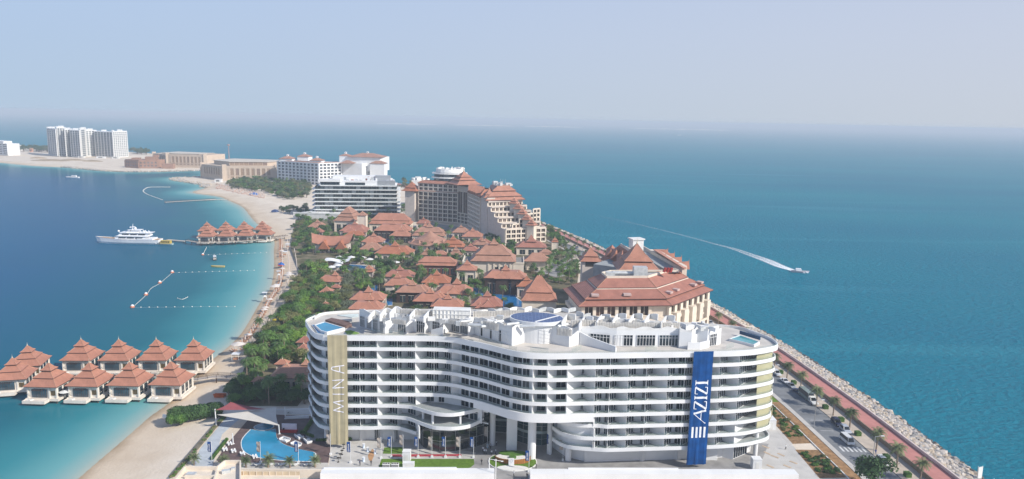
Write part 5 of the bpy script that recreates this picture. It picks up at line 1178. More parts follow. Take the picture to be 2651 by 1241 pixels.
H5('shaded villa in the courtyard of the red hotel', 440, 622, 172, dr=.85, ze=4.5, **C1)
H5('hipped villa right at the foot of the red hotel courtyard', 540, 762, 216, dr=.8, ze=4.5, **C1)
H5('pair of joined hip roofs near the foot of the red hotel wing', 648, 842, 292, dr=.6, ze=4.2, cup=.3, wing=(.22, .1, .6, .8, .6))
H4('villa with a two-step roof left of the small upper pool', 830, 1034, 380, dr=.75, ze=4.5, cup=.24, wing=(0, -.35, .55, .6, -.5))
H4('wide low villa in the trees just in front of the two-step roof', 808, 1032, 450, dr=.6, ze=4, wing=(.0, -.3, .5, .7, -.2), n=5)
H4('wide villa with a cupola in front of the round building', 950, 1302, 490, dr=.6, ze=5, cup=.2, wing=(.15, -.3, .35, .6, -.2), n=6, wall=CREAM)
H5('villa with a neat pyramid roof between the palms and the round building', 110, 240, 405, dr=.9, ze=4.2, cup=.4)
H5('long low roof behind the row of four palms', 235, 400, 405, dr=.6, ze=3.6, wing=(.25, -.1, .35, .7, .4))
H5('three-tiered villa right of the round building', 320, 570, 322, dr=.7, ze=5.5, tiers=2, cup=.26, wall=CREAM, n=4)
H5('hip-roofed house right of the three-tiered villa', 405, 548, 400, dr=.8, ze=4.5, cup=.42)
H5('small square house beside the grey flat roof of the great hall', 540, 722, 362, dr=.75, ze=5, cup=.28)
H5('L-shaped villa between the square house and the great hall', 660, 830, 300, dr=.6, ze=4.5, R=ROOFF, cup=.3, cupoff=(.1, 0))
H5('low spreading roof on a flat terrace in front of the stepped hotel end', 1105, 1432, 326, dr=.62, ze=5.5, cup=.34, wall=CREAM, pitch=.3)
H5('tiny two-tier gate tower by the road', 1478, 1552, 270, dr=1., ze=8, tiers=2, wall=CREAM, openf=False, overhang=.5, pitch=.5, R=ROOF3)
H5('small low tiered roof in front of the gate tower', 1340, 1492, 402, dr=.7, ze=4, tiers=2, R=ROOFF)
H5('pale hipped entrance canopy roof at the car turning circle', 1185, 1476, 472, dr=.62, ze=6, R=ROOFF, openf=False, pitch=.38, overhang=2.5, wall=CREAM)
# great hall
hr, (hx, hy, hw, hd, hze, ha, hf, ht) = H5('great hall with the largest double roof in the middle of the village', 632, 1110, 472, dr=.72, ze=10, tiers=2, cup=.2, wall=CREAM, n=5, top=.25, pitch=.42, overhang=2.)
q = MB(); q.obox(hx, hy + 1, GZ, hw * 1.34, hd * .95, 8.6, 0, 0); q.obox(hx, hy + 1, GZ + 8.6, hw * 1.3, hd * .9, .12, 0, 1)
for s_ in (-1, 1): q.obox(hx + s_ * hw * .67, hy + 1, GZ + 8.6, .5, hd * .95, .9)
q.obox(hx, hy + 1 - hd * .475, GZ + 8.6, hw * 1.34, .5, .9)
for i in range(5): q.obox(hx - hw * .1 + i * 3.2, hy + .9 - hd * .48, GZ, 1.0, .5, 8.4)
q.build('flat_roof_wing', [CREAM, mat('grey_gravel_roof', (.24, .23, .21), .9, .2, 1)], hr)
q = MB(); q.obox(hx + hw * .22, hy + .7 - hd * .475, GZ + 1, hw * .35, .3, 5.5); q.build('window', DARKG, hr)
H5('long two-tier gallery left of the great hall', 65, 500, 515, dr=.42, ze=6, tiers=2, cup=.0, wall=REDW, n=8, top=.5, pitch=.34)
H5('tall glazed pavilion standing over the pool stairs', 482, 702, 565, dr=.85, ze=8.5, cup=.34, wall=CREAM, n=2, pitch=.3)
H5('double-storey restaurant over the blue pool with open dark bays', 770, 1224, 648, dr=.5, ze=9, cup=.2, wing=(-.08, -.25, .35, .6, -.1), wing2=(.28, -.2, .35, .7, -.2), wall=WOOD, n=7, R=ROOFM)
H5('villa squeezed between the restaurant and the steep pyramid roof', 1110, 1330, 735, dr=.8, ze=6, cup=.32, R=ROOF3)
H5('low hip roof just right of the steep pyramid roof', 1310, 1440, 722, dr=.7, ze=4, R=ROOFF)
H5('steep double pyramid roof house nearest the red roofed hotel', 1160, 1542, 884, dr=.82, ze=8.5, tiers=2, wall=CREAM, n=1, openf=False, top=.1, pitch=.62, R=ROOFM)
H4('small open hut with two tiers beside the lagoon pool', 842, 946, 655, dr=.95, ze=3.2, tiers=2, openf=False, pitch=.45)
H4('villa above the dark lounge pool, the back one of two', 1035, 1316, 700, dr=.6, ze=5, cup=.22, n=4)
H4('villa above the dark lounge pool, the front one of two', 1043, 1284, 775, dr=.7, ze=5, cup=.28, cupoff=(-.05, .1), wing=(-.3, -.2, .4, .7, -.3))
H4('villa with a wide right wing beside the dark lounge pool', 1145, 1436, 845, dr=.62, ze=5.5, cup=.26, wing=(.3, .15, .5, .6, .4), wall=WOOD)
H5('villa with a forward gable in the middle of the front rows', 120, 422, 695, dr=.75, ze=5, cup=.24, wing=(-.12, -.4, .5, .5, -.6), wing2=(-.2, -.55, .3, .3, -1.2))
H5('wide villa with three ridges left of the blue pool', 262, 655, 808, dr=.62, ze=5, cup=.24, cupoff=(.05, .2), wing=(.0, -.25, .4, .7, .2), wing2=(.3, -.3, .35, .6, 0), n=5)
H5('villa with white awnings above the white hotel, near the water tank', 30, 372, 890, dr=.68, ze=5, cup=.24, wing=(.3, .15, .45, .6, .2), wall=WOOD)
H5('villa roof just behind the white hotel right of the awnings', 215, 562, 944, dr=.6, ze=4.5, cup=.24)
H5('villa whose wing roofs reach the blue pool, behind the hotel roof', 632, 972, 938, dr=.72, ze=5, cup=.26, cupoff=(0, .15), wing=(.05, -.3, .45, .7, 0), wing2=(-.2, -.42, .3, .4, -.6), n=4)
H4('villa roof in the trees right of the yellowish tree', 418, 642, 745, dr=.7, ze=4.5, cup=.26, cupoff=(.2, 0))
H4('small hip roof joined to the front of that tree-hidden villa', 550, 640, 800, dr=.7, ze=4)
H4('little pyramid roof poking out of the dense green grove', 445, 562, 842, dr=.9, ze=4)
H4('little roof half hidden in the grove above the yellowish tree', 455, 538, 965, dr=.9, ze=4)
H4('stacked villa at the left of the white hotel roof, the back one', 722, 1042, 912, dr=.6, ze=5.5, cup=.24, n=5)
H4('stacked villa at the left of the white hotel roof, the front one', 702, 1022, 1000, dr=.62, ze=5.2, cup=.24, cupoff=(.08, .2), wing=(.1, -.2, .5, .7, .1), wing2=(-.32, -.1, .35, .7, -.4), n=4)
H4('low roof corner just above the hotel roof terrace', 712, 850, 1075, dr=.7, ze=4)
H4('tiny pyramid cap beside the hotel roof pool', 378, 442, 1082, dr=1, ze=4.5, openf=False)
house('pyramid roof by the grove edge left of the hotel, with a pale spike', 782, 904, 28, 1, 4.2, group=RG); house('partly hidden roof behind that spiked pyramid roof', 788, 888, 46, .7, 4.2, group=RG)
house('low roof patch under the big green tree left of the hotel', 727, 944, 36, .7, 3.8, group=RG)
H7 = house('large villa left of the hotel with an entrance porch and forward wing', 762, 980, 136, .55, 5, cup=.16, cupoff=(.12, .1), wing=(.22, -.35, .42, .6, -.4), wing2=(-.22, -.05, .5, .8, .1), n=5, group=RG)
house('small gate pavilion with four posts by the beach hedge', 663, 989, 28, 1, 3.6, openf=False, group=RG)
# more village roofs seen between the trees
# round building
x, y = G(1108, 636, GZ + 6); rr = thing('round_building', (x, y + 13, GZ), 'round cream building with a fan of clay roof segments', 'building', RG)
cx0, cy0 = x, y + 13; q = MB(); q.lathe(cx0, cy0, [(14, GZ), (14, GZ + 6)], 28); q.lathe(cx0, cy0, [(14.4, GZ + 5.4), (14.4, GZ + 6.1)], 28); q.build('wall', CREAM, rr)
q = MB(); q.lathe(cx0, cy0, [(15.6, GZ + 6), (15.6, GZ + 6.3), (10.5, GZ + 7.6), (10.3, GZ + 8.3), (11, GZ + 8.3), (5.5, GZ + 10.6), (.1, GZ + 14.2)], 28)
q.build('roof', ROOFF, rr)
for a in (-2.9, -2.3, -1.7, -1.1, -.5): wx, wy = cx0 + 11.5 * math.cos(a), cy0 + 10.5 * math.sin(a); q = MB(); q.tier(wx, wy, GZ + 6.4, 9, 6, 2.6, 3, .1, a + PI / 2, 0, .2, 1); q.build('wing_roof', ROOFF, rr)
for i in range(9): a = PI + i * PI / 8; q = MB(); q.obox(cx0 + 14.1 * math.cos(a), cy0 + 14.1 * math.sin(a), GZ + 2.6, .2, 2.4, 2.2, a); q.build('window', DARKG, rr)
# saddle roofed hall by the beach
(ax, ay), (bx, by) = Z4(382, 415), Z4(728, 418); A = np.array(G(ax, ay, GZ + 5)); B = np.array(G(bx, by, GZ + 5)); D_ = 11.
sr = thing('saddle_roof_hall', (float(A[0] + B[0]) / 2, float(A[1]) + 5, GZ), 'long hall with a sagging saddle roof and upswept gable ends', 'building', RG); q = MB(); n = 16
def sad(u, v):
    p = A * (1 - u) + B * u; k = (2 * u - 1) ** 2; ov = (u - .5) * (.0 + 2.2 * (1 - abs(v - .5) * 0)); h = 5.6 * (1 - abs(2 * v - 1)) + 2.0 * k + .35; return (float(p[0] + (u - .5) * 3.2 * (1 - abs(2 * v - 1))), float(p[1] + D_ * v), GZ + 5 + h)
for i in range(n):
    for j in range(6): q.quad(sad(i / n, j / 6), sad((i + 1) / n, j / 6), sad((i + 1) / n, (j + 1) / 6), sad(i / n, (j + 1) / 6)); q.quad(*[(x_, y_, z_ - .3) for x_, y_, z_ in (sad(i / n, j / 6), sad(i / n, (j + 1) / 6), sad((i + 1) / n, (j + 1) / 6), sad((i + 1) / n, j / 6))], 1)
ro = q.build('roof', [TILE, EAVE], sr); q = MB()
for u in (0, 1):
    for v in (0, .5, 1): finial(q, *sad(u, v), .6)
q.build('finial', GOLD, ro); q = MB(); q.prism([tuple(A + [1.5, 1.2]), tuple(B + [-1.5, 1.2]), tuple(B + [-1.5, D_ - 1]), tuple(A + [1.5, D_ - 1])], GZ, GZ + 5.3); q.build('wall', CREAM2, sr)
for u in (.33, .78):
    p = A * (1 - u) + B * u; q = MB(); w_ = 7.5; q.add([(p[0] - w_ / 2, p[1] - 2.5, GZ + 3.2), (p[0], p[1] - 2.8, GZ + 9), (p[0] + w_ / 2, p[1] - 2.5, GZ + 3.2), (p[0], p[1] + 5, GZ + 9.4), (p[0] - w_ / 2, p[1] + 4, GZ + 3.2), (p[0] + w_ / 2, p[1] + 4, GZ + 3.2)], [(0, 1, 3, 4), (1, 2, 5, 3), (0, 2, 1)]); q.build('gable_roof', [TILE3, EAVE], sr)
openings(sr, float(A[0] + B[0]) / 2, float(A[1] + 1.2 + D_ / 2 - .6), GZ, float(B[0] - A[0]) - 3, D_ - 2.2, 4.5, 0, 7)

# ------------------------------------------------------------------ overwater villas
def make_water_villa():
    r = thing('overwater_villa', (0, 0, 0), None, None); W = 11.6
    q = MB(); q.box(-5.6, -5.2, 1.3, 5.6, 5.6, 1.75); q.box(-5.2, -7.6, 1.0, 2.4, -5.2, 1.5); q.box(-5.3, -7.75, .75, 2.5, -7.5, 1.75); q.box(2.3, -7.7, .75, 2.55, -5.2, 1.7); q.box(-5.35, -7.7, .75, -5.1, -5.2, 1.7); q.box(-5.7, -5.3, .95, 5.7, -5.1, 1.75); q.box(5.6, -5.2, .95, 5.8, 5.6, 1.75); q.build('platform', mat('platform_cream', (.70, .63, .55), .8, .1), r)
    q = MB()
    for x in (-4.8, 0, 4.8):
        for y in (-4.6, 0, 4.8): q.bar((x, y, -2), (x, y, 1.35), .28, 0, 8)
    q.build('stilts', mat('stilt', (.09, .08, .07), .8), r)
    q = MB(); q.box(-4.9, -4.6, 1.75, 4.9, 4.9, 5.9); q.box(-5.1, -4.85, 5.25, 5.1, 5.1, 5.9)
    for x in (-5, -.1 + 2.6, 4.95):
        for y in (-4.75, 4.9): q.box(x - .22, y - .22, 1.75, x + .22, y + .22, 5.9)
    q.build('wall', mat('villa_plaster', (.72, .66, .58), .8, .08, .4), r)
    q = MB(); q.box(-3.7, -4.72, 1.9, 1.5, -4.61, 4.7)
    for i in range(8): q.box(-3.7 + i * .74, -4.8, 1.9, -3.62 + i * .74, -4.7, 4.7, 1)
    q.build('window', [MIDG, WOOD], r); q = MB(); q.box(2.95, -4.72, 2.7, 4.5, -4.61, 4.3); q.box(3.7, -4.78, 2.6, 3.8, -4.7, 4.3, 1); q.build('window', [glass_mat('amber_glass', (.14, .09, .03), .2), WOOD], r)
    for i in range(3): q = MB(); q.box(4.92, -3.6 + i * 2.9, 2.1, 5.0, -1.7 + i * 2.9, 5.0); q.box(4.95, -3.6 + i * 2.9, 3.1, 5.04, -1.7 + i * 2.9, 3.18, 1); q.build('window', [DARKG, CREAM], r)
    q = MB(); 
    for i in range(7): q.box(-2.6 + i * .55, -6.4, 4.85, -2.5 + i * .55, -4.7, 4.95)
    q.box(-2.7, -6.4, 4.75, .95, -6.3, 4.85); q.build('pergola', WOOD, r)
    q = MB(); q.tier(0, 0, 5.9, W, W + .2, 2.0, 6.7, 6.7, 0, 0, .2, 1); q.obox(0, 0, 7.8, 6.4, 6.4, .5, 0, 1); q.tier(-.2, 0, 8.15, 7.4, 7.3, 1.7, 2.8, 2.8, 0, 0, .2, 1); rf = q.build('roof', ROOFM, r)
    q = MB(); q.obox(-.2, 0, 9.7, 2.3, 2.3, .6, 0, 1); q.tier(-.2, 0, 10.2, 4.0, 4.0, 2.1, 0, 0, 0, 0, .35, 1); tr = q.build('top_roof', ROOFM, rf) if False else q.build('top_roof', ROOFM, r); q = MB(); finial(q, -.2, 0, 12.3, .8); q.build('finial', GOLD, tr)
    q = MB(); q.lathe(-3.6, -6.4, [(.03, 1.5), (.03, 2.1)], 6); q.obox(-4, -6.4, 1.5, .7, 1.5, .3, .3); q.obox(-2.9, -6.5, 1.5, .7, 1.5, .3, -.2); q.build('deck_furniture', WHITE2, r)
    return Put(r)
WV = make_water_villa()
GV = 'villas on stilts in the near row'
near = [('front', Zm(0, 860, 3.166, [(322, 455), (662, 450), (1000, 445), (1345, 440)]), 5.3, ['front row villa on stilts, leftmost whole one', 'front row villa on stilts with the white parasol on its deck', 'front row villa on stilts, third from the left, between parasol villa and sand', 'front row villa on stilts closest to the sand']),
        ('back', Zm(0, 860, 3.166, [(600, 238), (915, 238), (1228, 236), (1540, 236)]), 5.3, ['back row villa on stilts, leftmost of the four beyond the walkway', 'back row villa on stilts, second of the four from the left', 'back row villa on stilts, third of the four from the left', 'back row villa on stilts beside the beach, next to the boardwalk stairs'])]
WVP = []
for nm, pts_, z_, labs in near:
    for (px, py), lab in zip(pts_, labs):
        x, y = G(px, py, 5.9); y += 5.9; a = -.02 if nm == 'front' else .06
        WVP.append((x, y)); WV((x, y, 0), a, (.95, .95, 1), lab, GV, 'overwater villa')
for (px, py), lab in zip(Zm(0, 860, 3.166, [(150, 280), (20, 392)]), ('large villa roof on stilts at the left edge, behind the front row', 'villa on stilts cut by the left edge')):
    x, y = G(px, py, 5.9); y += 5.9; WV((x, y, 0), .25, .95, lab, GV, 'overwater villa')
GV2 = 'villas on stilts in the far group beside the yacht'
Z7b = lambda q: Zm(220, 520, 3.546, q)
for (px, py), lab in zip(Z7b([(1100, 330), (1280, 328), (1457, 323), (1635, 315)]), ('far front villa on stilts, nearest the yacht', 'far front villa on stilts, second from the yacht', 'far front villa on stilts, third from the yacht', 'far front villa on stilts touching the beach')):
    x, y = G(px, py, 5.9); y += 5.9; WV((x, y, 0), .0, 1.0, lab, GV2, 'overwater villa')
for (px, py), lab in zip(Z7b([(1095, 281), (1270, 275), (1440, 270), (1608, 268)]), ('far back villa on stilts, behind the one nearest the yacht', 'far back villa on stilts, second from the yacht', 'far back villa on stilts, third from the yacht', 'far back villa on stilts closest to the beach')):
    x, y = G(px, py, 5.9); y += 5.9; WV((x, y, 0), .0, 1.0, lab, GV2, 'overwater villa')
# parasol, boardwalks
def make_parasol(m, R_=1.9, h=2.6, nm='parasol', n=10):
    r = thing(nm, (0, 0, 0), None, None); q = MB(); q.bar((0, 0, 0), (0, 0, h), .05, 0, 6); q.build('pole', WHITE2, r); q = MB(); q.lathe(0, 0, [(R_, h - .55), (R_ * .98, h - .5), (R_ * .5, h - .2), (.05, h + .08)], n); q.build('canopy', m, r); return Put(r)
PSL = make_parasol(WHITE2); x, y = G(*Zm(0, 860, 3.166, [(535, 535)])[0], 1.5); PSL((x, y, 1.5), 0, .95, 'white parasol on the deck of a front row villa on stilts', None, 'parasol')
def boardwalk(pts_, w_, z, label, rail=True):
    c = catmull([G(*p_, z) for p_ in pts_], 1.5); r = thing('boardwalk', (float(c[0][0]), float(c[0][1]), 0), label, 'boardwalk'); q = MB(); ribbon_wall(q, c, w_, z - .25, z); q.build('deck', mat('walkway_cream', (.52, .45, .38), .8, .12), r)
    if rail:
        for s_ in (0, w_ - .1):
            o = offs(c, s_); q = MB()
            for i in range(0, len(o), 2): q.bar((*o[i], z), (*o[i], z + 1.1), .08, 0)
            for k in (.45, .8, 1.1):
                for i in range(len(o) - 1): q.bar((*o[i], z + k), (*o[i + 1], z + k), .05)
            q.build('railing', WOOD, r)
    q = MB()
    for i in range(0, len(c), 5): q.bar((*c[i], -1), (*c[i], z - .2), .2)
    q.build('pile', WOOD, r)
boardwalk([(-40, 990), (150, 985), (330, 980), (440, 975), (500, 985), (560, 978), (610, 982), (650, 984)], 2.4, 2.8, 'long dark-railed boardwalk between the near villa rows and the garden')
boardwalk([(480, 623), (520, 628), (620, 625), (700, 618), (745, 612)], 2.4, 2.6, 'dark-railed boardwalk through the far group of villas to the beach')
boardwalk([(430, 621), (476, 625)], 2.5, 1.2, 'narrow pier from the far villas towards the yacht', False)
boardwalk([(428, 524), (512, 519), (560, 516)], 2.8, 1.3, 'long low jetty in the lagoon in front of the pale beach', True)
boardwalk([(512, 519), (590, 516)], 1.2, 1.4, 'thin end of the jetty reaching the sand', False)
# ------------------------------------------------------------------ large hotels and far buildings
class Bag:
    def __init__(s): s.w = []
    def add(s, area, mb): s.w.append((area, mb))
    def flush(s, root, mats, nm='window'):
        s.w.sort(key=lambda t: -t[0])
        for _, m in s.w[:90]: m.build(nm, mats, root)
        if len(s.w) > 90:
            R_ = MB()
            for _, m in s.w[90:]: o = len(R_.v); R_.v += m.v; R_.f += [tuple(i + o for i in f) for f in m.f]; R_.m += m.m
            tag(R_.build(nm + 's', mats, root), kind='stuff')
def facade(grid, bag, a, b, z0, z1, nx, nz, pier=.25, slab=.3, depth=.7, mi=0, arch=False, skip=None, alt=False):
    """cells of glass set back behind piers and slabs; a->b runs left to right seen from outside"""
    a, b = np.array(a, float), np.array(b, float); L = np.linalg.norm(b - a); t = (b - a) / L; n = np.array([t[1], -t[0]]); cw, ch = L / nx, (z1 - z0) / nz; d_ = n * depth
    for i in range(nx + 1):
        p = a + t * cw * i; w_ = cw * pier / 2; grid.prism([tuple(p - t * w_), tuple(p + t * w_), tuple(p + t * w_ + d_), tuple(p - t * w_ + d_)], z0, z1, mi)
    for j in range(nz + 1):
        z = z0 + ch * j; h = ch * slab / 2; grid.prism([tuple(a), tuple(b), tuple(b + d_ * 1.03), tuple(a + d_ * 1.03)], z - h, z + h, mi)
    for i in range(nx):
        for j in range(nz):
            if skip and skip(i, j): continue
            p, q = a + t * (cw * (i + pier / 2)) + n * .06, a + t * (cw * (i + 1 - pier / 2)) + n * .06; m = MB(); m.quad((*p, z0 + ch * (j + slab / 2)), (*q, z0 + ch * (j + slab / 2)), (*q, z0 + ch * (j + 1 - slab / 2)), (*p, z0 + ch * (j + 1 - slab / 2)), random.choice([0, 0, 1]))
            c_ = (p + q) / 2 + n * .04; m.prism([tuple(c_ - t * .08), tuple(c_ + t * .08), tuple(c_ + t * .08 + n * .05), tuple(c_ - t * .08 + n * .05)], z0 + ch * (j + slab / 2), z0 + ch * (j + 1 - slab / 2), 2); bag.add(cw * ch + rnd() * .01, m)
def inset(poly, d):
    """inward offset of a counter-clockwise polygon"""
    n = len(poly); out = []
    for i in range(n):
        p0, p1, p2 = np.array(poly[i - 1]), np.array(poly[i]), np.array(poly[(i + 1) % n]); e1 = (p1 - p0) / np.linalg.norm(p1 - p0); e2 = (p2 - p1) / np.linalg.norm(p2 - p1)
        n1, n2 = np.array([-e1[1], e1[0]]), np.array([-e2[1], e2[0]]); s_ = (n1 + n2); s_ = s_ / (1 + n1 @ n2 + 1e-9); out.append(tuple(p1 + s_ * d))
    return out
def skirt(mb, poly, z0, d, h, mi=0, ue=1):
    """sloping roof ring around a polygon"""
    i_ = inset(poly, d); n = len(poly)
    for k in range(n):
        a, b, c_, e_ = poly[k], poly[(k + 1) % n], i_[(k + 1) % n], i_[k]; mb.quad((*a, z0), (*b, z0), (*c_, z0 + h), (*e_, z0 + h), mi); mb.quad((*a, z0 - .35), (*b, z0 - .35), (*b, z0), (*a, z0), ue)
        mb.bar((*a, z0 + .05), (*e_, z0 + h + .05), .16, 2)
    mb.add([(*p, z0 - .35) for p in poly], [tuple(range(n))[::-1]], ue); return i_
WGL = [glass_mat('far_glass_dark', (.02, .03, .042), .3, .3), glass_mat('far_glass_mid', (.06, .08, .10), .3, .3), WHITE2]
BGL = [glass_mat('brown_glass', (.035, .025, .022), .3, .3), glass_mat('brown_glass_mid', (.09, .055, .045), .4, .2), CREAM]
# ---- tall red-roofed hotel
rh = thing('resort_hotel', (-40, 620, GZ), 'tall cream hotel with red pagoda roofs and stepped terraces towards the road', 'hotel'); bag = Bag(); W_ = MB(); Gd = MB()
A1, B1, C1_, D1, E1, F1_, H1 = (-84, 655), (-48, 641), (-38, 629), (-26, 590), (-20, 577), (-5, 545), (25.4, 558)
W_.prism([A1, B1, C1_, (-25, 636), (-40, 662), (-80, 676)], GZ, 36.5); W_.prism([C1_, D1, E1, (-14, 581), (-10, 640), (-25, 638)], GZ, 30.5)
W_.obox(-90.5, 658, GZ, 9, 11, 28, -.25, 0); W_.prism([D1, E1, (-14, 580), (-17, 594)], 30, 33)
facade(Gd, bag, A1, B1, 4, 29.6, 8, 7, .16, .2, 1.2); facade(Gd, bag, A1, B1, 30.6, 37, 8, 2, .3, .3, .6); facade(Gd, bag, C1_, D1, 4, 32, 8, 8, .3, .35, .8); [facade(Gd, bag, np.array(F1_) + u * (34 - 6.8 * j_), np.array(F1_) + u * (34 - 6.8 * (j_ + 1)), 3.5, 29.5 - 3.35 * (j_ + 1), 2, 7 - j_, .3, .35, .6) for j_ in range(5)]
facade(Gd, bag, B1, C1_, 13, 32, 2, 1, .12, .03, .4); facade(Gd, bag, B1, C1_, 4, 13, 3, 3, .15, .2, .8)
u = np.array([-.42, .905])
for i in range(6):
    L_, R_ = np.array(F1_) + u * i * 7.0 + np.array([.2 + .04 * i, 0]), np.array(H1) + u * i * 7.0 - np.array([i * .6, -.2 * i]); z1 = 13 + 3.35 * i; bk = u * 12
    W_.prism([tuple(L_ + u * .8), tuple(R_ + u * .8), tuple(R_ + bk), tuple(L_ + bk)], GZ, z1)
    W_.wall(L_, R_, z1 - .2, z1 + 1.1, .4); W_.wall(R_, R_ + bk, z1 - .2, z1 + 1.1, .4)
    if i == 0: facade(Gd, bag, L_, R_, GZ + .5, 13, 8, 3, .22, .28, .9); facade(Gd, bag, R_, R_ + bk, GZ + .5, 13, 3, 3, .3, .3, .4)
    else: facade(Gd, bag, L_ + u * .8, R_ + u * .8, z1 - 3.2, z1 - .3, 9, 1, .3, .2, .3)
W_.build('wall', CREAM2, rh); Gd.build('facade_frame', CREAM, rh); bag.flush(rh, BGL)
def pag(root, x, y, z, w, tiers=2, a=0, R=None, p=.5, fin=1.):
    q = MB(); cw = w
    for t in range(tiers):
        last = t == tiers - 1; tw = .05 if last else cw * .58; h = (cw - tw) / 2 * p * (1 if not last else 1.35) * 2 * .9; q.tier(x, y, z, cw, cw, h, tw, tw, a, 0, .25, 1); z += h
        if not last: q.obox(x, y, z - .2, tw * .95, tw * .95, .7, a, 1); z += .4; cw = tw * 1.15
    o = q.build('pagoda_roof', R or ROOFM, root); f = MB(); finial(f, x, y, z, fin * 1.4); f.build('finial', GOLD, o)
pag(rh, -90.5, 658, 30, 15, 2, -.25, ROOF3, .42); pag(rh, -43, 640, 38.5, 24, 3, .5, ROOFM, .36, 2); pag(rh, -19, 586, 33, 12, 2, .3, ROOFM, .42)
for i in range(5):
    c_ = (np.array(F1_) + np.array(H1)) / 2 + u * (i * 7.0 - 1.0) + np.array([4.0 - i * .4, 0]); q = MB(); z1 = 16.2 + 3.35 * i; q.obox(*c_, GZ if i == 0 else z1 - 6, 5.6, 5, z1 - (GZ if i == 0 else z1 - 6), -.42); q.obox(*c_, z1 - 1.6, 6.0, 5.4, .3, -.42); q.build('stair_tower', CREAM, rh); pag(rh, *c_, z1, 7.6, 2, -.42, ROOFM, .42, .7)
q = MB(); tp = [tuple(np.array(F1_) + u * 36), tuple(np.array(H1) + u * 36 + [-2, 0]), tuple(np.array(H1) + u * 72), (-25, 640)]; tp = inset(tp, -1.5)
i1 = skirt(q, tp, 31.2, 3, 2.2); q.prism(i1, 33.2, 33.9, 2); i1 = skirt(q, inset(i1, -.8), 34, 4.5, 3.2); q.prism(i1, 37, 37.8, 2); i1 = skirt(q, inset(i1, -.8), 38, 4, 3.0); q.prism(i1, 40.6, 41.6, 2); q.build('roof', ROOFM, rh)
q = MB(); sp_ = [A1, B1, (-42, 648), (-80, 664)]; skirt(q, inset(sp_, -1.2), 30.2, 1.6, 1.0); skirt(q, inset(sp_, -1.0), 37.2, 3.5, 2.2); q.build('roof', ROOFM, rh); q = MB(); skirt(q, inset([C1_, D1, (-12, 596), (-26, 636)], -1.2), 32.5, 6, 5.5); q.build('roof', ROOF3, rh)
for i in range(4):
    p = np.array(C1_) * (1 - (i + .7) / 5) + np.array(D1) * (i + .7) / 5; q = MB(); x_, y__ = p; q.add([(x_ - 1.5, y__ - 3, 34.5), (x_ - 1.5, y__ + 3, 34.5), (x_ - 1.5, y__, 39.2), (x_ + 6, y__ - 3, 35.5), (x_ + 6, y__ + 3, 35.5), (x_ + 6, y__, 39.5)], [(0, 2, 5, 3), (1, 4, 5, 2), (0, 1, 2)]); q.build('gable_roof', ROOFM, rh)
q = MB()
for i in range(24): p = inset(tp, ru(13, 16)); x_, y__ = random.choice(p); q.obox(x_ + ru(-6, 6), y__ + ru(-6, 6), 40.8, ru(1, 4), ru(1, 3), ru(.8, 3), ru(0, 1))
tc_ = np.mean(tp, axis=0)
for i in range(3): q.bar((tc_[0] + i * 2, tc_[1] - 4 - i, 41), (tc_[0] + i * 2, tc_[1] - 4 - i, 46), .15)
q.build('roof_plant', GALV, rh)
# ---- black and white banded hotel
bw = thing('banded_hotel', (-145, 680, GZ), 'dark glass hotel with long white balcony slabs and a cluttered white roof', 'hotel'); a, b_ = np.array([-181., 671]), np.array([-108., 680.]); t = (b_ - a) / np.linalg.norm(b_ - a); nb_ = np.array([-t[1], t[0]])
q = MB(); q.prism([tuple(a), tuple(b_), tuple(b_ + nb_ * 30), tuple(a + nb_ * 30)], GZ, 31, 0); q.build('core', DARK, bw); bag = Bag(); q = MB(); dummy = MB()
for j in range(8):
    z = 5.6 + 3.7 * j; ex = 3.5 if j < 7 else -2
    p0, p1 = a - t * ex, b_ + t * (3 if j < 7 else 0); q2 = MB(); off_ = -nb_ * 2.4; q2.prism([tuple(p0 + off_ + t * 3), tuple(p1 + off_), tuple(p1 + nb_ * 30), tuple(p0 + nb_ * 28), tuple(p0 + nb_ * 3)], z - .35, z + .35); o = q2.build('balcony', WHITE, bw)
    q3 = MB(); q3.wall(p0 + off_ + t * 3, p1 + off_, z + .35, z + 1.2, .04); q3.build('glass_railing', CLEAR, o)
    for i in range(18):
        p, p2 = a + t * 73.5 * (i + .05) / 18 - nb_ * .1, a + t * 73.5 * (i + .95) / 18 - nb_ * .1; m = MB(); m.quad((*p, z - 3.2), (*p2, z - 3.2), (*p2, z - .4), (*p, z - .4), random.choice([0, 0, 1, 3])); c_ = (p + p2) / 2; m.obox(*c_, z - 3.2, .12, .16, 2.8, 0, 2); bag.add(rnd(), m)
bag.flush(bw, [glass_mat('bw_glass', (.018, .026, .03), .15, .5), glass_mat('bw_glass_b', (.05, .075, .085), .15, .5), METAL, mat('net_curtain', (.30, .33, .34), .8)])
q = MB(); q.prism([tuple(a + t * 4), tuple(b_ - t * 1), tuple(b_ + nb_ * 30 - t * 3), tuple(a + nb_ * 28 + t * 4)], 31.5, 35, 0); q.prism([tuple(a + t * 3 - nb_ * 2), tuple(a + t * 23 - nb_ * 2), tuple(a + t * 23 + nb_ * 4), tuple(a + t * 3 + nb_ * 4)], 35, 37.2, 0); q.prism([tuple(a + t * 14 + nb_ * 16), tuple(b_ - t * 6 + nb_ * 16), tuple(b_ - t * 8 + nb_ * 30), tuple(a + t * 14 + nb_ * 30)], 35, 39, 0)
q.prism([tuple(a + t * 20), tuple(b_ - t * 16), tuple(b_ - t * 16 + nb_ * 5), tuple(a + t * 20 + nb_ * 5)], 35, 36, 0); q.build('penthouse', WHITE, bw)
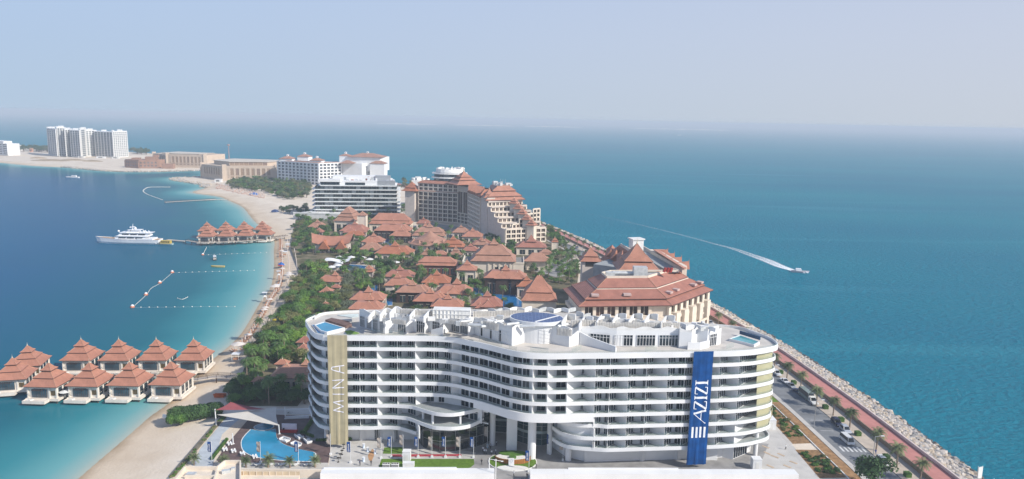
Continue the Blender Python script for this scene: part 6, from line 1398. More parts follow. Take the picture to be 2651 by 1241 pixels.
q = MB(); q.prism([tuple(b_ - t * 17 - nb_ * .4), tuple(b_ - t * 1.2 - nb_ * .4), tuple(b_ - t * 1.2 + nb_ * 6), tuple(b_ - t * 17 + nb_ * 6)], 31.4, 36.2); q.prism([tuple(b_ - t * 20 + nb_ * 12), tuple(b_ - t * 6 + nb_ * 12), tuple(b_ - t * 6 + nb_ * 16), tuple(b_ - t * 20 + nb_ * 16)], 35, 40); q.build('grey_plant_room', METAL, bw)
q = MB(); q.quad((*(a + t * 5 - nb_ * .1), 32), (*(a + t * 22 - nb_ * .1), 32), (*(a + t * 22 - nb_ * .1), 34.6), (*(a + t * 5 - nb_ * .1), 34.6)); q.quad((*(a + t * 27 - nb_ * .1), 32), (*(a + t * 45 - nb_ * .1), 32), (*(a + t * 45 - nb_ * .1), 34.4), (*(a + t * 27 - nb_ * .1), 34.4)); q.build('window', DARKG, bw); q = MB()
for i in range(60): p = a + t * ru(8, 70) + nb_ * ru(3, 28); q.obox(*p, 35, ru(.8, 3.5), ru(.8, 2.5), ru(.5, 4.5 if rnd() < .3 else 2), ru(-.3, .3), random.choice([0, 0, 1, 2]))
q.build('roof_plant', [WHITE, GALV, mat('terracotta_paint', (.45, .16, .10), .8)], bw)
q = MB(); q.prism([(-197, 655), (-150, 650), (-146, 668), (-186, 672)], GZ, 7.5); q.wall((-197, 655), (-150, 650), 7.4, 8.6, .5); q.build('podium', WHITE2, bw)
# ---- round white building just behind the red hotel
x, y = G(1168, 478, GZ + 2); wr_ = thing('white_building', (-62, 760, GZ), 'white round-fronted building behind the red hotel roof', 'building'); q = MB()
for j in range(9): q.lathe(-66, 765, [(17.5 - j * .35, 4 + j * 4.2), (17.5 - j * .35, 5.2 + j * 4.2)], 24, 0, 0, 1.25, 1)
q.build('balcony', WHITE, wr_); q = MB(); q.lathe(-66, 765, [(14, GZ), (13, 39)], 20, 0, 0, 1.25, 1); q.build('window_band', DARKG, wr_); q = MB(); q.lathe(-66, 765, [(12, 39), (11, 42.5)], 20, 0, 0, 1.25, 1); q.box(-104, 752, GZ, -86, 768, 31); [q.obox(-95 + ru(-8, 8), 760 + ru(-6, 6), 31, ru(2, 5), ru(2, 4), ru(.8, 3.2), ru(0, 1)) for _ in range(14)]
for i in range(30): q.obox(-66 + ru(-14, 14), 765 + ru(-9, 9), 42, ru(1, 3), ru(1, 3), ru(.5, 2.5), ru(0, 1))
q.build('penthouse', WHITE2, wr_)
# ---- white hotel with red hipped roofs
wh = thing('white_hotel', (-265, 1010, GZ), 'pale blue-shaded white hotel with arched windows and low red hipped roofs', 'hotel'); W_, Gd, bag = MB(), MB(), Bag()
a, b_, c_ = (-325, 1018), (-260, 984), (-236, 1008); W_.prism([a, b_, c_, (-232, 1035), (-318, 1030)], GZ, 31); W_.prism([(-236, 1010), (-206, 1002), (-196, 1044), (-232, 1046)], GZ, 31); W_.prism([(-232, 1022), (-184, 1016), (-176, 1046), (-226, 1050)], 20, 39)
facade(Gd, bag, (-325.2, 1017.6), (-260.2, 983.6), GZ, 31, 11, 7, .36, .36, .9); facade(Gd, bag, (-259.6, 983.8), (-235.6, 1007.6), GZ, 31, 6, 7, .3, .36, .9); W_.build('wall', WHITE, wh); Gd.build('facade_frame', WHITE, wh); bag.flush(wh, WGL)
def hip(root, x, y, z, w, d, h, a=0, R=None, lant=True):
    q = MB(); m_ = min(w, d); q.tier(x, y, z, w, d, h, max(w - m_, .1), max(d - m_, .1), a, 0, .05, 1, False); o = q.build('roof', R or ROOFF, root)
    if lant: q = MB(); q.obox(x, y, z + h - .6, 2.6, 2.6, 2.2, a); q.tier(x, y, z + h + 1.6, 3.2, 3.2, .6, .1, .1, a, 0, 0); q.build('lantern', WHITE, o)
for (x, y, z, w_, d_, zz) in ((-312, 1020, 31, 20, 16, 35), (-290, 1026, 31, 18, 16, 38), (-266, 1000, 31, 18, 16, 34.5)): q = MB(); q.obox(x, y, 30, w_ - 2, d_ - 2, zz - 30, -.12); q.build('roof_storey', WHITE, wh); hip(wh, x, y, zz, w_, d_, 3.4, -.12)
q = MB(); skirt(q, inset([a, b_, (-258, 998), (-322, 1032)], -.8), 31, 3, 1.6); skirt(q, [(-261, 983), (-235, 1008), (-242, 1018), (-268, 996)], 31, 2, 1.2); q.build('roof', ROOFF, wh)
hip(wh, -204, 1033, 39, 50, 34, 5, -.1); hip(wh, -226, 1006, 31, 20, 16, 4, -.1, None, False); hip(wh, -186, 1018, 31, 22, 18, 4, -.1, None, False); q = MB(); q.obox(-186, 1018, GZ, 20, 16, 29, -.1); q.obox(-234, 1030, 30, 14, 14, 10, -.1); q.build('roof_storey', WHITE, wh); hip(wh, -234, 1030, 40, 15, 15, 3, -.1)
# ---- tan boxy buildings
def tan(nm, lab, a, c_, b_, z1, z2, back, nL, nR, col=None):
    r = thing(nm, (*c_, GZ), lab, 'building'); W_, Gd, bag = MB(), MB(), Bag(); col = col or BEIGE; a, c_, b_ = map(np.array, (a, c_, b_)); W_.prism([tuple(a), tuple(c_), tuple(b_), tuple(b_ + back), tuple(a + back)], GZ, z1)
    for p in (a, c_, b_): W_.obox(*(p + np.array(back) * .04), GZ, 6, 6, z1 - GZ + 2.5, .5)
    ins = lambda p: tuple(np.array(p) + np.array(back) * .18); mid_ = (a + c_ + b_) / 3 + np.array(back) * .5
    up = [tuple(np.array(p) * .72 + mid_ * .28) for p in (a, c_, b_, b_ + back, a + back)]; W_.prism(up, z1, z2 - .6); W_.prism(inset(up if sum(up[i][0] * up[(i + 1) % 5][1] - up[(i + 1) % 5][0] * up[i][1] for i in range(5)) > 0 else up[::-1], -1.5), z2 - .6, z2, 1)
    W_.build('wall', [col, mat('pale_flat_roof', (.56, .50, .42), .9)], r)
    facade(Gd, bag, a + (c_ - a) * .12, c_ - (c_ - a) * .12, z1 * .42, z1 * .88, nL, 1, .45, .06, .5); facade(Gd, bag, c_ + (b_ - c_) * .12, b_ - (b_ - c_) * .08, z1 * .42, z1 * .88, nR, 1, .4, .06, .5); facade(Gd, bag, np.array(up[1]) , np.array(up[2]), z1 + .8, z2 - 1, nR, 1, .12, .1, .3)
    facade(Gd, bag, c_ + (b_ - c_) * .12, b_ - (b_ - c_) * .08, z1 * .28, z1 * .36, nR, 1, .4, .1, .3); Gd.build('facade_frame', col, r); bag.flush(r, [mat('bronze_panel', (.30, .20, .13), .7), mat('bronze_panel_b', (.24, .16, .12), .7), col]); return r
tan('flat_roofed_building', 'large tan flat-roofed building with a corner pylon, right of the channel', (-450, 1062), (-404, 1024), (-336, 1040), 22, 28, (18, 62), 7, 8)
r_ = tan('colonnaded_building', 'tan building with tall thin piers standing behind the brown house', (-626, 1282), (-590, 1255), (-524, 1250), 24, 25.5, (14, 55), 6, 8)
br_ = thing('brown_building', (-620, 1225, GZ), 'brown rendered house of stacked blocks on the far shore', 'building'); W_, Gd, bag = MB(), MB(), Bag(); BRN = mat('brown_render', (.33, .19, .13), .85, .12, .2); a, c_, b_ = np.array([-648., 1230.]), np.array([-618., 1216.]), np.array([-592., 1226.])
W_.prism([tuple(a), tuple(c_), tuple(b_), (-590, 1248), (-644, 1252)], GZ, 16); W_.obox(-604, 1232, 15, 18, 14, 6, .2); W_.obox(-632, 1236, 15, 12, 12, 3.5, .2); W_.obox(-598, 1236, 20, 7, 7, 4, .2); W_.obox(-574, 1226, GZ, 18, 10, 8, .1); W_.build('wall', BRN, br_)
facade(Gd, bag, a, c_, 4, 14, 6, 2, .55, .5, .3); facade(Gd, bag, c_, b_, 4, 14, 5, 2, .55, .5, .3); Gd.build('facade_frame', BRN, br_); bag.flush(br_, WGL)
# ---- far apartment towers
tw_ = thing('apartment_tower', (-870, 1530, GZ), 'long white and blue-grey apartment block rising over the far sand', 'apartment block'); W_, Gd, bag = MB(), MB(), Bag()
def T(px, py): return np.array(G(px, py, GZ))
segs = [(T(128, 402), T(150, 406), 58), (T(152, 406), T(172, 405), 60.5), (T(172, 407), T(185, 405.5), 57), (T(187, 407), T(212, 408.5), 56.5), (T(212, 408.5), T(226, 406), 58.5), (T(226, 406), T(248, 404.6), 55.5), (T(250, 406), T(296, 409), 54), (T(296, 409), T(332, 406.5), 55)]
for i, (a, b_, z1) in enumerate(segs):
    bk_ = np.array([-16, 32.]); W_.prism([tuple(a), tuple(b_), tuple(b_ + bk_), tuple(a + bk_)], GZ, z1); lit = i in (4, 7, 5)
    facade(Gd, bag, a, b_, 4, z1 - 1.5, [4, 3, 2, 4, 1, 3, 6, 7][i], 14, (.2 if not lit else .38), (.22 if not lit else .38), 1.3 if not lit else .4, 0)
    W_.obox(*((a + b_) / 2 + bk_ * .4), z1, 8, 6, 3, .2); W_.obox(*(a + bk_ * .4), z1, 4, 4, 2, .2)
W_.build('wall', WHITE, tw_); Gd.build('balcony_frame', WHITE2, tw_); bag.flush(tw_, [glass_mat('tower_glass', (.03, .05, .075), .3, .3), glass_mat('tower_glass_b', (.05, .08, .11), .3, .3), WHITE2])
eb = thing('edge_building', (-1090, 1540, GZ), 'white stepped apartment building cut by the left edge of the picture', 'building'); W_, Gd, bag = MB(), MB(), Bag(); a, b_ = T(-40, 399), T(22, 404)
W_.prism([tuple(a), tuple(b_), tuple(b_ + [4, 30]), tuple(a + [4, 30])], GZ, 26); W_.prism([tuple(a), tuple(b_ - [8, 0]), tuple(b_ + [-4, 20]), tuple(a + [4, 25])], 26, 31); W_.build('wall', WHITE, eb); facade(Gd, bag, a, b_, 4, 26, 5, 6, .08, .5, 1.5); Gd.build('balcony_frame', WHITE, eb); bag.flush(eb, WGL)
# small things on the far sand
for px, py, w_, d_, h_, m_, lab in ((52, 390, 7, 6, 12, WHITE2, 'narrow white hut standing alone on the far shore'), (82, 394, 5, 5, 8, mat('salmon', (.55, .30, .2), .8), 'small salmon kiosk on the far shore'), (262, 410, 16, 6, 3, WHITE, 'long white site cabin at the foot of the right tower'), (300, 411, 13, 6, 3.5, WHITE2, 'pale site cabin beside the brown building'), (212, 408.6, 12, 5, 3, WHITE2, 'pale site cabin under the middle of the apartment block'),
                             (566, 472, 9, 6, 4, WHITE, 'small white cabin beside the breakwater'), (440, 434, 10, 5, 5, CREAM, 'low cream annex before the colonnaded tan building')):
    x, y = G(px, py); q = MB(); q.obox(x, y, GZ, w_, d_, h_, .1); q.obox(x, y, GZ + h_, w_ + .6, d_ + .6, .3, .1); q.obox(x, y - d_ / 2 - .05, GZ + h_ * .3, w_ * .5, .2, h_ * .4, .1, 1); tag(q.build('site_cabin', [m_, DARK]), lab, 'cabin')
x, y = G(593, 411); q = MB(); q.bar((x, y, GZ), (x, y, 28), 1.1, 0, 8, .7); q.lathe(x, y, [(.8, 28), (3, 29), (3, 31), (.8, 32)], 10); tag(q.build('light_mast', [mat('mast_paint', (.4, .25, .22), .7)]), 'tall slender mast with a round head behind the tan building', 'mast')
# long sand dune heaps
for i, (px, py, r_) in enumerate(((130, 418, 26), (190, 417, 18), (240, 420, 14), (100, 412, 12))): x, y = G(px, py, 1); q = MB(); q.lathe(x, y, [(r_, 0), (r_ * .7, 3), (r_ * .3, 4.6), (.5, 5)], 16, 0, 0, 1.8, .8); struct(q.build('sand_heap', MATS['sand']), 'heap of dug sand on the far shore')
# ------------------------------------------------------------------ red-roofed hotel on the right
rr = thing('courtyard_hotel', (58, 320, GZ), 'cream hotel with broad maroon clay roofs directly behind the right half of the white hotel', 'hotel'); ZE = 19.5
F0, F1, R1, L1 = [np.array(G(*p, ZE)) for p in ((1498, 794), (1741, 791), (1846.5, 751), (1457.7, 748))]
poly = [tuple(F0), tuple(F1), tuple(R1), (float(R1[0]) - 6, float(R1[1]) + 16), (float(L1[0]) + 14, float(L1[1]) + 14), tuple(L1)]
q = MB(); body = inset(poly, 2.4); q.prism(body, GZ, ZE); q.prism(inset(poly, 1.1), 12.6, 14.2); q.prism(inset(poly, 1.6), 8.4, 9.2); q.build('wall', CREAM, rr)
q = MB(); p = skirt(q, poly, ZE, 4.0, 1.5); q.prism(p, ZE + 1.4, ZE + 1.8, 1); p = skirt(q, inset(p, -.6), ZE + 2.1, 6.4, 2.7); q.build('roof', ROOF2, rr); q = MB(); q.prism(p, ZE + 4.6, ZE + 5.1); q.build('parapet', CREAM, rr)
q = MB(); p = skirt(q, inset(p, .3), ZE + 5.4, 5.6, 3.1); q.build('roof', ROOF2, rr); q = MB(); q.prism(p, ZE + 8.0, ZE + 8.4, 1); n_ = len(p)
for i in range(n_): q.wall(p[i], p[(i + 1) % n_], ZE + 8.3, ZE + 9.3, .5)
q.build('parapet', [CREAM, mat('flat_roof_grey', (.36, .34, .32), .9, .2, .3)], rr)
# skylights
for (px, py), z in zip([(1400 + 565 / 4.02, 560 + 818 / 4.02), (1400 + 900 / 4.02, 560 + 812 / 4.02)], (ZE + 3.6, ZE + 3.6)): x, y = G(px, py, z); q = MB(); q.obox(x, y, z - .5, 3.2, 2.6, .75); q.build('skylight', mat('skylight_mesh', (.52, .38, .34), .8), rr)
for px, py in ((1732, 757), (1750, 750), (1795, 737), (1812, 731)): x, y = G(px, py, ZE + 3.5); q = MB(); q.obox(x, y, ZE + 3.1, 2.4, 2.6, .8, .9); q.build('skylight', mat('skylight_mesh', (.5, .3, .25), .8), rr)
bag, Gd = Bag(), MB(); f0, f1, r1 = map(np.array, body[:3]); facade(Gd, bag, f0, f0 + (f1 - f0) * .78, 14.6, 19.2, 6, 1, .28, .1, .9); facade(Gd, bag, f1, r1, 14.6, 19.2, 7, 1, .4, .1, 1.0); facade(Gd, bag, f1, r1, 3, 13, 9, 3, .45, .3, 1.4)
for i in range(5): c_ = f1 + (r1 - f1) * (i + .6) / 5; Gd.obox(*(c_ + np.array([.9, -.7])), 8, 3.4, 3.2, 7.4, .9)
Gd.build('facade_frame', CREAM, rr); bag.flush(rr, BGL)
def part_tower(px0, px1, py, z, zt, R=None, tiers=2, w=None, zb=GZ):
    x, y = G((px0 + px1) / 2, py, z); w = w or (px1 - px0) * SCL(x, y, z); y += w / 2; q = MB(); q.obox(x, y, zb, w * .78, w * .78, z - zb); q.obox(x, y, z - 2.8, w * .5, w * .8, 2.4, 0, 1); q.build('tower', [CREAM2, DARK], rr); pag(rr, x, y, z, w, tiers, .0, R, .46, 1.3); return x, y
part_tower(1502, 1560, 678, 23, 34, ROOFM); part_tower(1599, 1713, 703, 28, 40, ROOFM, 2)
def quadpx(pts_, m, nm): q = MB(); P_ = [(*G(x, y, z), z) for x, y, z in pts_]; q.add(P_, [(0, 1, 2, 3)]); q.add([(a, b, c - .35) for a, b, c in P_], [(3, 2, 1, 0)]); [q.quad(P_[(i + 1) % 4], P_[i], (*P_[i][:2], P_[i][2] - .35), (*P_[(i + 1) % 4][:2], P_[(i + 1) % 4][2] - .35)) for i in range(4)]; q.build(nm, m, rr)
Zr = lambda x, y: (1400 + x / 4.02, 560 + y / 4.02)
quadpx([(*Zr(620, 440), 22), (*Zr(790, 570), 22), (*Zr(1010, 385), 31), (*Zr(835, 290), 31)], ROOF3[0], 'roof')
quadpx([(*Zr(1170, 345), 30), (*Zr(1490, 545), 30), (*Zr(1535, 530), 25), (*Zr(1290, 345), 25)], ROOFM[0], 'roof')
for i, (px, py) in enumerate((Zr(720, 380), Zr(770, 405), Zr(830, 440), Zr(900, 480))): x, y = G(px, py, 27); q = MB(); q.add([(x - 2.4, y - 2, 25), (x + 2.4, y - 2, 25), (x, y - 2.2, 28.6), (x - 1, y + 7, 28), (x + 4, y + 7, 28), (x + 2, y + 7, 30)], [(0, 2, 5, 3), (1, 4, 5, 2), (0, 1, 2)]); finial(q, x, y - 2, 28.4, .8); q.build('gable_roof', ROOFM, rr)
for i, (px, py) in enumerate((Zr(1297, 350), Zr(1365, 390), Zr(1438, 430), Zr(1515, 475))): x, y = G(px, py + 6, 27); q = MB(); q.add([(x - 5, y - 3.2, 25), (x + 1, y - 3.2, 25), (x + 1, y + 2.5, 25), (x - 5, y + 2.5, 25), (x - 4.5, y - .4, 28), (x + 1.2, y - .4, 28.6)], [(0, 1, 5, 4), (2, 3, 4, 5), (1, 2, 5)]); finial(q, x + 1.1, y - .4, 28.6, .9); q.build('gable_roof', ROOFM, rr)
def wallpx(a, b, z0, z1, t=.6, m=CREAM, nm='parapet'): q = MB(); q.wall(G(*a, z1), G(*b, z1), z0, z1, t); q.build(nm, m, rr)
wallpx(Zr(835, 285), Zr(1010, 385), 22, 31.5); wallpx(Zr(1050, 300), Zr(1480, 545), 22, 28.6); wallpx(Zr(1170, 345), Zr(1470, 520), GZ, 27.8, 5); wallpx(Zr(1040, 370), Zr(1390, 565), GZ, 27, 7, GREYF, 'roof_gutter'); wallpx(Zr(700, 520), Zr(1180, 350), GZ, 24, 16, GREYF, 'wing_wall')
x, y = G(*Zr(990, 340), 30); q = MB(); q.obox(x, y, GZ, 6, 5, 33, .3); q.obox(x, y, 35, 7, 6, .6, .3); q.build('lift_tower', WHITE2, rr); x, y = G(*Zr(1030, 620), ZE + 8.5); q = MB(); q.obox(x, y, ZE + 8.4, 6, 4, 4.2, .0); q.bar((x - 12, y, ZE + 9.6), (x - 3, y, ZE + 9.6), .8, 0, 8); q.obox(x - 13, y, ZE + 8.4, 4, 2.5, 1.6); q.build('air_duct', GALV, rr)
q = MB(); x, y = G(*Zr(1280, 570), 30)
for i in range(3): q.bar((x + i * 1.4, y, 29.5), (x + i * 1.4 + .8, y, 31.5), .7, 0, 8)
q.build('red_tank', mat('tank_red', (.35, .04, .03), .5), rr)
# ------------------------------------------------------------------ gardens and pools of the village
def inpoly(x, y, poly):
    ins = False
    for i in range(len(poly)):
        (ax, ay), (bx, by) = poly[i], poly[(i + 1) % len(poly)]
        if (ay > y) != (by > y) and x < (bx - ax) * (y - ay) / (by - ay) + ax: ins = not ins
    return ins
GARD = mat('garden_ground', (.085, .10, .04), .95, .4, .12, .1, bump=.4, bscale=2, col2=(.26, .21, .14))
sheet('garden_ground', [(752, 640), (765, 570), (800, 553), (1000, 548), (1045, 560), (1060, 600), (1160, 590), (1260, 640), (1390, 640), (1425, 600), (1500, 690), (1480, 860), (905, 860), (850, 830), (820, 990), (770, 1052), (590, 1052), (615, 1000), (650, 905), (740, 780), (775, 700)], .02, GARD, 'planted garden ground of the resort village')
sheet('hotel_courtyard', [(1090, 575), (1190, 588), (1240, 610), (1225, 625), (1160, 615), (1100, 600)], .03, PLG, 'shaded grey court at the foot of the red roofed hotel')
sheet('car_court', Zm(1060, 560, 4.02, [(1290, 500), (1420, 480), (1560, 470), (1650, 400), (1720, 520), (1769, 560), (1700, 600), (1540, 640), (1400, 600), (1240, 560)]), .03, PLG, 'curving grey forecourt between the great hall and the road')
sheet('garden_lawn', Zm(1060, 560, 4.02, [(1600, 560), (1690, 545), (1740, 590), (1640, 625), (1570, 600)]), .06, TURF, 'bright lawn terrace by the forecourt')
sheet('pool_terrace', Zm(700, 520, 3.548, [(490, 590), (560, 560), (900, 565), (960, 590), (960, 640), (840, 700), (700, 640), (560, 640)]), .04, PAVE, 'tan terrace round the lagoon pool of the village')
POOLS = [('free-form lagoon pool with parasols near the beach', Z4, [(590, 605), (620, 588), (720, 586), (880, 600), (860, 640), (840, 690), (790, 690), (740, 640), (650, 625)]), ('small blue pool behind the lagoon pool', Z4, [(545, 572), (600, 562), (650, 570), (610, 585), (560, 585)]),
         ('narrow blue pool between the upper villas', Z4, [(1040, 340), (1110, 325), (1120, 400), (1090, 432), (1040, 432)]), ('small blue pool glimpsed beside the dark lounge villa', Z4, [(905, 780), (985, 778), (980, 830), (930, 830)]), ('small blue pool above the white hotel roof', Z4, [(1060, 905), (1120, 905), (1120, 960), (1080, 965)]),
         ('large bright blue pool in front of the restaurant', Z5, [(640, 752), (780, 752), (900, 765), (1080, 770), (1110, 850), (1180, 900), (1180, 950), (1040, 965), (960, 940), (930, 860), (760, 850), (660, 800)])]
PPOLY = []
for lab, f_, pts_ in POOLS:
    pw_ = [G(*f_(*p_)) for p_ in pts_]; PPOLY.append(pw_); c_ = np.mean(pw_, axis=0); r = thing('pool', (float(c_[0]), float(c_[1]), GZ), lab, 'pool'); q = MB(); q.prism([tuple(c_ + (np.array(p_) - c_) * 1.05) for p_ in pw_], GZ, GZ + .14); q.build('coping', WHITE2, r); q = MB(); q.prism(pw_, GZ + .02, GZ + .145); q.build('water', POOLW, r)
def free(x, y, r_):
    for (fx, fy, fw, fd) in FOOT:
        if abs(x - fx) < fw / 2 - .6 + r_ * .3 and abs(y - fy) < fd / 2 - .6 + r_ * .3: return False
    for pp_ in PPOLY:
        if inpoly(x, y, pp_): return False
    return True
PLACED = []; TREEQ = []; NP_ = [0]
def scatter(poly_px, n, rmin, rmax, kinds, label, group, palms=0., minsep=.9, plabel=None, pg=None, seed=1):
    R_ = random.Random(seed); xs = [p[0] for p in poly_px]; ys_ = [p[1] for p in poly_px]; k = t = 0
    wp = [G(*p) for p in poly_px]; wx = [p[0] for p in wp]; wy = [p[1] for p in wp]
    while k < n and t < n * 60:
        t += 1; x, y = R_.uniform(min(wx), max(wx)), R_.uniform(min(wy), max(wy)); r_ = R_.uniform(rmin, rmax)
        if not inpoly(x, y, wp) or not free(x, y, r_): continue
        if any((x - a) ** 2 + (y - b) ** 2 < ((r_ + c_) * .5 * minsep) ** 2 for a, b, c_ in PLACED[-400:]): continue
        PLACED.append((x, y, r_)); k += 1
        if R_.random() < palms and NP_[0] < 285: NP_[0] += 1; s_ = R_.uniform(.75, 1.25); R_.choice(PALMG)((x, y, GZ), R_.uniform(0, 6), (s_, s_, s_ * R_.uniform(.75, 1.15)), plabel, pg, 'palm tree')
        else:
            kd = R_.choice(kinds); kn = {'green': 'bright green', 'dark': 'dark green', 'olive': 'brownish olive', 'grey': 'greyish green', 'lime': 'light green'}[kd]; TREEQ.append((x, y, r_, kd, kn + ' ' + label, group, R_.uniform(0, 6), R_.uniform(.75, 1.05)))
K_ = ['green', 'green', 'dark', 'olive', 'lime', 'grey']
scatter([(757, 655), (752, 600), (775, 560), (800, 575), (815, 600), (800, 650), (785, 672)], 42, 2.6, 4.6, ['green', 'green', 'olive', 'dark'], 'tree in the upper grove beside the beach loungers', 'trees of the upper beach grove', .05, .75, 'palm in the upper grove beside the beach loungers', 'palms of the upper beach grove', 2)
scatter([(780, 705), (835, 690), (850, 735), (872, 765), (880, 800), (860, 830), (800, 850), (745, 850), (700, 870), (735, 800), (765, 735)], 120, 2.8, 5.0, ['green', 'green', 'olive', 'dark', 'lime', 'olive'], 'tree in the dense grove between the beach and the hotel roof pool', 'trees of the dense beach grove', .1, .7, 'palm in the dense grove between the beach and the hotel roof pool', 'palms of the dense beach grove', 3)
scatter([(868, 745), (905, 745), (905, 835), (850, 850), (855, 800)], 14, 3.4, 5.2, ['olive', 'olive', 'grey'], 'tree with dry foliage above the hotel roof pool', 'dry trees above the roof pool', 0, .8, seed=4)
scatter([(645, 905), (700, 850), (795, 850), (800, 960), (770, 950), (700, 945), (655, 990)], 64, 2.6, 4.6, ['green', 'olive', 'olive', 'dark', 'lime'], 'tree in the garden strip between beach end and hotel', 'trees of the garden strip', .22, .75, 'palm in the garden strip between beach end and hotel', 'palms of the garden strip', 5)
scatter([(590, 1000), (650, 985), (800, 1000), (800, 1052), (590, 1048)], 52, 2.2, 3.6, ['dark', 'dark', 'green'], 'tree in the dark row behind the shade sails', 'trees behind the shade sails', .25, .7, 'palm in the dark row behind the shade sails', 'palms behind the shade sails', 6)
scatter([(800, 555), (1000, 553), (1050, 575), (1070, 620), (1000, 660), (900, 660), (800, 660), (790, 600)], 200, 2.4, 4.4, K_, 'tree among the upper villas near the black and white hotel', 'trees among the upper villas', .18, .7, 'palm among the upper villas near the black and white hotel', 'palms among the upper villas', 7)
scatter([(900, 655), (1000, 660), (1090, 660), (1100, 740), (1000, 790), (905, 740), (880, 700), (870, 665)], 170, 2.2, 4.0, K_, 'tree between the lagoon pool and the middle villas', 'trees among the middle villas', .28, .7, 'palm between the lagoon pool and the middle villas', 'palms among the middle villas', 8)
scatter([(1050, 600), (1180, 600), (1260, 640), (1200, 700), (1080, 700), (1070, 640)], 100, 2.0, 3.6, K_, 'tree around the round building and the gallery', 'trees around the round building', .3, .7, 'palm around the round building and the gallery', 'palms around the round building', 9)
scatter([(1060, 700), (1240, 700), (1330, 760), (1330, 810), (1050, 830)], 120, 2.0, 3.8, K_, 'tree among the villas just behind the white hotel', 'trees just behind the white hotel', .25, .7, 'palm among the villas just behind the white hotel', 'palms just behind the white hotel', 10)
scatter([(1235, 615), (1300, 612), (1345, 645), (1340, 690), (1290, 670), (1250, 640)], 32, 2.8, 4.6, ['green', 'green', 'dark'], 'tree below the stepped end of the red roofed hotel', 'trees below the stepped hotel end', .1, .8, 'palm below the stepped end of the red roofed hotel', 'palms below the stepped hotel end', 11)
scatter([(1412, 585), (1440, 600), (1462, 640), (1440, 650), (1415, 620)], 22, 2.6, 4.2, ['green', 'dark', 'green'], 'tree between the red roofed hotel and the road', 'trees between red hotel and road', .0, .8, seed=12)
scatter([(1350, 690), (1440, 640), (1500, 660), (1500, 740), (1430, 740), (1370, 720)], 110, 1.6, 3.4, K_ + ['lime'], 'tree in the terraced garden by the forecourt', 'trees of the terraced garden', .35, .75, 'palm in the terraced garden by the forecourt', 'palms of the terraced garden', 13)
scatter([(590, 475), (660, 465), (800, 470), (805, 510), (740, 520), (690, 500), (600, 490)], 420, 3.0, 6.0, ['grey', 'dark', 'olive', 'green', 'dark'], 'tree in the hazy park in front of the white hotel with red hips', 'trees of the hazy park', .22, .5, 'palm in the hazy park in front of the white hotel with red hips', 'palms of the hazy park', 14)
scatter([(720, 540), (790, 535), (800, 556), (735, 555)], 24, 2.4, 4.2, ['dark', 'grey'], 'tree at the beach corner of the black and white hotel', 'trees at the banded hotel corner', .6, .9, 'palm at the beach corner of the black and white hotel', 'palms at the banded hotel corner', 15)
scatter([(1036, 535), (1066, 540), (1064, 575), (1036, 565)], 12, 2.6, 4.4, ['green', 'grey', 'dark'], 'tree in the gap between the black and white hotel and the red roofed hotel', 'trees in the gap between hotels', .3, .9, 'palm in the gap between the black and white hotel and the red roofed hotel', 'palms in the gap between hotels', 16)
scatter([(1036, 465), (1075, 480), (1060, 500), (1034, 492)], 16, 3, 5, ['grey', 'dark', 'olive'], 'tree on the seaward side of the black and white hotel', 'trees on the seaward side', .3, .9, 'palm on the seaward side of the black and white hotel', 'palms on the seaward side', 17)
scatter([(0, 391), (125, 396), (125, 390), (0, 386)], 40, 7, 12, ['grey', 'dark'], 'tree in the hazy belt behind the far left shore', 'trees of the far belt', 0, .7, seed=18)
scatter([(333, 398), (390, 402), (390, 396), (336, 392)], 16, 6, 10, ['grey', 'dark'], 'tree in the hazy belt right of the apartment block', 'trees right of the apartment block', 0, .7, seed=19)
for px, py, r_, kd, lab in ((697, 905, 5.6, 'green', 'big dense green tree left of the hotel above the large villa'), (735, 940, 4.6, 'green', 'wide green tree directly behind the large villa left of the hotel'), (640, 1010, 3.4, 'lime', 'light green tree by the boardwalk and the beach hedge'), (905, 745, 5.5, 'grey', 'large greyish tree beside the lagoon pool'), (920, 720, 5.0, 'grey', 'tall greyish tree right of the lagoon pool'), (2255, 1262, 6.2, 'dark', 'big dark green tree at the bottom edge over the road')): tree(px, py, r_, kd, lab)
TREEQ.sort(key=lambda t: t[0] ** 2 + t[1] ** 2)
for x, y, r_, kd, lab, grp, az, hs in TREEQ[:288]: random.choice(TREES[kd])((x, y, GZ), az, (r_, r_, r_ * hs), lab, grp, 'tree')
# everything beyond the nearest 300 trees is one mass of the same kind of tree
FV, FN, FM = [], 0, []
kk_ = list(LF)
FT = {}
for kd in ('green', 'dark', 'olive', 'grey', 'lime'):
    pr = make_tree('far_tree', LF[kd], n=520, ls=.2, lobes=8); vs_a, fs_a, mi_a = [], [], []
    for ch in pr.children:
        o_ = len(vs_a); vs_a += [tuple(v.co) for v in ch.data.vertices]; fs_a += [tuple(i + o_ for i in p.vertices) for p in ch.data.polygons]; mi_a += [kk_.index(kd) + 1 if ch.name.startswith('crown') else 0] * len(ch.data.polygons)
    FT[kd] = (np.array(vs_a), fs_a, mi_a)
    for ch in list(pr.children): bpy.data.objects.remove(ch)
    bpy.data.objects.remove(pr)
AV, AF, AM, off_ = [], [], [], 0
for x, y, r_, kd, lab, grp, az, hs in TREEQ[288:]:
    v, f, mi_ = FT[kd]; c_, s_ = math.cos(az), math.sin(az); w_ = np.stack([x + (v[:, 0] * c_ - v[:, 1] * s_) * r_, y + (v[:, 0] * s_ + v[:, 1] * c_) * r_, GZ + v[:, 2] * r_ * hs], 1)
    AV += w_.tolist(); AF += [tuple(i + off_ for i in q_) for q_ in f]; AM += mi_; off_ += len(v)
me = bpy.data.meshes.new('distant_trees'); me.from_pydata(AV, [], AF)
for m_ in [BARK] + [LF[k_] for k_ in kk_]: me.materials.append(m_)
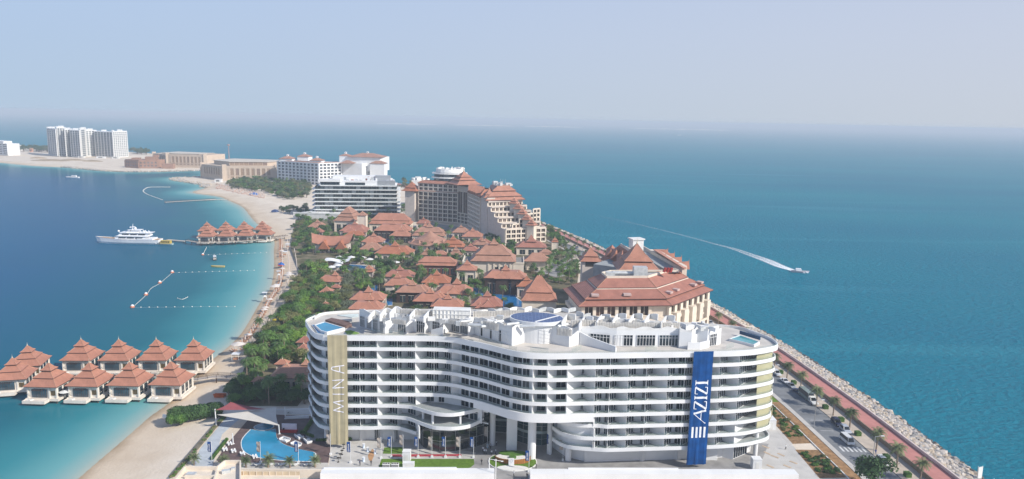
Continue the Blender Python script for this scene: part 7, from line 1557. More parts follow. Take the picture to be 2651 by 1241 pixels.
me.polygons.foreach_set('material_index', AM); me.update(); o = bpy.data.objects.new('distant_trees', me); C.objects.link(o); tag(o, 'mass of farther broadleaf trees among the village roofs and hotels', 'trees', kind='stuff')
for i in range(12): x, y = G(ru(690, 760), ru(835, 850)); BUSH['yellow']((x, y, GZ + 2.5), 0, ru(1, 1.7), 'yellow flowering bush in the grove near the beach', 'yellow bushes of the grove', 'bush')
for i, (px, py) in enumerate(Z5(*p_) for p_ in ((155, 395), (268, 405), (340, 405), (390, 405))): palm(px, py, 1.15, ['palm farthest left in the row of four before the round building', 'second palm from the left before the round building', 'third palm from the left before the round building', 'palm farthest right in the row of four before the round building'][i], 'four palms before the round building', PALMG)
palm(*Z5(968, 900), 1.25, 'tall palm standing in the large bright blue pool', None, PALMG)
# ------------------------------------------------------------------ promenade planting, lamps and traffic
Z3 = lambda x, y: (1950 + x / 2.508, 760 + y / 2.508)
tan_at = lambda y: math.atan2(float(np.interp(y + 6, RK[:, 1], RK[:, 0]) - np.interp(y - 6, RK[:, 1], RK[:, 0])), 12.)
def along(y, d):
    x = float(np.interp(y, RK[:, 1], RK[:, 0])); a = tan_at(y); return x - d * math.cos(a), y + d * math.sin(a)
PL_ = ['date palm on the promenade sidewalk right at the bottom edge', 'date palm on the promenade sidewalk, second from the bottom edge', 'date palm on the promenade sidewalk nearest the second lamp post', 'date palm on the sidewalk above the silver car', 'date palm on the sidewalk between dark car and truck', 'date palm on the sidewalk beside the white truck', 'date palm on the sidewalk beside the minibus', 'date palm on the sidewalk level with the white saloon car', 'date palm on the sidewalk closest to the hotel corner']
for (px, py), lab in zip((Z3(*p_) for p_ in ((1082, 1225), (932, 1130), (797, 1020), (624, 882), (518, 792), (410, 735), (306, 620), (217, 555), (136, 490))), PL_): palm(px, py, ru(1.0, 1.12), lab, 'date palms along the promenade', z=GZ + .14)
y = 288.
while y < 900:
    x_, y_ = along(y, 9.2); p = random.choice(PALMS); s_ = ru(.95, 1.15); p((x_, y_, GZ + .14), ru(0, 6), s_, 'date palm on the promenade sidewalk beyond the white hotel', 'date palms along the far promenade', 'palm tree')
    if 380 < y < 760: x_, y_ = along(y + 7, 26); random.choice(PALMS)((x_, y_, GZ), ru(0, 6), ru(.8, 1.1), 'date palm on the inland side of the road behind the maroon roofed hotel', 'date palms inland of the far road', 'palm tree')
    y += ru(12, 16)
q = MB(); q.obox(0, 0, 0, 1.5, 1.5, 1.25); rt = thing('clipped_bush', (0, 0, 0), None, None); hb_ = MB()
for i in range(700):
    f_ = random.randrange(5); u_, v_ = ru(-.75, .75), ru(-.75, .75); c_ = Vector([(u_, v_, 1.25), (u_, -.75, .62 + v_ * .8), (.75, u_, .62 + v_ * .8), (-.75, u_, .62 + v_ * .8), (u_, .75, .62 + v_ * .8)][f_]) * 1.0; nrm = (Vector([(0, 0, 1), (0, -1, 0), (1, 0, 0), (-1, 0, 0), (0, 1, 0)][f_]) + Vector(rdir()) * .6).normalized(); a_ = nrm.orthogonal().normalized(); b_ = nrm.cross(a_); s_ = .11; hb_.add([c_ - a_ * s_, c_ - b_ * s_, c_ + a_ * s_, c_ + b_ * s_], [(0, 1, 2, 3)])
q.build('core', LF['dark'], rt); hb_.build('foliage', LF['green'], rt); CB = Put(rt)
CL = ['level with the minibus front', 'beside the white truck', 'beside the dark parked car', 'beside the white van', 'above the white estate car', 'nearest the bottom edge', 'beside the topmost white car']
for (px, py), l_ in zip((Z3(*p_) for p_ in ((262, 590), (467, 750), (569, 832), (678, 924), (862, 1076), (1000, 1192), (177, 522))), CL): x, y = G(px, py); CB((x, y, GZ + .14), .05, 1, 'square clipped green bush on the sidewalk ' + l_, 'clipped bushes on the sidewalk', 'bush')
for yy in range(300, 640, 22): x_, y_ = along(yy, 12.2); CB((x_, y_, GZ + .14), .05, 1, 'square clipped green bush on the far sidewalk beyond the hotel', 'clipped bushes on the far sidewalk', 'bush')
def make_lamp():
    r = thing('street_lamp', (0, 0, 0), None, None); q = MB(); q.bar((0, 0, 0), (0, 0, 8.8), .13, 0, 8, .08); q.bar((0, 0, 8.6), (1.6, 0, 8.95), .06, 0, 6); q.obox(0, 0, 0, .4, .4, .4); q.build('pole', METAL, r); q = MB(); q.obox(2.0, 0, 8.85, .9, .35, .16); q.build('lamp_head', WHITE, r); return Put(r)
LP = make_lamp()
for (px, py), l_ in zip((Z3(395, 870), Z3(772, 1125), Z3(112, 622)), ('street lamp on the road kerb in the middle of the parked cars', 'street lamp on the road kerb by the dark tree at the bottom', 'street lamp on the road kerb by the hotel corner')): x, y = G(px, py); LP((x, y, GZ + .1), 0, 1, l_, 'street lamps along the road', 'street lamp')
for yy in range(330, 900, 42): x_, y_ = along(yy, 23.6); LP((x_, y_, GZ + .1), -tan_at(yy), 1, 'street lamp along the far part of the road beyond the hotel', 'far street lamps', 'street lamp')
for i, (px, py) in enumerate(((1283, 1241), (1266, 1228))): x, y = G(px, py, 4); q = MB(); q.bar((x, y, GZ), (x, y, 9.5 - i), .12, 0, 8); q.bar((x, y, 9.2 - i), (x + 1.3, y, 9.0 - i), .07); q.obox(x + 1.6, y, 8.85 - i, .6, .3, .14); tag(q.build('lamp_post', WHITE), ['white lamp post at the left edge of the driveway gap', 'thinner white post just left of the driveway lamp post'][i], 'lamp post')
# vehicles: length along local y, front towards -y
TYRE = mat('tyre', (.02, .02, .02), .8); CGL = glass_mat('car_glass', (.012, .016, .02), .08, .8)
def make_car(col, kind='suv', nm='parked_car'):
    r = thing(nm, (0, 0, 0), None, None); P_ = {'suv': (4.7, 1.95, 1.78, .32, .62, .98), 'sedan': (4.6, 1.82, 1.44, .26, .42, .82), 'van': (5.4, 2.0, 2.25, .05, .97, 1.1), 'bus': (7.6, 2.3, 2.9, .02, .99, 1.3)}[kind]; L, W, H, f0, f1, belt = P_
    m = mat('paint_' + '_'.join('%d' % (c_ * 100) for c_ in col), col, .25, .04, .5, .6); q = MB(); w = W / 2; yf, yb = -L / 2, L / 2
    prof = [(yf, .35), (yf - .02, .62), (yf + .12, belt * .82), (yf + L * f0 * .75, belt * .98), (yb - .12, belt), (yb + .02, .6), (yb, .35)]
    for i in range(len(prof)):
        (y0, z0), (y1, z1) = prof[i], prof[(i + 1) % len(prof)]; q.quad((-w, y0, z0), (w, y0, z0), (w, y1, z1), (-w, y1, z1))
    for s_ in (-1, 1): q.add([(s_ * w, y, z) for y, z in prof], [tuple(range(len(prof)))[::s_]])
    ya, yb_ = yf + L * f0, (yf + L * (f0 + f1)) if kind == 'sedan' else yb - .1; wi = w * .80; wf = .55 if kind in ('suv', 'sedan') else .35
    ra, rb_ = ya + wf, yb_ - (.25 if kind != 'sedan' else .6); q.add([(-wi, ra, H), (wi, ra, H), (wi, rb_, H), (-wi, rb_, H), (-wi, ra, H - .1), (wi, ra, H - .1), (wi, rb_, H - .1), (-wi, rb_, H - .1)], [(0, 1, 2, 3), (0, 4, 5, 1), (2, 6, 7, 3), (1, 5, 6, 2), (3, 7, 4, 0)])
    for (x0, y0, x1, y1) in ((wi, ra, w * .96, ya), (wi, rb_, w * .96, yb_)):
        for s_ in (-1, 1): q.bar((s_ * x0, y0, H - .05), (s_ * x1, y1, belt), .05)
    if kind == 'bus' or kind == 'van': q.box(-w + .0, ra + .4, belt - .05, w, rb_ + .2, belt + .1)
    q.build('body', m, r); q = MB(); A = [(-w * .95, ya, belt), (w * .95, ya, belt), (w * .95, yb_, belt), (-w * .95, yb_, belt)]; B = [(-wi, ra, H - .06), (wi, ra, H - .06), (wi, rb_, H - .06), (-wi, rb_, H - .06)]
    q.quad(A[0], A[1], B[1], B[0]); q.build('windscreen', CGL, r); q = MB(); q.quad(A[1], A[2], B[2], B[1]); q.quad(A[3], A[0], B[0], B[3]); q.build('side_window', CGL, r); q = MB(); q.quad(A[2], A[3], B[3], B[2]); q.build('rear_window', CGL, r)
    for sx in (-1, 1):
        for sy in (-1, 1): q = MB(); yy = sy * L * .31; q.bar((sx * (w - .2), yy, .34), (sx * (w + .02), yy, .34), .34, 0, 12); o = q.build('wheel', TYRE, r); q = MB(); q.bar((sx * (w - .0), yy, .34), (sx * (w + .035), yy, .34), .19, 0, 8); q.build('rim', METAL, o)
        q = MB(); q.box(sx * w * .72 - .2, yf - .03, .58, sx * w * .72 + .2, yf + .04, .74); q.build('headlight', GLS[2] if False else WHITE, r)
    q = MB(); q.box(-.35, yf - .04, .42, .35, yf + .02, .56); q.build('number_plate', METAL, r); return r
CARS = [((150, 528), 'suv', (.6, .6, .6), 'white off-road car parked closest to the hotel corner'), ((202, 576), 'sedan', (.66, .66, .66), 'white saloon car parked second from the hotel corner'), ((244, 606), 'sedan', (.35, .37, .39), 'silver saloon car parked behind the dark blue car'), ((284, 643), 'sedan', (.015, .03, .09), 'dark blue car parked just behind the minibus'), ((341, 678), 'bus', (.22, .26, .23), 'greyish green minibus with a white roof parked behind the truck'),
        ((541, 850), 'suv', (.015, .02, .05), 'very dark blue car parked in front of the silver one'), ((599, 898), 'suv', (.42, .45, .5), 'silver off-road car parked right behind the white van'), ((606, 966), 'van', (.68, .68, .67), 'white passenger van stopped before the zebra crossing'), ((840, 1104), 'suv', (.68, .68, .68), 'white estate car near the bottom edge by the dark tree')]
for (zx, zy), kd, col, lab in CARS:
    x, y = G(*Z3(zx, zy)); p = Put(make_car(col, kd)); p((x, y, GZ + .02), ru(-.04, .04) + (-tan_at(y)), 1, lab, 'cars along the promenade road', 'car' if kd in ('suv', 'sedan') else ('van' if kd == 'van' else 'minibus'))
tr = make_car((.62, .62, .6), 'suv', 'pickup_truck'); q = MB(); q.box(-1.05, .2, 1.05, 1.05, 4.6, 1.25); q.box(-1.05, .2, 1.25, 1.05, .3, 2.1); q.box(-1.05, .3, 1.25, -.98, 4.6, 1.7); q.box(.98, .3, 1.25, 1.05, 4.6, 1.7); q.build('flatbed', WHITE2, tr); x, y = G(*Z3(388, 716)); Put(tr)((x, y + .6, GZ + .02), 0, (1.05, 1.2, 1.15), 'white flatbed truck parked in front of the minibus', 'cars along the promenade road', 'truck')
for (px, py), col, lab in (((1494, 643), (.3, .32, .36), 'silver car driving on the far road beyond the maroon roofs'), ((1838, 838), (.66, .66, .66), 'white car parked at the foot of the maroon roofed hotel'), ((1452, 632), (.05, .05, .06), 'dark car on the far road near the gate tower'), ((1385, 700), (.6, .6, .6), 'white car under the pale canopy roof'), ((1510, 700), (.6, .6, .6), 'white car on the curved forecourt beside the garden')): x, y = G(px, py); Put(make_car(col, 'sedan'))((x, y, GZ + .05), ru(-.3, .3) + (1.3 if 'canopy' in lab else 0), 1, lab, 'cars beyond the white hotel', 'car')
# small sign at the sea end of the rocks
x, y = G(2536, 1236, 1.2); q = MB(); q.obox(x, y, 1, 1.7, .12, 3.2, .4); q.bar((x - .7, y, 0), (x - .7, y, 4.4), .06); q.bar((x + .7, y + .3, 0), (x + .7, y + .3, 4.4), .06); tag(q.build('marker_board', WHITE2), 'pale board standing in the rocks at the bottom right waterline', 'board')

# ------------------------------------------------------------------ people
def make_person(pose=0):
    V = {'pel': (0, 0, .95), 'che': (0, .02, 1.32), 'nk': (0, .02, 1.5), 'hd': (0, 0, 1.62), 'tp': (0, 0, 1.76), 'lk': (.1, -.03 if not pose else -.14, .5), 'lf': (.11, .05, .07), 'rk': (-.1, -.03, .5), 'rf': (-.11, .03 if not pose else .2, .07), 'lt': (.12, -.12, .04), 'rt': (-.12, -.12 if not pose else .06, .04),
         'ls': (.19, .02, 1.42), 'le': (.27, .05, 1.13), 'lh': (.25, -.08, .88), 'rs': (-.19, .02, 1.42), 're': (-.28, .04, 1.13), 'rh': (-.26, -.07 if not pose else -.2, .9 if not pose else 1.1), 'lhip': (.09, 0, .9), 'rhip': (-.09, 0, .9)}
    E = [('pel', 'che'), ('che', 'nk'), ('nk', 'hd'), ('hd', 'tp'), ('pel', 'lhip'), ('lhip', 'lk'), ('lk', 'lf'), ('lf', 'lt'), ('pel', 'rhip'), ('rhip', 'rk'), ('rk', 'rf'), ('rf', 'rt'), ('che', 'ls'), ('ls', 'le'), ('le', 'lh'), ('che', 'rs'), ('rs', 're'), ('re', 'rh')]
    Rr = {'pel': .15, 'che': .17, 'nk': .055, 'hd': .10, 'tp': .07, 'lk': .065, 'rk': .065, 'lf': .05, 'rf': .05, 'lt': .04, 'rt': .04, 'ls': .07, 'rs': .07, 'le': .045, 're': .045, 'lh': .035, 'rh': .035, 'lhip': .1, 'rhip': .1}
    ks = list(V); me = bpy.data.meshes.new('person_skin'); me.from_pydata([V[k] for k in ks], [(ks.index(a), ks.index(b)) for a, b in E], []); o = bpy.data.objects.new('tmp', me); C.objects.link(o)
    sk_ = o.modifiers.new('s', 'SKIN'); sb_ = o.modifiers.new('u', 'SUBSURF'); sb_.levels = 1; sb_.render_levels = 1
    for i, k in enumerate(ks): me.skin_vertices[0].data[i].radius = (Rr[k], Rr[k] * .8); me.skin_vertices[0].data[i].use_root = (k == 'pel')
    dg = bpy.context.evaluated_depsgraph_get(); dg.update(); m2 = bpy.data.meshes.new_from_object(o.evaluated_get(dg)); bpy.data.objects.remove(o); return m2
SKIN = mat('skin', (.30, .17, .11), .6); BASEP = [make_person(0), make_person(1)]
def person(px, py, shirt, pants, label, pose=0, rz=0., z=GZ, xyz=None):
    m = BASEP[pose].copy(); m.materials.clear()
    for c_ in (SKIN, mat('cloth_%d_%d_%d' % tuple(int(v * 100) for v in shirt), shirt, .8), mat('cloth_%d_%d_%d' % tuple(int(v * 100) for v in pants), pants, .8), mat('hair', (.02, .015, .012), .7)): m.materials.append(c_)
    for p in m.polygons:
        c_ = p.center; p.material_index = 3 if c_.z > 1.66 or (c_.z > 1.56 and c_.y > .03) else (0 if c_.z > 1.47 else (2 if c_.z < .95 and abs(c_.x) < .2 and c_.y > -.5 and not (abs(c_.x) > .2) else (0 if abs(c_.x) > .215 and c_.z < 1.05 else 1)))
        p.use_smooth = True
    o = bpy.data.objects.new('person', m); C.objects.link(o); x, y = G(px, py, z) if xyz is None else xyz[:2]; o.location = (x, y, z); o.rotation_euler = (0, 0, rz); return tag(o, label, 'person')
W1_, BK, BL = (.7, .72, .74), (.02, .02, .025), (.03, .07, .25)
Z8 = lambda x, y: (840 + x / 8.554, 1100 + y / 8.554)
Z9 = lambda x, y: (1200 + x / 7.99, 1090 + y / 7.99)
for (p_, s_, t_, lab, po) in (((405, 645), W1_, BK, 'person in white shirt and dark trousers farthest left in the group by the lobby', 0), ((432, 690), W1_, BK, 'person in white shirt standing close behind another in the lobby group', 0), ((468, 690), (.75, .75, .75), BK, 'person in bright white shirt, third from the left in the lobby group', 1), ((580, 716), W1_, BK, 'person in white shirt standing nearest the round planted island', 0), ((664, 690), W1_, BK, 'person in white shirt at the right of the lobby group', 0), ((560, 580), (.4, .42, .46), BK, 'person in grey clothes at the foot of the leftmost tall column', 0), ((680, 515), (.5, .52, .55), BK, 'person in pale top behind a small stand near the lobby glass', 0),
                           ((374, 905), BK, BK, 'person in black carrying a bag across the driveway', 1), ((1500, 990), BK, BK, 'person in black standing right of the round planted island', 0), ((1040, 1150), W1_, BK, 'person in white shirt alone in the driveway gap', 1), ((1312, 1200), BK, BK, 'person in dark suit at the left of the driveway gap stand', 0), ((1410, 1200), (.05, .06, .12), (.4, .42, .45), 'person in navy top at the right side of the driveway gap', 1)):
    person(*Z9(*p_), s_, t_, lab, po, ru(0, 6))
person(*Z8(785, 912), (.05, .06, .12), BK, 'person in navy walking beside the tall thin tables', 1, 1.); person(*Z8(1033, 908), BK, BK, 'person in black on the tan rug side of the terrace', 0, .3)
person(2033.6, 1164.5, W1_, BK, 'person in white top with a backpack alone on the pale plaza', 1, .8); person(2266.5, 1177, BL, BL, 'person in blue walking on the sidewalk by the second lamp post', 1, .2, GZ + .14)
x, y = G(*Z9(1360, 1206)); q = MB(); q.obox(x, y, GZ, .75, .55, 1.1); q.obox(x, y - .05, GZ + 1.1, .85, .65, .06); tag(q.build('lectern', mat('grey_stand', (.35, .38, .42), .5)), 'grey lectern stand between the two people in the driveway gap', 'lectern')
x, y = G(*Z9(1430 / 1.0 - 935, 560)); q = MB(); q.lathe(x, y, [(.35, GZ), (.1, GZ + .1), (.08, GZ + 1.0), (.4, GZ + 1.05), (.4, GZ + 1.1)], 12); tag(q.build('round_stand', mat('pale_blue_stand', (.45, .55, .62), .5)), 'small round pale table by the leftmost tall column', 'table')
for i in range(2): x, y = G(*Z8(1370 + i * 195, 935)); q = MB(); q.obox(x, y, GZ, 2.0, 1.0, 1.0); [q.obox(x - .65 + j * .65, y, GZ + 1.0, .5, .5, .06, 0, 1) for j in range(3)]; [q.obox(x - .85 + j * .24, y - .52, GZ + .15, .1, .06, .7, 0, 1) for j in range(8)]; tag(q.build('cooling_unit', [WHITE, DARK]), ['left white cooling unit on the lawn behind the boundary wall', 'right white cooling unit on the lawn behind the boundary wall'][i], 'air conditioner')

# ------------------------------------------------------------------ boats, buoys, beach
def hullmesh(L, W, H, n=14, flare=.25, bow=.45, z0=0.):
    """hull pointing to -x"""
    mb = MB(); rows = []
    for i in range(n + 1):
        u = i / n; x = -L / 2 + L * u; k = min(1, (u / bow) ** .6 if u < bow else 1.); w = W / 2 * max(k, .02) * (1 if u < .85 else 1 - .12 * (u - .85) / .15); sh = H * (1 + .35 * (1 - min(u / .5, 1)) ** 2)
        xo = -L * .07 * (1 - min(u / .3, 1)); rows.append([(x - xo * .9, 0, z0 - .8), (x - xo * .6, w * .62, z0 - .3), (x, w * .86, z0 + sh * .3), (x + xo * .3, w, z0 + sh), (x + xo * .3, -w, z0 + sh), (x, -w * .86, z0 + sh * .3), (x - xo * .6, -w * .62, z0 - .3)])
    m = 7
    for i in range(n):
        for j in range(m):
            if j == 3: continue
            mb.quad(rows[i][j], rows[i + 1][j], rows[i + 1][(j + 1) % m], rows[i][(j + 1) % m])
    for i in range(n): a = [(r_[3][0], r_[3][1], r_[3][2] - .25) for r_ in (rows[i], rows[i + 1])]; b = [(r_[4][0], r_[4][1], r_[4][2] - .25) for r_ in (rows[i], rows[i + 1])]; mb.quad(a[0], b[0], b[1], a[1], 1)
    mb.add(rows[-1], [tuple(range(m))]); return mb
YW = mat('gelcoat', (.82, .82, .83), .3, .03, .3, .5)
ax, ay = G(244, 632, 0); bx, by = G(423, 629, 0); YL = math.hypot(bx - ax, by - ay); yt = thing('yacht', ((ax + bx) / 2, (ay + by) / 2, 0), 'large white motor yacht with three decks moored left of the far stilt villas', 'yacht', None, 0); 
def yb(f_): q = MB(); f_(q); return q
k = YL / 46.; X = (ax + bx) / 2; Y_ = (ay + by) / 2
def loc(mb): mb.v = [(x * k + X, y * k + Y_, z * k) for x, y, z in mb.v]; return mb
h = hullmesh(46, 8.6, 3.6); h.box(8, -4.2, 3.2, 19, 4.2, 4.4); loc(h).build('hull', [YW, mat('teak', (.35, .22, .12), .7)], yt)
def deck(x0, x1, w, z0, z1, rake=3.5): 
    q = MB(); q.add([(x0, -w, z0), (x1, -w, z0), (x1, w, z0), (x0, w, z0), (x0 + rake, -w * .9, z1), (x1 - .3, -w * .9, z1), (x1 - .3, w * .9, z1), (x0 + rake, w * .9, z1)], [(4, 5, 6, 7), (0, 1, 5, 4), (1, 2, 6, 5), (2, 3, 7, 6), (3, 0, 4, 7)]); return q
for (x0, x1, w, z0, z1) in ((-9, 14, 3.6, 3.4, 5.9), (-6.5, 16, 3.3, 5.9, 8.3), (-1, 8, 2.4, 8.3, 10.2)):
    q = deck(x0, x1, w, z0, z1, 2.6); q.box(x0 + 1.6, -w - .5, z1 - .18, x1 + 1.5, w + .5, z1 + .08); o = loc(q).build('deck_house', YW, yt)
    for j in range(3 if z0 < 8 else 1): q = MB(); l_ = (x1 - x0 - 5) / 3; xs_ = x0 + 3.2 + j * l_; q.add([(xs_, -w - .03 + .0, z0 + .85), (xs_ + l_ - .8, -w - .03, z0 + .85), (xs_ + l_ - .3, -w * .94 - .06, z0 + 1.75), (xs_ + .5, -w * .94 - .06, z0 + 1.75)], [(0, 1, 2, 3)]); loc(q).build('window', DARKG, o)
q = MB(); q.bar((3.2, 0, 10.2), (3.6, 0, 14.5), .35, 0, 6, .1); q.box(2, -2, 12, 4.4, 2, 12.2); q.build
loc(q).build('mast', YW, yt)
for (x, z, r_) in ((5.2, 11.2, .9), (1.6, 11.8, .6), (-7, 8.9, .8), (-1, 8.7, .4)): q = MB(); q.lathe(x, 0, [(.1, z - r_), (r_ * .8, z - r_ * .6), (r_, z), (r_ * .7, z + r_ * .7), (.05, z + r_)], 10); loc(q).build('radar_dome', YW, yt)
q = MB()
for i in range(14): q.obox(9 + i * .5, ru(-2.4, 2.4), 8.4, .35, .4, ru(.6, 1.5))
q.add([(18, -3.6, 3.4), (21.5, -3.6, .6), (21.5, 3.6, .6), (18, 3.6, 3.4)], [(0, 1, 2, 3)]); loc(q).build('stern_fittings', YW, yt)
def boat(nm, px, py, L, W, H, col, label, rz=0., cab=None, cat='boat', canopy=None):
    x, y = G(px, py, 0); r = thing(nm, (0, 0, 0), label, cat); m_ = hullmesh(L, W, H, 10); m_.build('hull', [col, mat('boat_deck', (.5, .45, .38), .8)], r)
    if cab: cx_, cl, cw, ch, cm = cab; q = MB(); q.add([(cx_ - cl / 2, -cw, H), (cx_ + cl / 2, -cw, H), (cx_ + cl / 2, cw, H), (cx_ - cl / 2, cw, H), (cx_ - cl / 2 + .6, -cw * .85, H + ch), (cx_ + cl / 2, -cw * .85, H + ch), (cx_ + cl / 2, cw * .85, H + ch), (cx_ - cl / 2 + .6, cw * .85, H + ch)], [(4, 5, 6, 7), (0, 1, 5, 4), (1, 2, 6, 5), (2, 3, 7, 6), (3, 0, 4, 7)]); c_ = q.build('cabin', cm, r); q = MB(); n_ = max(2, int(cl / 1.5)); [q.box(cx_ - cl / 2 + .8 + i * (cl - 1) / n_, -cw - .02, H + ch * .35, cx_ - cl / 2 + .8 + (i + .7) * (cl - 1) / n_, -cw * .9, H + ch * .75) for i in range(n_)]; q.build('window', DARKG, c_)
    if canopy: q = MB(); q.box(-L * .2, -W * .42, H + 1.6, L * .32, W * .42, H + 1.72); [q.bar((sx * L * .2 + L * .06, sy * W * .38, H * .8), (sx * L * .2 + L * .06, sy * W * .38, H + 1.6), .05) for sx in (-1, 1) for sy in (-1, 1)]; q.build('canopy', canopy, r)
    r.location = (x, y, 0); r.rotation_euler = (0, 0, rz); return r
YEL = mat('boat_yellow', (.55, .40, .08), .5)
boat('ferry_boat', 426, 634, 12, 3.8, 1.1, mat('ferry_hull', (.30, .42, .42), .5), 'small yellow wooden ferry at the stern of the yacht', 0, (1, 7.5, 1.5, 2.2, YEL), 'ferry')
boat('longtail_boat', 556, 672, 8.5, 2.2, .7, DARK, 'dark boat with a white canopy anchored below the far stilt villas', -1.15, None, 'boat', WHITE)
boat('small_boat', 564, 692, 8.2, 2.4, .8, YEL, 'yellow open boat anchored near the dark one with the canopy', 0.05, None, 'boat')
boat('small_boat', 188, 461, 18, 5, 1.6, YW, 'small white boat alone in the far lagoon', .05, (2, 7, 1.6, 2, YW))
boat('small_boat', 1758, 351, 30, 8, 2.5, YW, 'tiny white boat near the horizon on the open sea', .0, (3, 10, 2.5, 3, YW))
sb_ = boat('speedboat', 2071, 706, 11, 3.2, 1.15, mat('boat_grey', (.45, .45, .52), .4), 'white speedboat racing with a long white wake', PI - .22, (.8, 3.8, 1.2, 1.5, YW))
# wake foam
m, nt, b = new_mat('foam'); N, Lk = nt.nodes, nt.links; at = N.new('ShaderNodeAttribute'); at.attribute_name = 'foam'; tc = N.new('ShaderNodeTexCoord'); n1 = N.new('ShaderNodeTexNoise'); n1.inputs['Scale'].default_value = .9; n1.inputs['Detail'].default_value = 8; n1.inputs['Roughness'].default_value = .75; Lk.new(tc.outputs['Object'], n1.inputs['Vector'])
ad = N.new('ShaderNodeMath'); ad.operation = 'ADD'; Lk.new(n1.outputs['Fac'], ad.inputs[0]); Lk.new(at.outputs['Fac'], ad.inputs[1]); mr = N.new('ShaderNodeMapRange'); mr.inputs[1].default_value = .95; mr.inputs[2].default_value = 1.4; Lk.new(ad.outputs[0], mr.inputs[0]); Lk.new(mr.outputs[0], b.inputs['Alpha']); b.inputs['Base Color'].default_value = (.85, .88, .9, 1); b.inputs['Roughness'].default_value = .9
WK = [(2062, 704, 1.8, .9), (2048, 699, 3.4, .85), (2020, 690, 5.4, .74), (1985, 675, 6.4, .66), (1940, 659, 5.6, .56), (1900, 645, 4.0, .54), (1850, 632, 2.6, .5), (1780, 613, 2.4, .48), (1700, 593, 2.3, .46), (1600, 570, 2.2, .43), (1500, 550, 2.0, .38), (1410, 533, 1.8, .25)]
wc = catmull([G(a, b_, 0) + (w_, f_) for a, b_, w_, f_ in WK], 3.0); me = bpy.data.meshes.new('wake'); vs, fs, fa = [], [], []; d2 = np.gradient(wc[:, :2], axis=0); d2 /= np.linalg.norm(d2, axis=1)[:, None]
for i, p in enumerate(wc):
    for j, s_ in enumerate((-1, -.5, 0, .5, 1)): vs.append((p[0] - d2[i, 1] * p[2] * s_, p[1] + d2[i, 0] * p[2] * s_, .05 + .12 * (1 - abs(s_)) * max(p[3], 0))); fa.append(max(p[3], 0) * (1 if abs(s_) < 1 else .35) + (.08 if abs(s_) == .5 else 0))
for i in range(len(wc) - 1):
    for j in range(4): fs.append((i * 5 + j, i * 5 + j + 1, i * 5 + j + 6, i * 5 + j + 5))
me.from_pydata(vs, [], fs); a_ = me.attributes.new('foam', 'FLOAT', 'POINT'); a_.data.foreach_set('value', fa); me.materials.append(m); o = bpy.data.objects.new('wake', me); C.objects.link(o); tag(o, 'long white foaming wake trailing behind the speedboat', 'wake', kind='stuff')
x, y = G(2084, 707, 0); q = MB()
for i in range(60): q.obox(x + ru(-1.8, 1.8), y + ru(-1.2, 1.2), ru(0, .7), ru(.2, .6), ru(.2, .6), ru(.1, .4), ru(0, 3))
tag(q.build('bow_spray', mat('spray', (.85, .88, .9), .9)), 'white spray at the bow of the speedboat', 'spray', kind='stuff')
# buoys
def make_buoy():
    r = thing('buoy', (0, 0, 0), None, None); q = MB(); q.lathe(0, 0, [(.3, -.3), (1.0, .1), (1.05, .5), (.8, 1.0)], 12); q.build('float', mat('buoy_orange', (.55, .2, .12), .5), r); q = MB(); q.lathe(0, 0, [(.8, 1.0), (.45, 1.5), (.05, 1.7)], 12); q.build('cap', WHITE, r); return Put(r)
BY = make_buoy(); BP = [(343, 797), (378, 765), (414, 734), (446, 707)]
for (px, py), l_ in zip(BP, ('nearest the camera', 'second from the camera', 'third from the camera', 'farthest of the slanting row')): x, y = G(px, py, 0); BY((x, y, 0), 0, 1, 'orange and white buoy on the swimming line, ' + l_, 'buoys of the swimming line', 'buoy')
x, y = G(525, 661, 0); BY((x, y, 0), 0, .9, 'orange buoy just below the far stilt villas', 'buoys of the swimming line', 'buoy')
def rope(pts_, label, step, r_, thick=.06):
    c = catmull([G(*p_, 0) for p_ in pts_], step); q = MB()
    for i in range(len(c) - 1): q.bar((*c[i], .08), (*c[i + 1], .08), thick)
    for p in c: q.lathe(p[0], p[1], [(r_ * .5, 0), (r_, .15), (r_ * .5, .4)], 6)
    tag(q.build('float_line', mat('rope_white', (.7, .68, .62), .8)), label, 'float line')
rope([(343, 797), (430, 796), (520, 795), (608, 795)], 'dotted white float line nearest the camera in the lagoon', 3.4, .34, .02); rope([(446, 707), (550, 704), (658, 701)], 'dotted white float line farther out in the lagoon', 3.6, .36, .02); rope([(343, 797), (378, 765), (392, 747), (414, 734), (446, 707)], 'slanting rope joining the four orange buoys', 2.2, .12, .08)
rope([(525, 661), (600, 658), (690, 655)], 'dotted white float line just below the far stilt villas', 3.6, .34, .02); rope([(525, 661), (535, 641)], 'short orange rope from the far buoy to the stilt villas', 2, .2, .12); rope([(460, 773), (472, 776), (486, 770)], 'small broken white float line in the middle of the lagoon', 1.5, .2, .12)
rope([(440, 485), (400, 485), (383, 486), (371, 494), (378, 502), (400, 511), (420, 518)], 'curved white float barrier near the jetty in the far lagoon', 4, .9, .5)
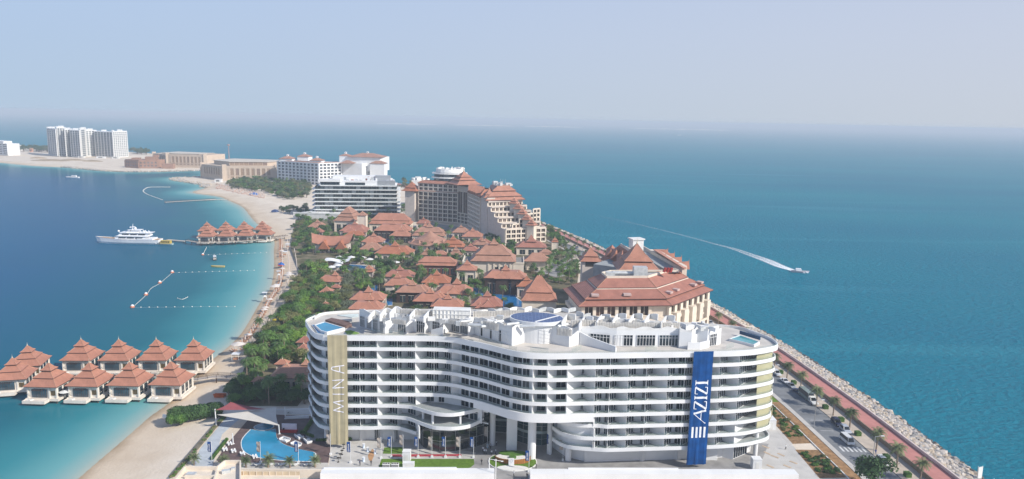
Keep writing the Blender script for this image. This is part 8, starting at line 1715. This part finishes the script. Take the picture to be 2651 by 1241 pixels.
# lifeguard chairs, cabanas, loungers and umbrellas
def make_guard():
    r = thing('lifeguard_chair', (0, 0, 0), None, None); q = MB()
    for sx in (-1, 1):
        for sy in (-1, 1): q.bar((sx * 1.1, sy * 1.0, 0), (sx * .7, sy * .6, 2.3), .09)
    q.box(-.9, -.8, 2.2, .9, .8, 2.35); q.build('frame', WHITE, r); q = MB(); q.box(-1.2, -1.1, 4.4, 1.2, 1.1, 4.5); [q.bar((sx * .8, .6, 2.3), (sx * .9, .8, 4.4), .07) for sx in (-1, 1)]; q.build('canopy', WHITE, r); q = MB(); q.box(-.5, -.2, 2.35, .5, .4, 2.9); q.build('seat', WHITE2, r); return Put(r)
LG = make_guard()
for (px, py), l_ in (((686, 779), 'white lifeguard chair at the waterline, nearer the camera'), ((722, 721), 'white lifeguard chair at the waterline, farther up the beach')): x, y = G(px, py, 1); LG((x, y, .9), .2, 1, l_, 'lifeguard chairs', 'lifeguard chair')
def make_folded():
    r = thing('folded_parasol', (0, 0, 0), None, None); q = MB(); q.bar((0, 0, 0), (0, 0, 2.9), .05, 0, 6); q.build('pole', WOOD, r); q = MB(); q.lathe(0, 0, [(.2, 1.1), (.24, 1.5), (.16, 2.4), (.04, 2.95)], 8); q.build('canopy', mat('parasol_cream', (.62, .55, .50), .8), r); return Put(r)
FP = make_folded(); PS = make_parasol(mat('parasol_pale', (.64, .58, .52), .8), 1.7, 2.6)
bc = BEACH; nL = nU = 0; bl = np.concatenate([[0], np.cumsum(np.linalg.norm(np.diff(bc, axis=0), axis=1))])
for row, d_ in enumerate((-4.8, -8.6, -13.2)):
    cc = offs(bc, d_); s_ = 0
    sel = [i for i in range(len(cc)) if 284 < cc[i][1] < (560, 545, 520)[row]]; L0, L1_ = bl[sel[0]], bl[sel[-1]]; s_ = L0 + row * 1.3
    while s_ < L1_:
        x, y = float(np.interp(s_, bl, cc[:, 0])), float(np.interp(s_, bl, cc[:, 1])); gz = float(min(2.2, abs(d_) * .085)); s_ += 4.1 if row < 2 else 6.5
        if rnd() < .08 or not free(x, y, 1): continue
        if nL < 130:
            for k_ in (-1, 1): LO((x + ru(-.15, .15), y + k_ * .95, gz), PI / 2 + ru(-.12, .12), 1.15, ['orange brown lounger in the row nearest the water', 'orange brown lounger in the second row of the beach', 'orange brown lounger in the row by the trees'][row], 'beach loungers, row %s' % ['by the water', 'in the middle', 'by the trees'][row], 'sun lounger'); nL += 1
        if rnd() < .9: FP((x + .6, y, gz), 0, 1.1, ['folded cream parasol in the row nearest the water', 'folded cream parasol in the second row of the beach', 'folded cream parasol in the row by the trees'][row], 'folded parasols, row %s' % ['by the water', 'in the middle', 'by the trees'][row], 'parasol')
        else: PS((x + .6, y, gz), 0, 1, 'open pale parasol among the beach loungers', 'open parasols on the beach', 'parasol')
for (px, py), l_ in (((617, 912), 'large open parasol beside the white cabana at the near end of the beach'), ((749, 726), 'large open parasol near the upper lifeguard chair'), ((712, 757), 'large open parasol above the nearer lifeguard chair')): x, y = G(px, py, 2); PS((x, y, 2.), 0, 1.6, l_, None, 'parasol')
for (px, py), l_ in (((612, 930), 'white cabana at the near end of the beach'), ((745, 640), 'white cabana on the beach left of the upper grove'), ((738, 660), 'white cabana on the beach, second below the far villas'), ((717, 748), 'white cabana by the nearer lifeguard chair')):
    x, y = G(px, py, 2); r = thing('cabana', (x, y, 2), l_, 'cabana'); q = MB(); [q.bar((x + a, y + b_, 1.9), (x + a, y + b_, 4.2), .08) for a in (-1.3, 1.3) for b_ in (-1.2, 1.2)]; q.build('frame', WHITE, r); q = MB(); q.box(x - 1.5, y - 1.4, 4.15, x + 1.5, y + 1.4, 4.3); q.build('canopy', WHITE, r); q = MB(); q.box(x - 1, y - .9, 2, x + 1, y + .9, 2.5); q.build('daybed', mat('lounger_orange', (.5, .24, .13)), r)
q = MB()
for i in range(420):
    u_, v_ = rnd(), rnd(); px = 560 + 125 * u_; py = 486 + 26 * u_ - 4 + ru(-7, 7); x, y = G(px, py); 
    q.obox(x, y, GZ - .3, ru(1, 2), ru(1, 2), ru(.5, .9), ru(0, 3), 0); q.bar((x, y, GZ), (x, y, GZ + 2.6), .15, 1)
tag(q.build('far_loungers', [mat('far_lounger', (.50, .32, .24), .8), mat('parasol_cream', (.6, .5, .5))]), 'crowded pinkish loungers and parasols on the far beach', 'loungers', kind='stuff')
for (px, py), l_ in zip((Z4(*p_) for p_ in ((638, 562), (742, 562), (845, 566), (910, 582), (632, 620), (618, 638), (560, 655), (1150, 610))), ('at the upper left of the lagoon pool', 'second along the upper edge of the lagoon pool', 'third along the upper edge of the lagoon pool', 'at the upper right corner of the lagoon pool', 'on the left bank of the lagoon pool', 'lowest on the left bank of the lagoon pool', 'under the trees left of the lagoon pool', 'beside the villas right of the lagoon pool')): x, y = G(px, py); PSL((x, y, GZ), 0, 1.5, 'round pale parasol ' + l_, 'parasols of the lagoon pool', 'parasol')
a, b_ = Z4(480, 560), Z4(722, 548); A, B = np.array(G(*a, 6)), np.array(G(*b_, 6)); pb_ = thing('pool_bar', (float(A[0] + B[0]) / 2, float(A[1]), GZ), 'pool bar with a wavy white canopy roof', 'pool bar'); q = MB(); n = 14
W0 = lambda u, v: (float(A[0] + (B[0] - A[0]) * u), float(A[1] + (B[1] - A[1]) * u + 8 * v), 5.6 + .7 * math.sin(u * 6.3 + v) + .6 * v)
for i in range(n):
    for j in range(3): q.quad(W0(i / n, j / 3), W0((i + 1) / n, j / 3), W0((i + 1) / n, (j + 1) / 3), W0(i / n, (j + 1) / 3)); 
q.build('canopy', WHITE, pb_); q = MB(); q.prism([tuple(A + [1, 1.5]), tuple(B + [-1, 1.5]), tuple(B + [-1, 7]), tuple(A + [1, 7])], GZ, 4.8); q.build('bar_room', WOOD, pb_)
for px, py, m_, l_ in ((732, 1043 - 310, 'b', 'blue and red beach tent'),): pass
x, y = G(728, 687); q = MB(); q.lathe(x, y, [(2.2, GZ), (1.9, GZ + 1), (.1, GZ + 2)], 5, 0); q.obox(x, y - 1.5, GZ, 3, 1.2, .5, 0, 1); tag(q.build('beach_tent', [mat('tent_blue', (.02, .12, .4), .6), mat('tent_red', (.5, .05, .04), .6)]), 'blue and red inflatable gear heap on the beach', 'beach gear')
x, y = G(658, 505); q = MB(); q.lathe(x, y, [(4.2, GZ), (3.6, GZ + 1.5), (.1, GZ + 3)], 6, 0, 0, 1.4, 1); tag(q.build('beach_tent', mat('tent_blue', (.02, .12, .4), .6)), 'bright blue tent on the far pale beach', 'tent')
x, y = G(712, 549); q = MB(); q.lathe(x, y, [(3, GZ), (2.5, GZ + 1.5), (.1, GZ + 2.6)], 6, 0, 0, 1.3, 1); tag(q.build('beach_tent', mat('tent_navy', (.03, .06, .16), .6)), 'dark blue tent on the sand left of the banded hotel', 'tent')
for (px, py, l_) in ((571, 1022, 'orange kayak on the sand by the dark trees, upper'), (566, 1024, 'orange kayak on the sand by the dark trees, lower')): x, y = G(px, py); h_ = hullmesh(3.6, .9, .35, 8, z0=0); h_.v = [(a + x, b_ + y, c_ + GZ) for a, b_, c_ in h_.v]; tag(h_.build('kayak', mat('kayak_orange', (.62, .12, .02), .5)), l_, 'kayak')
# prototypes nobody used
for p in PUTS:
    if not p.used:
        for ch in list(p.p.children_recursive): bpy.data.objects.remove(ch)
        bpy.data.objects.remove(p.p)
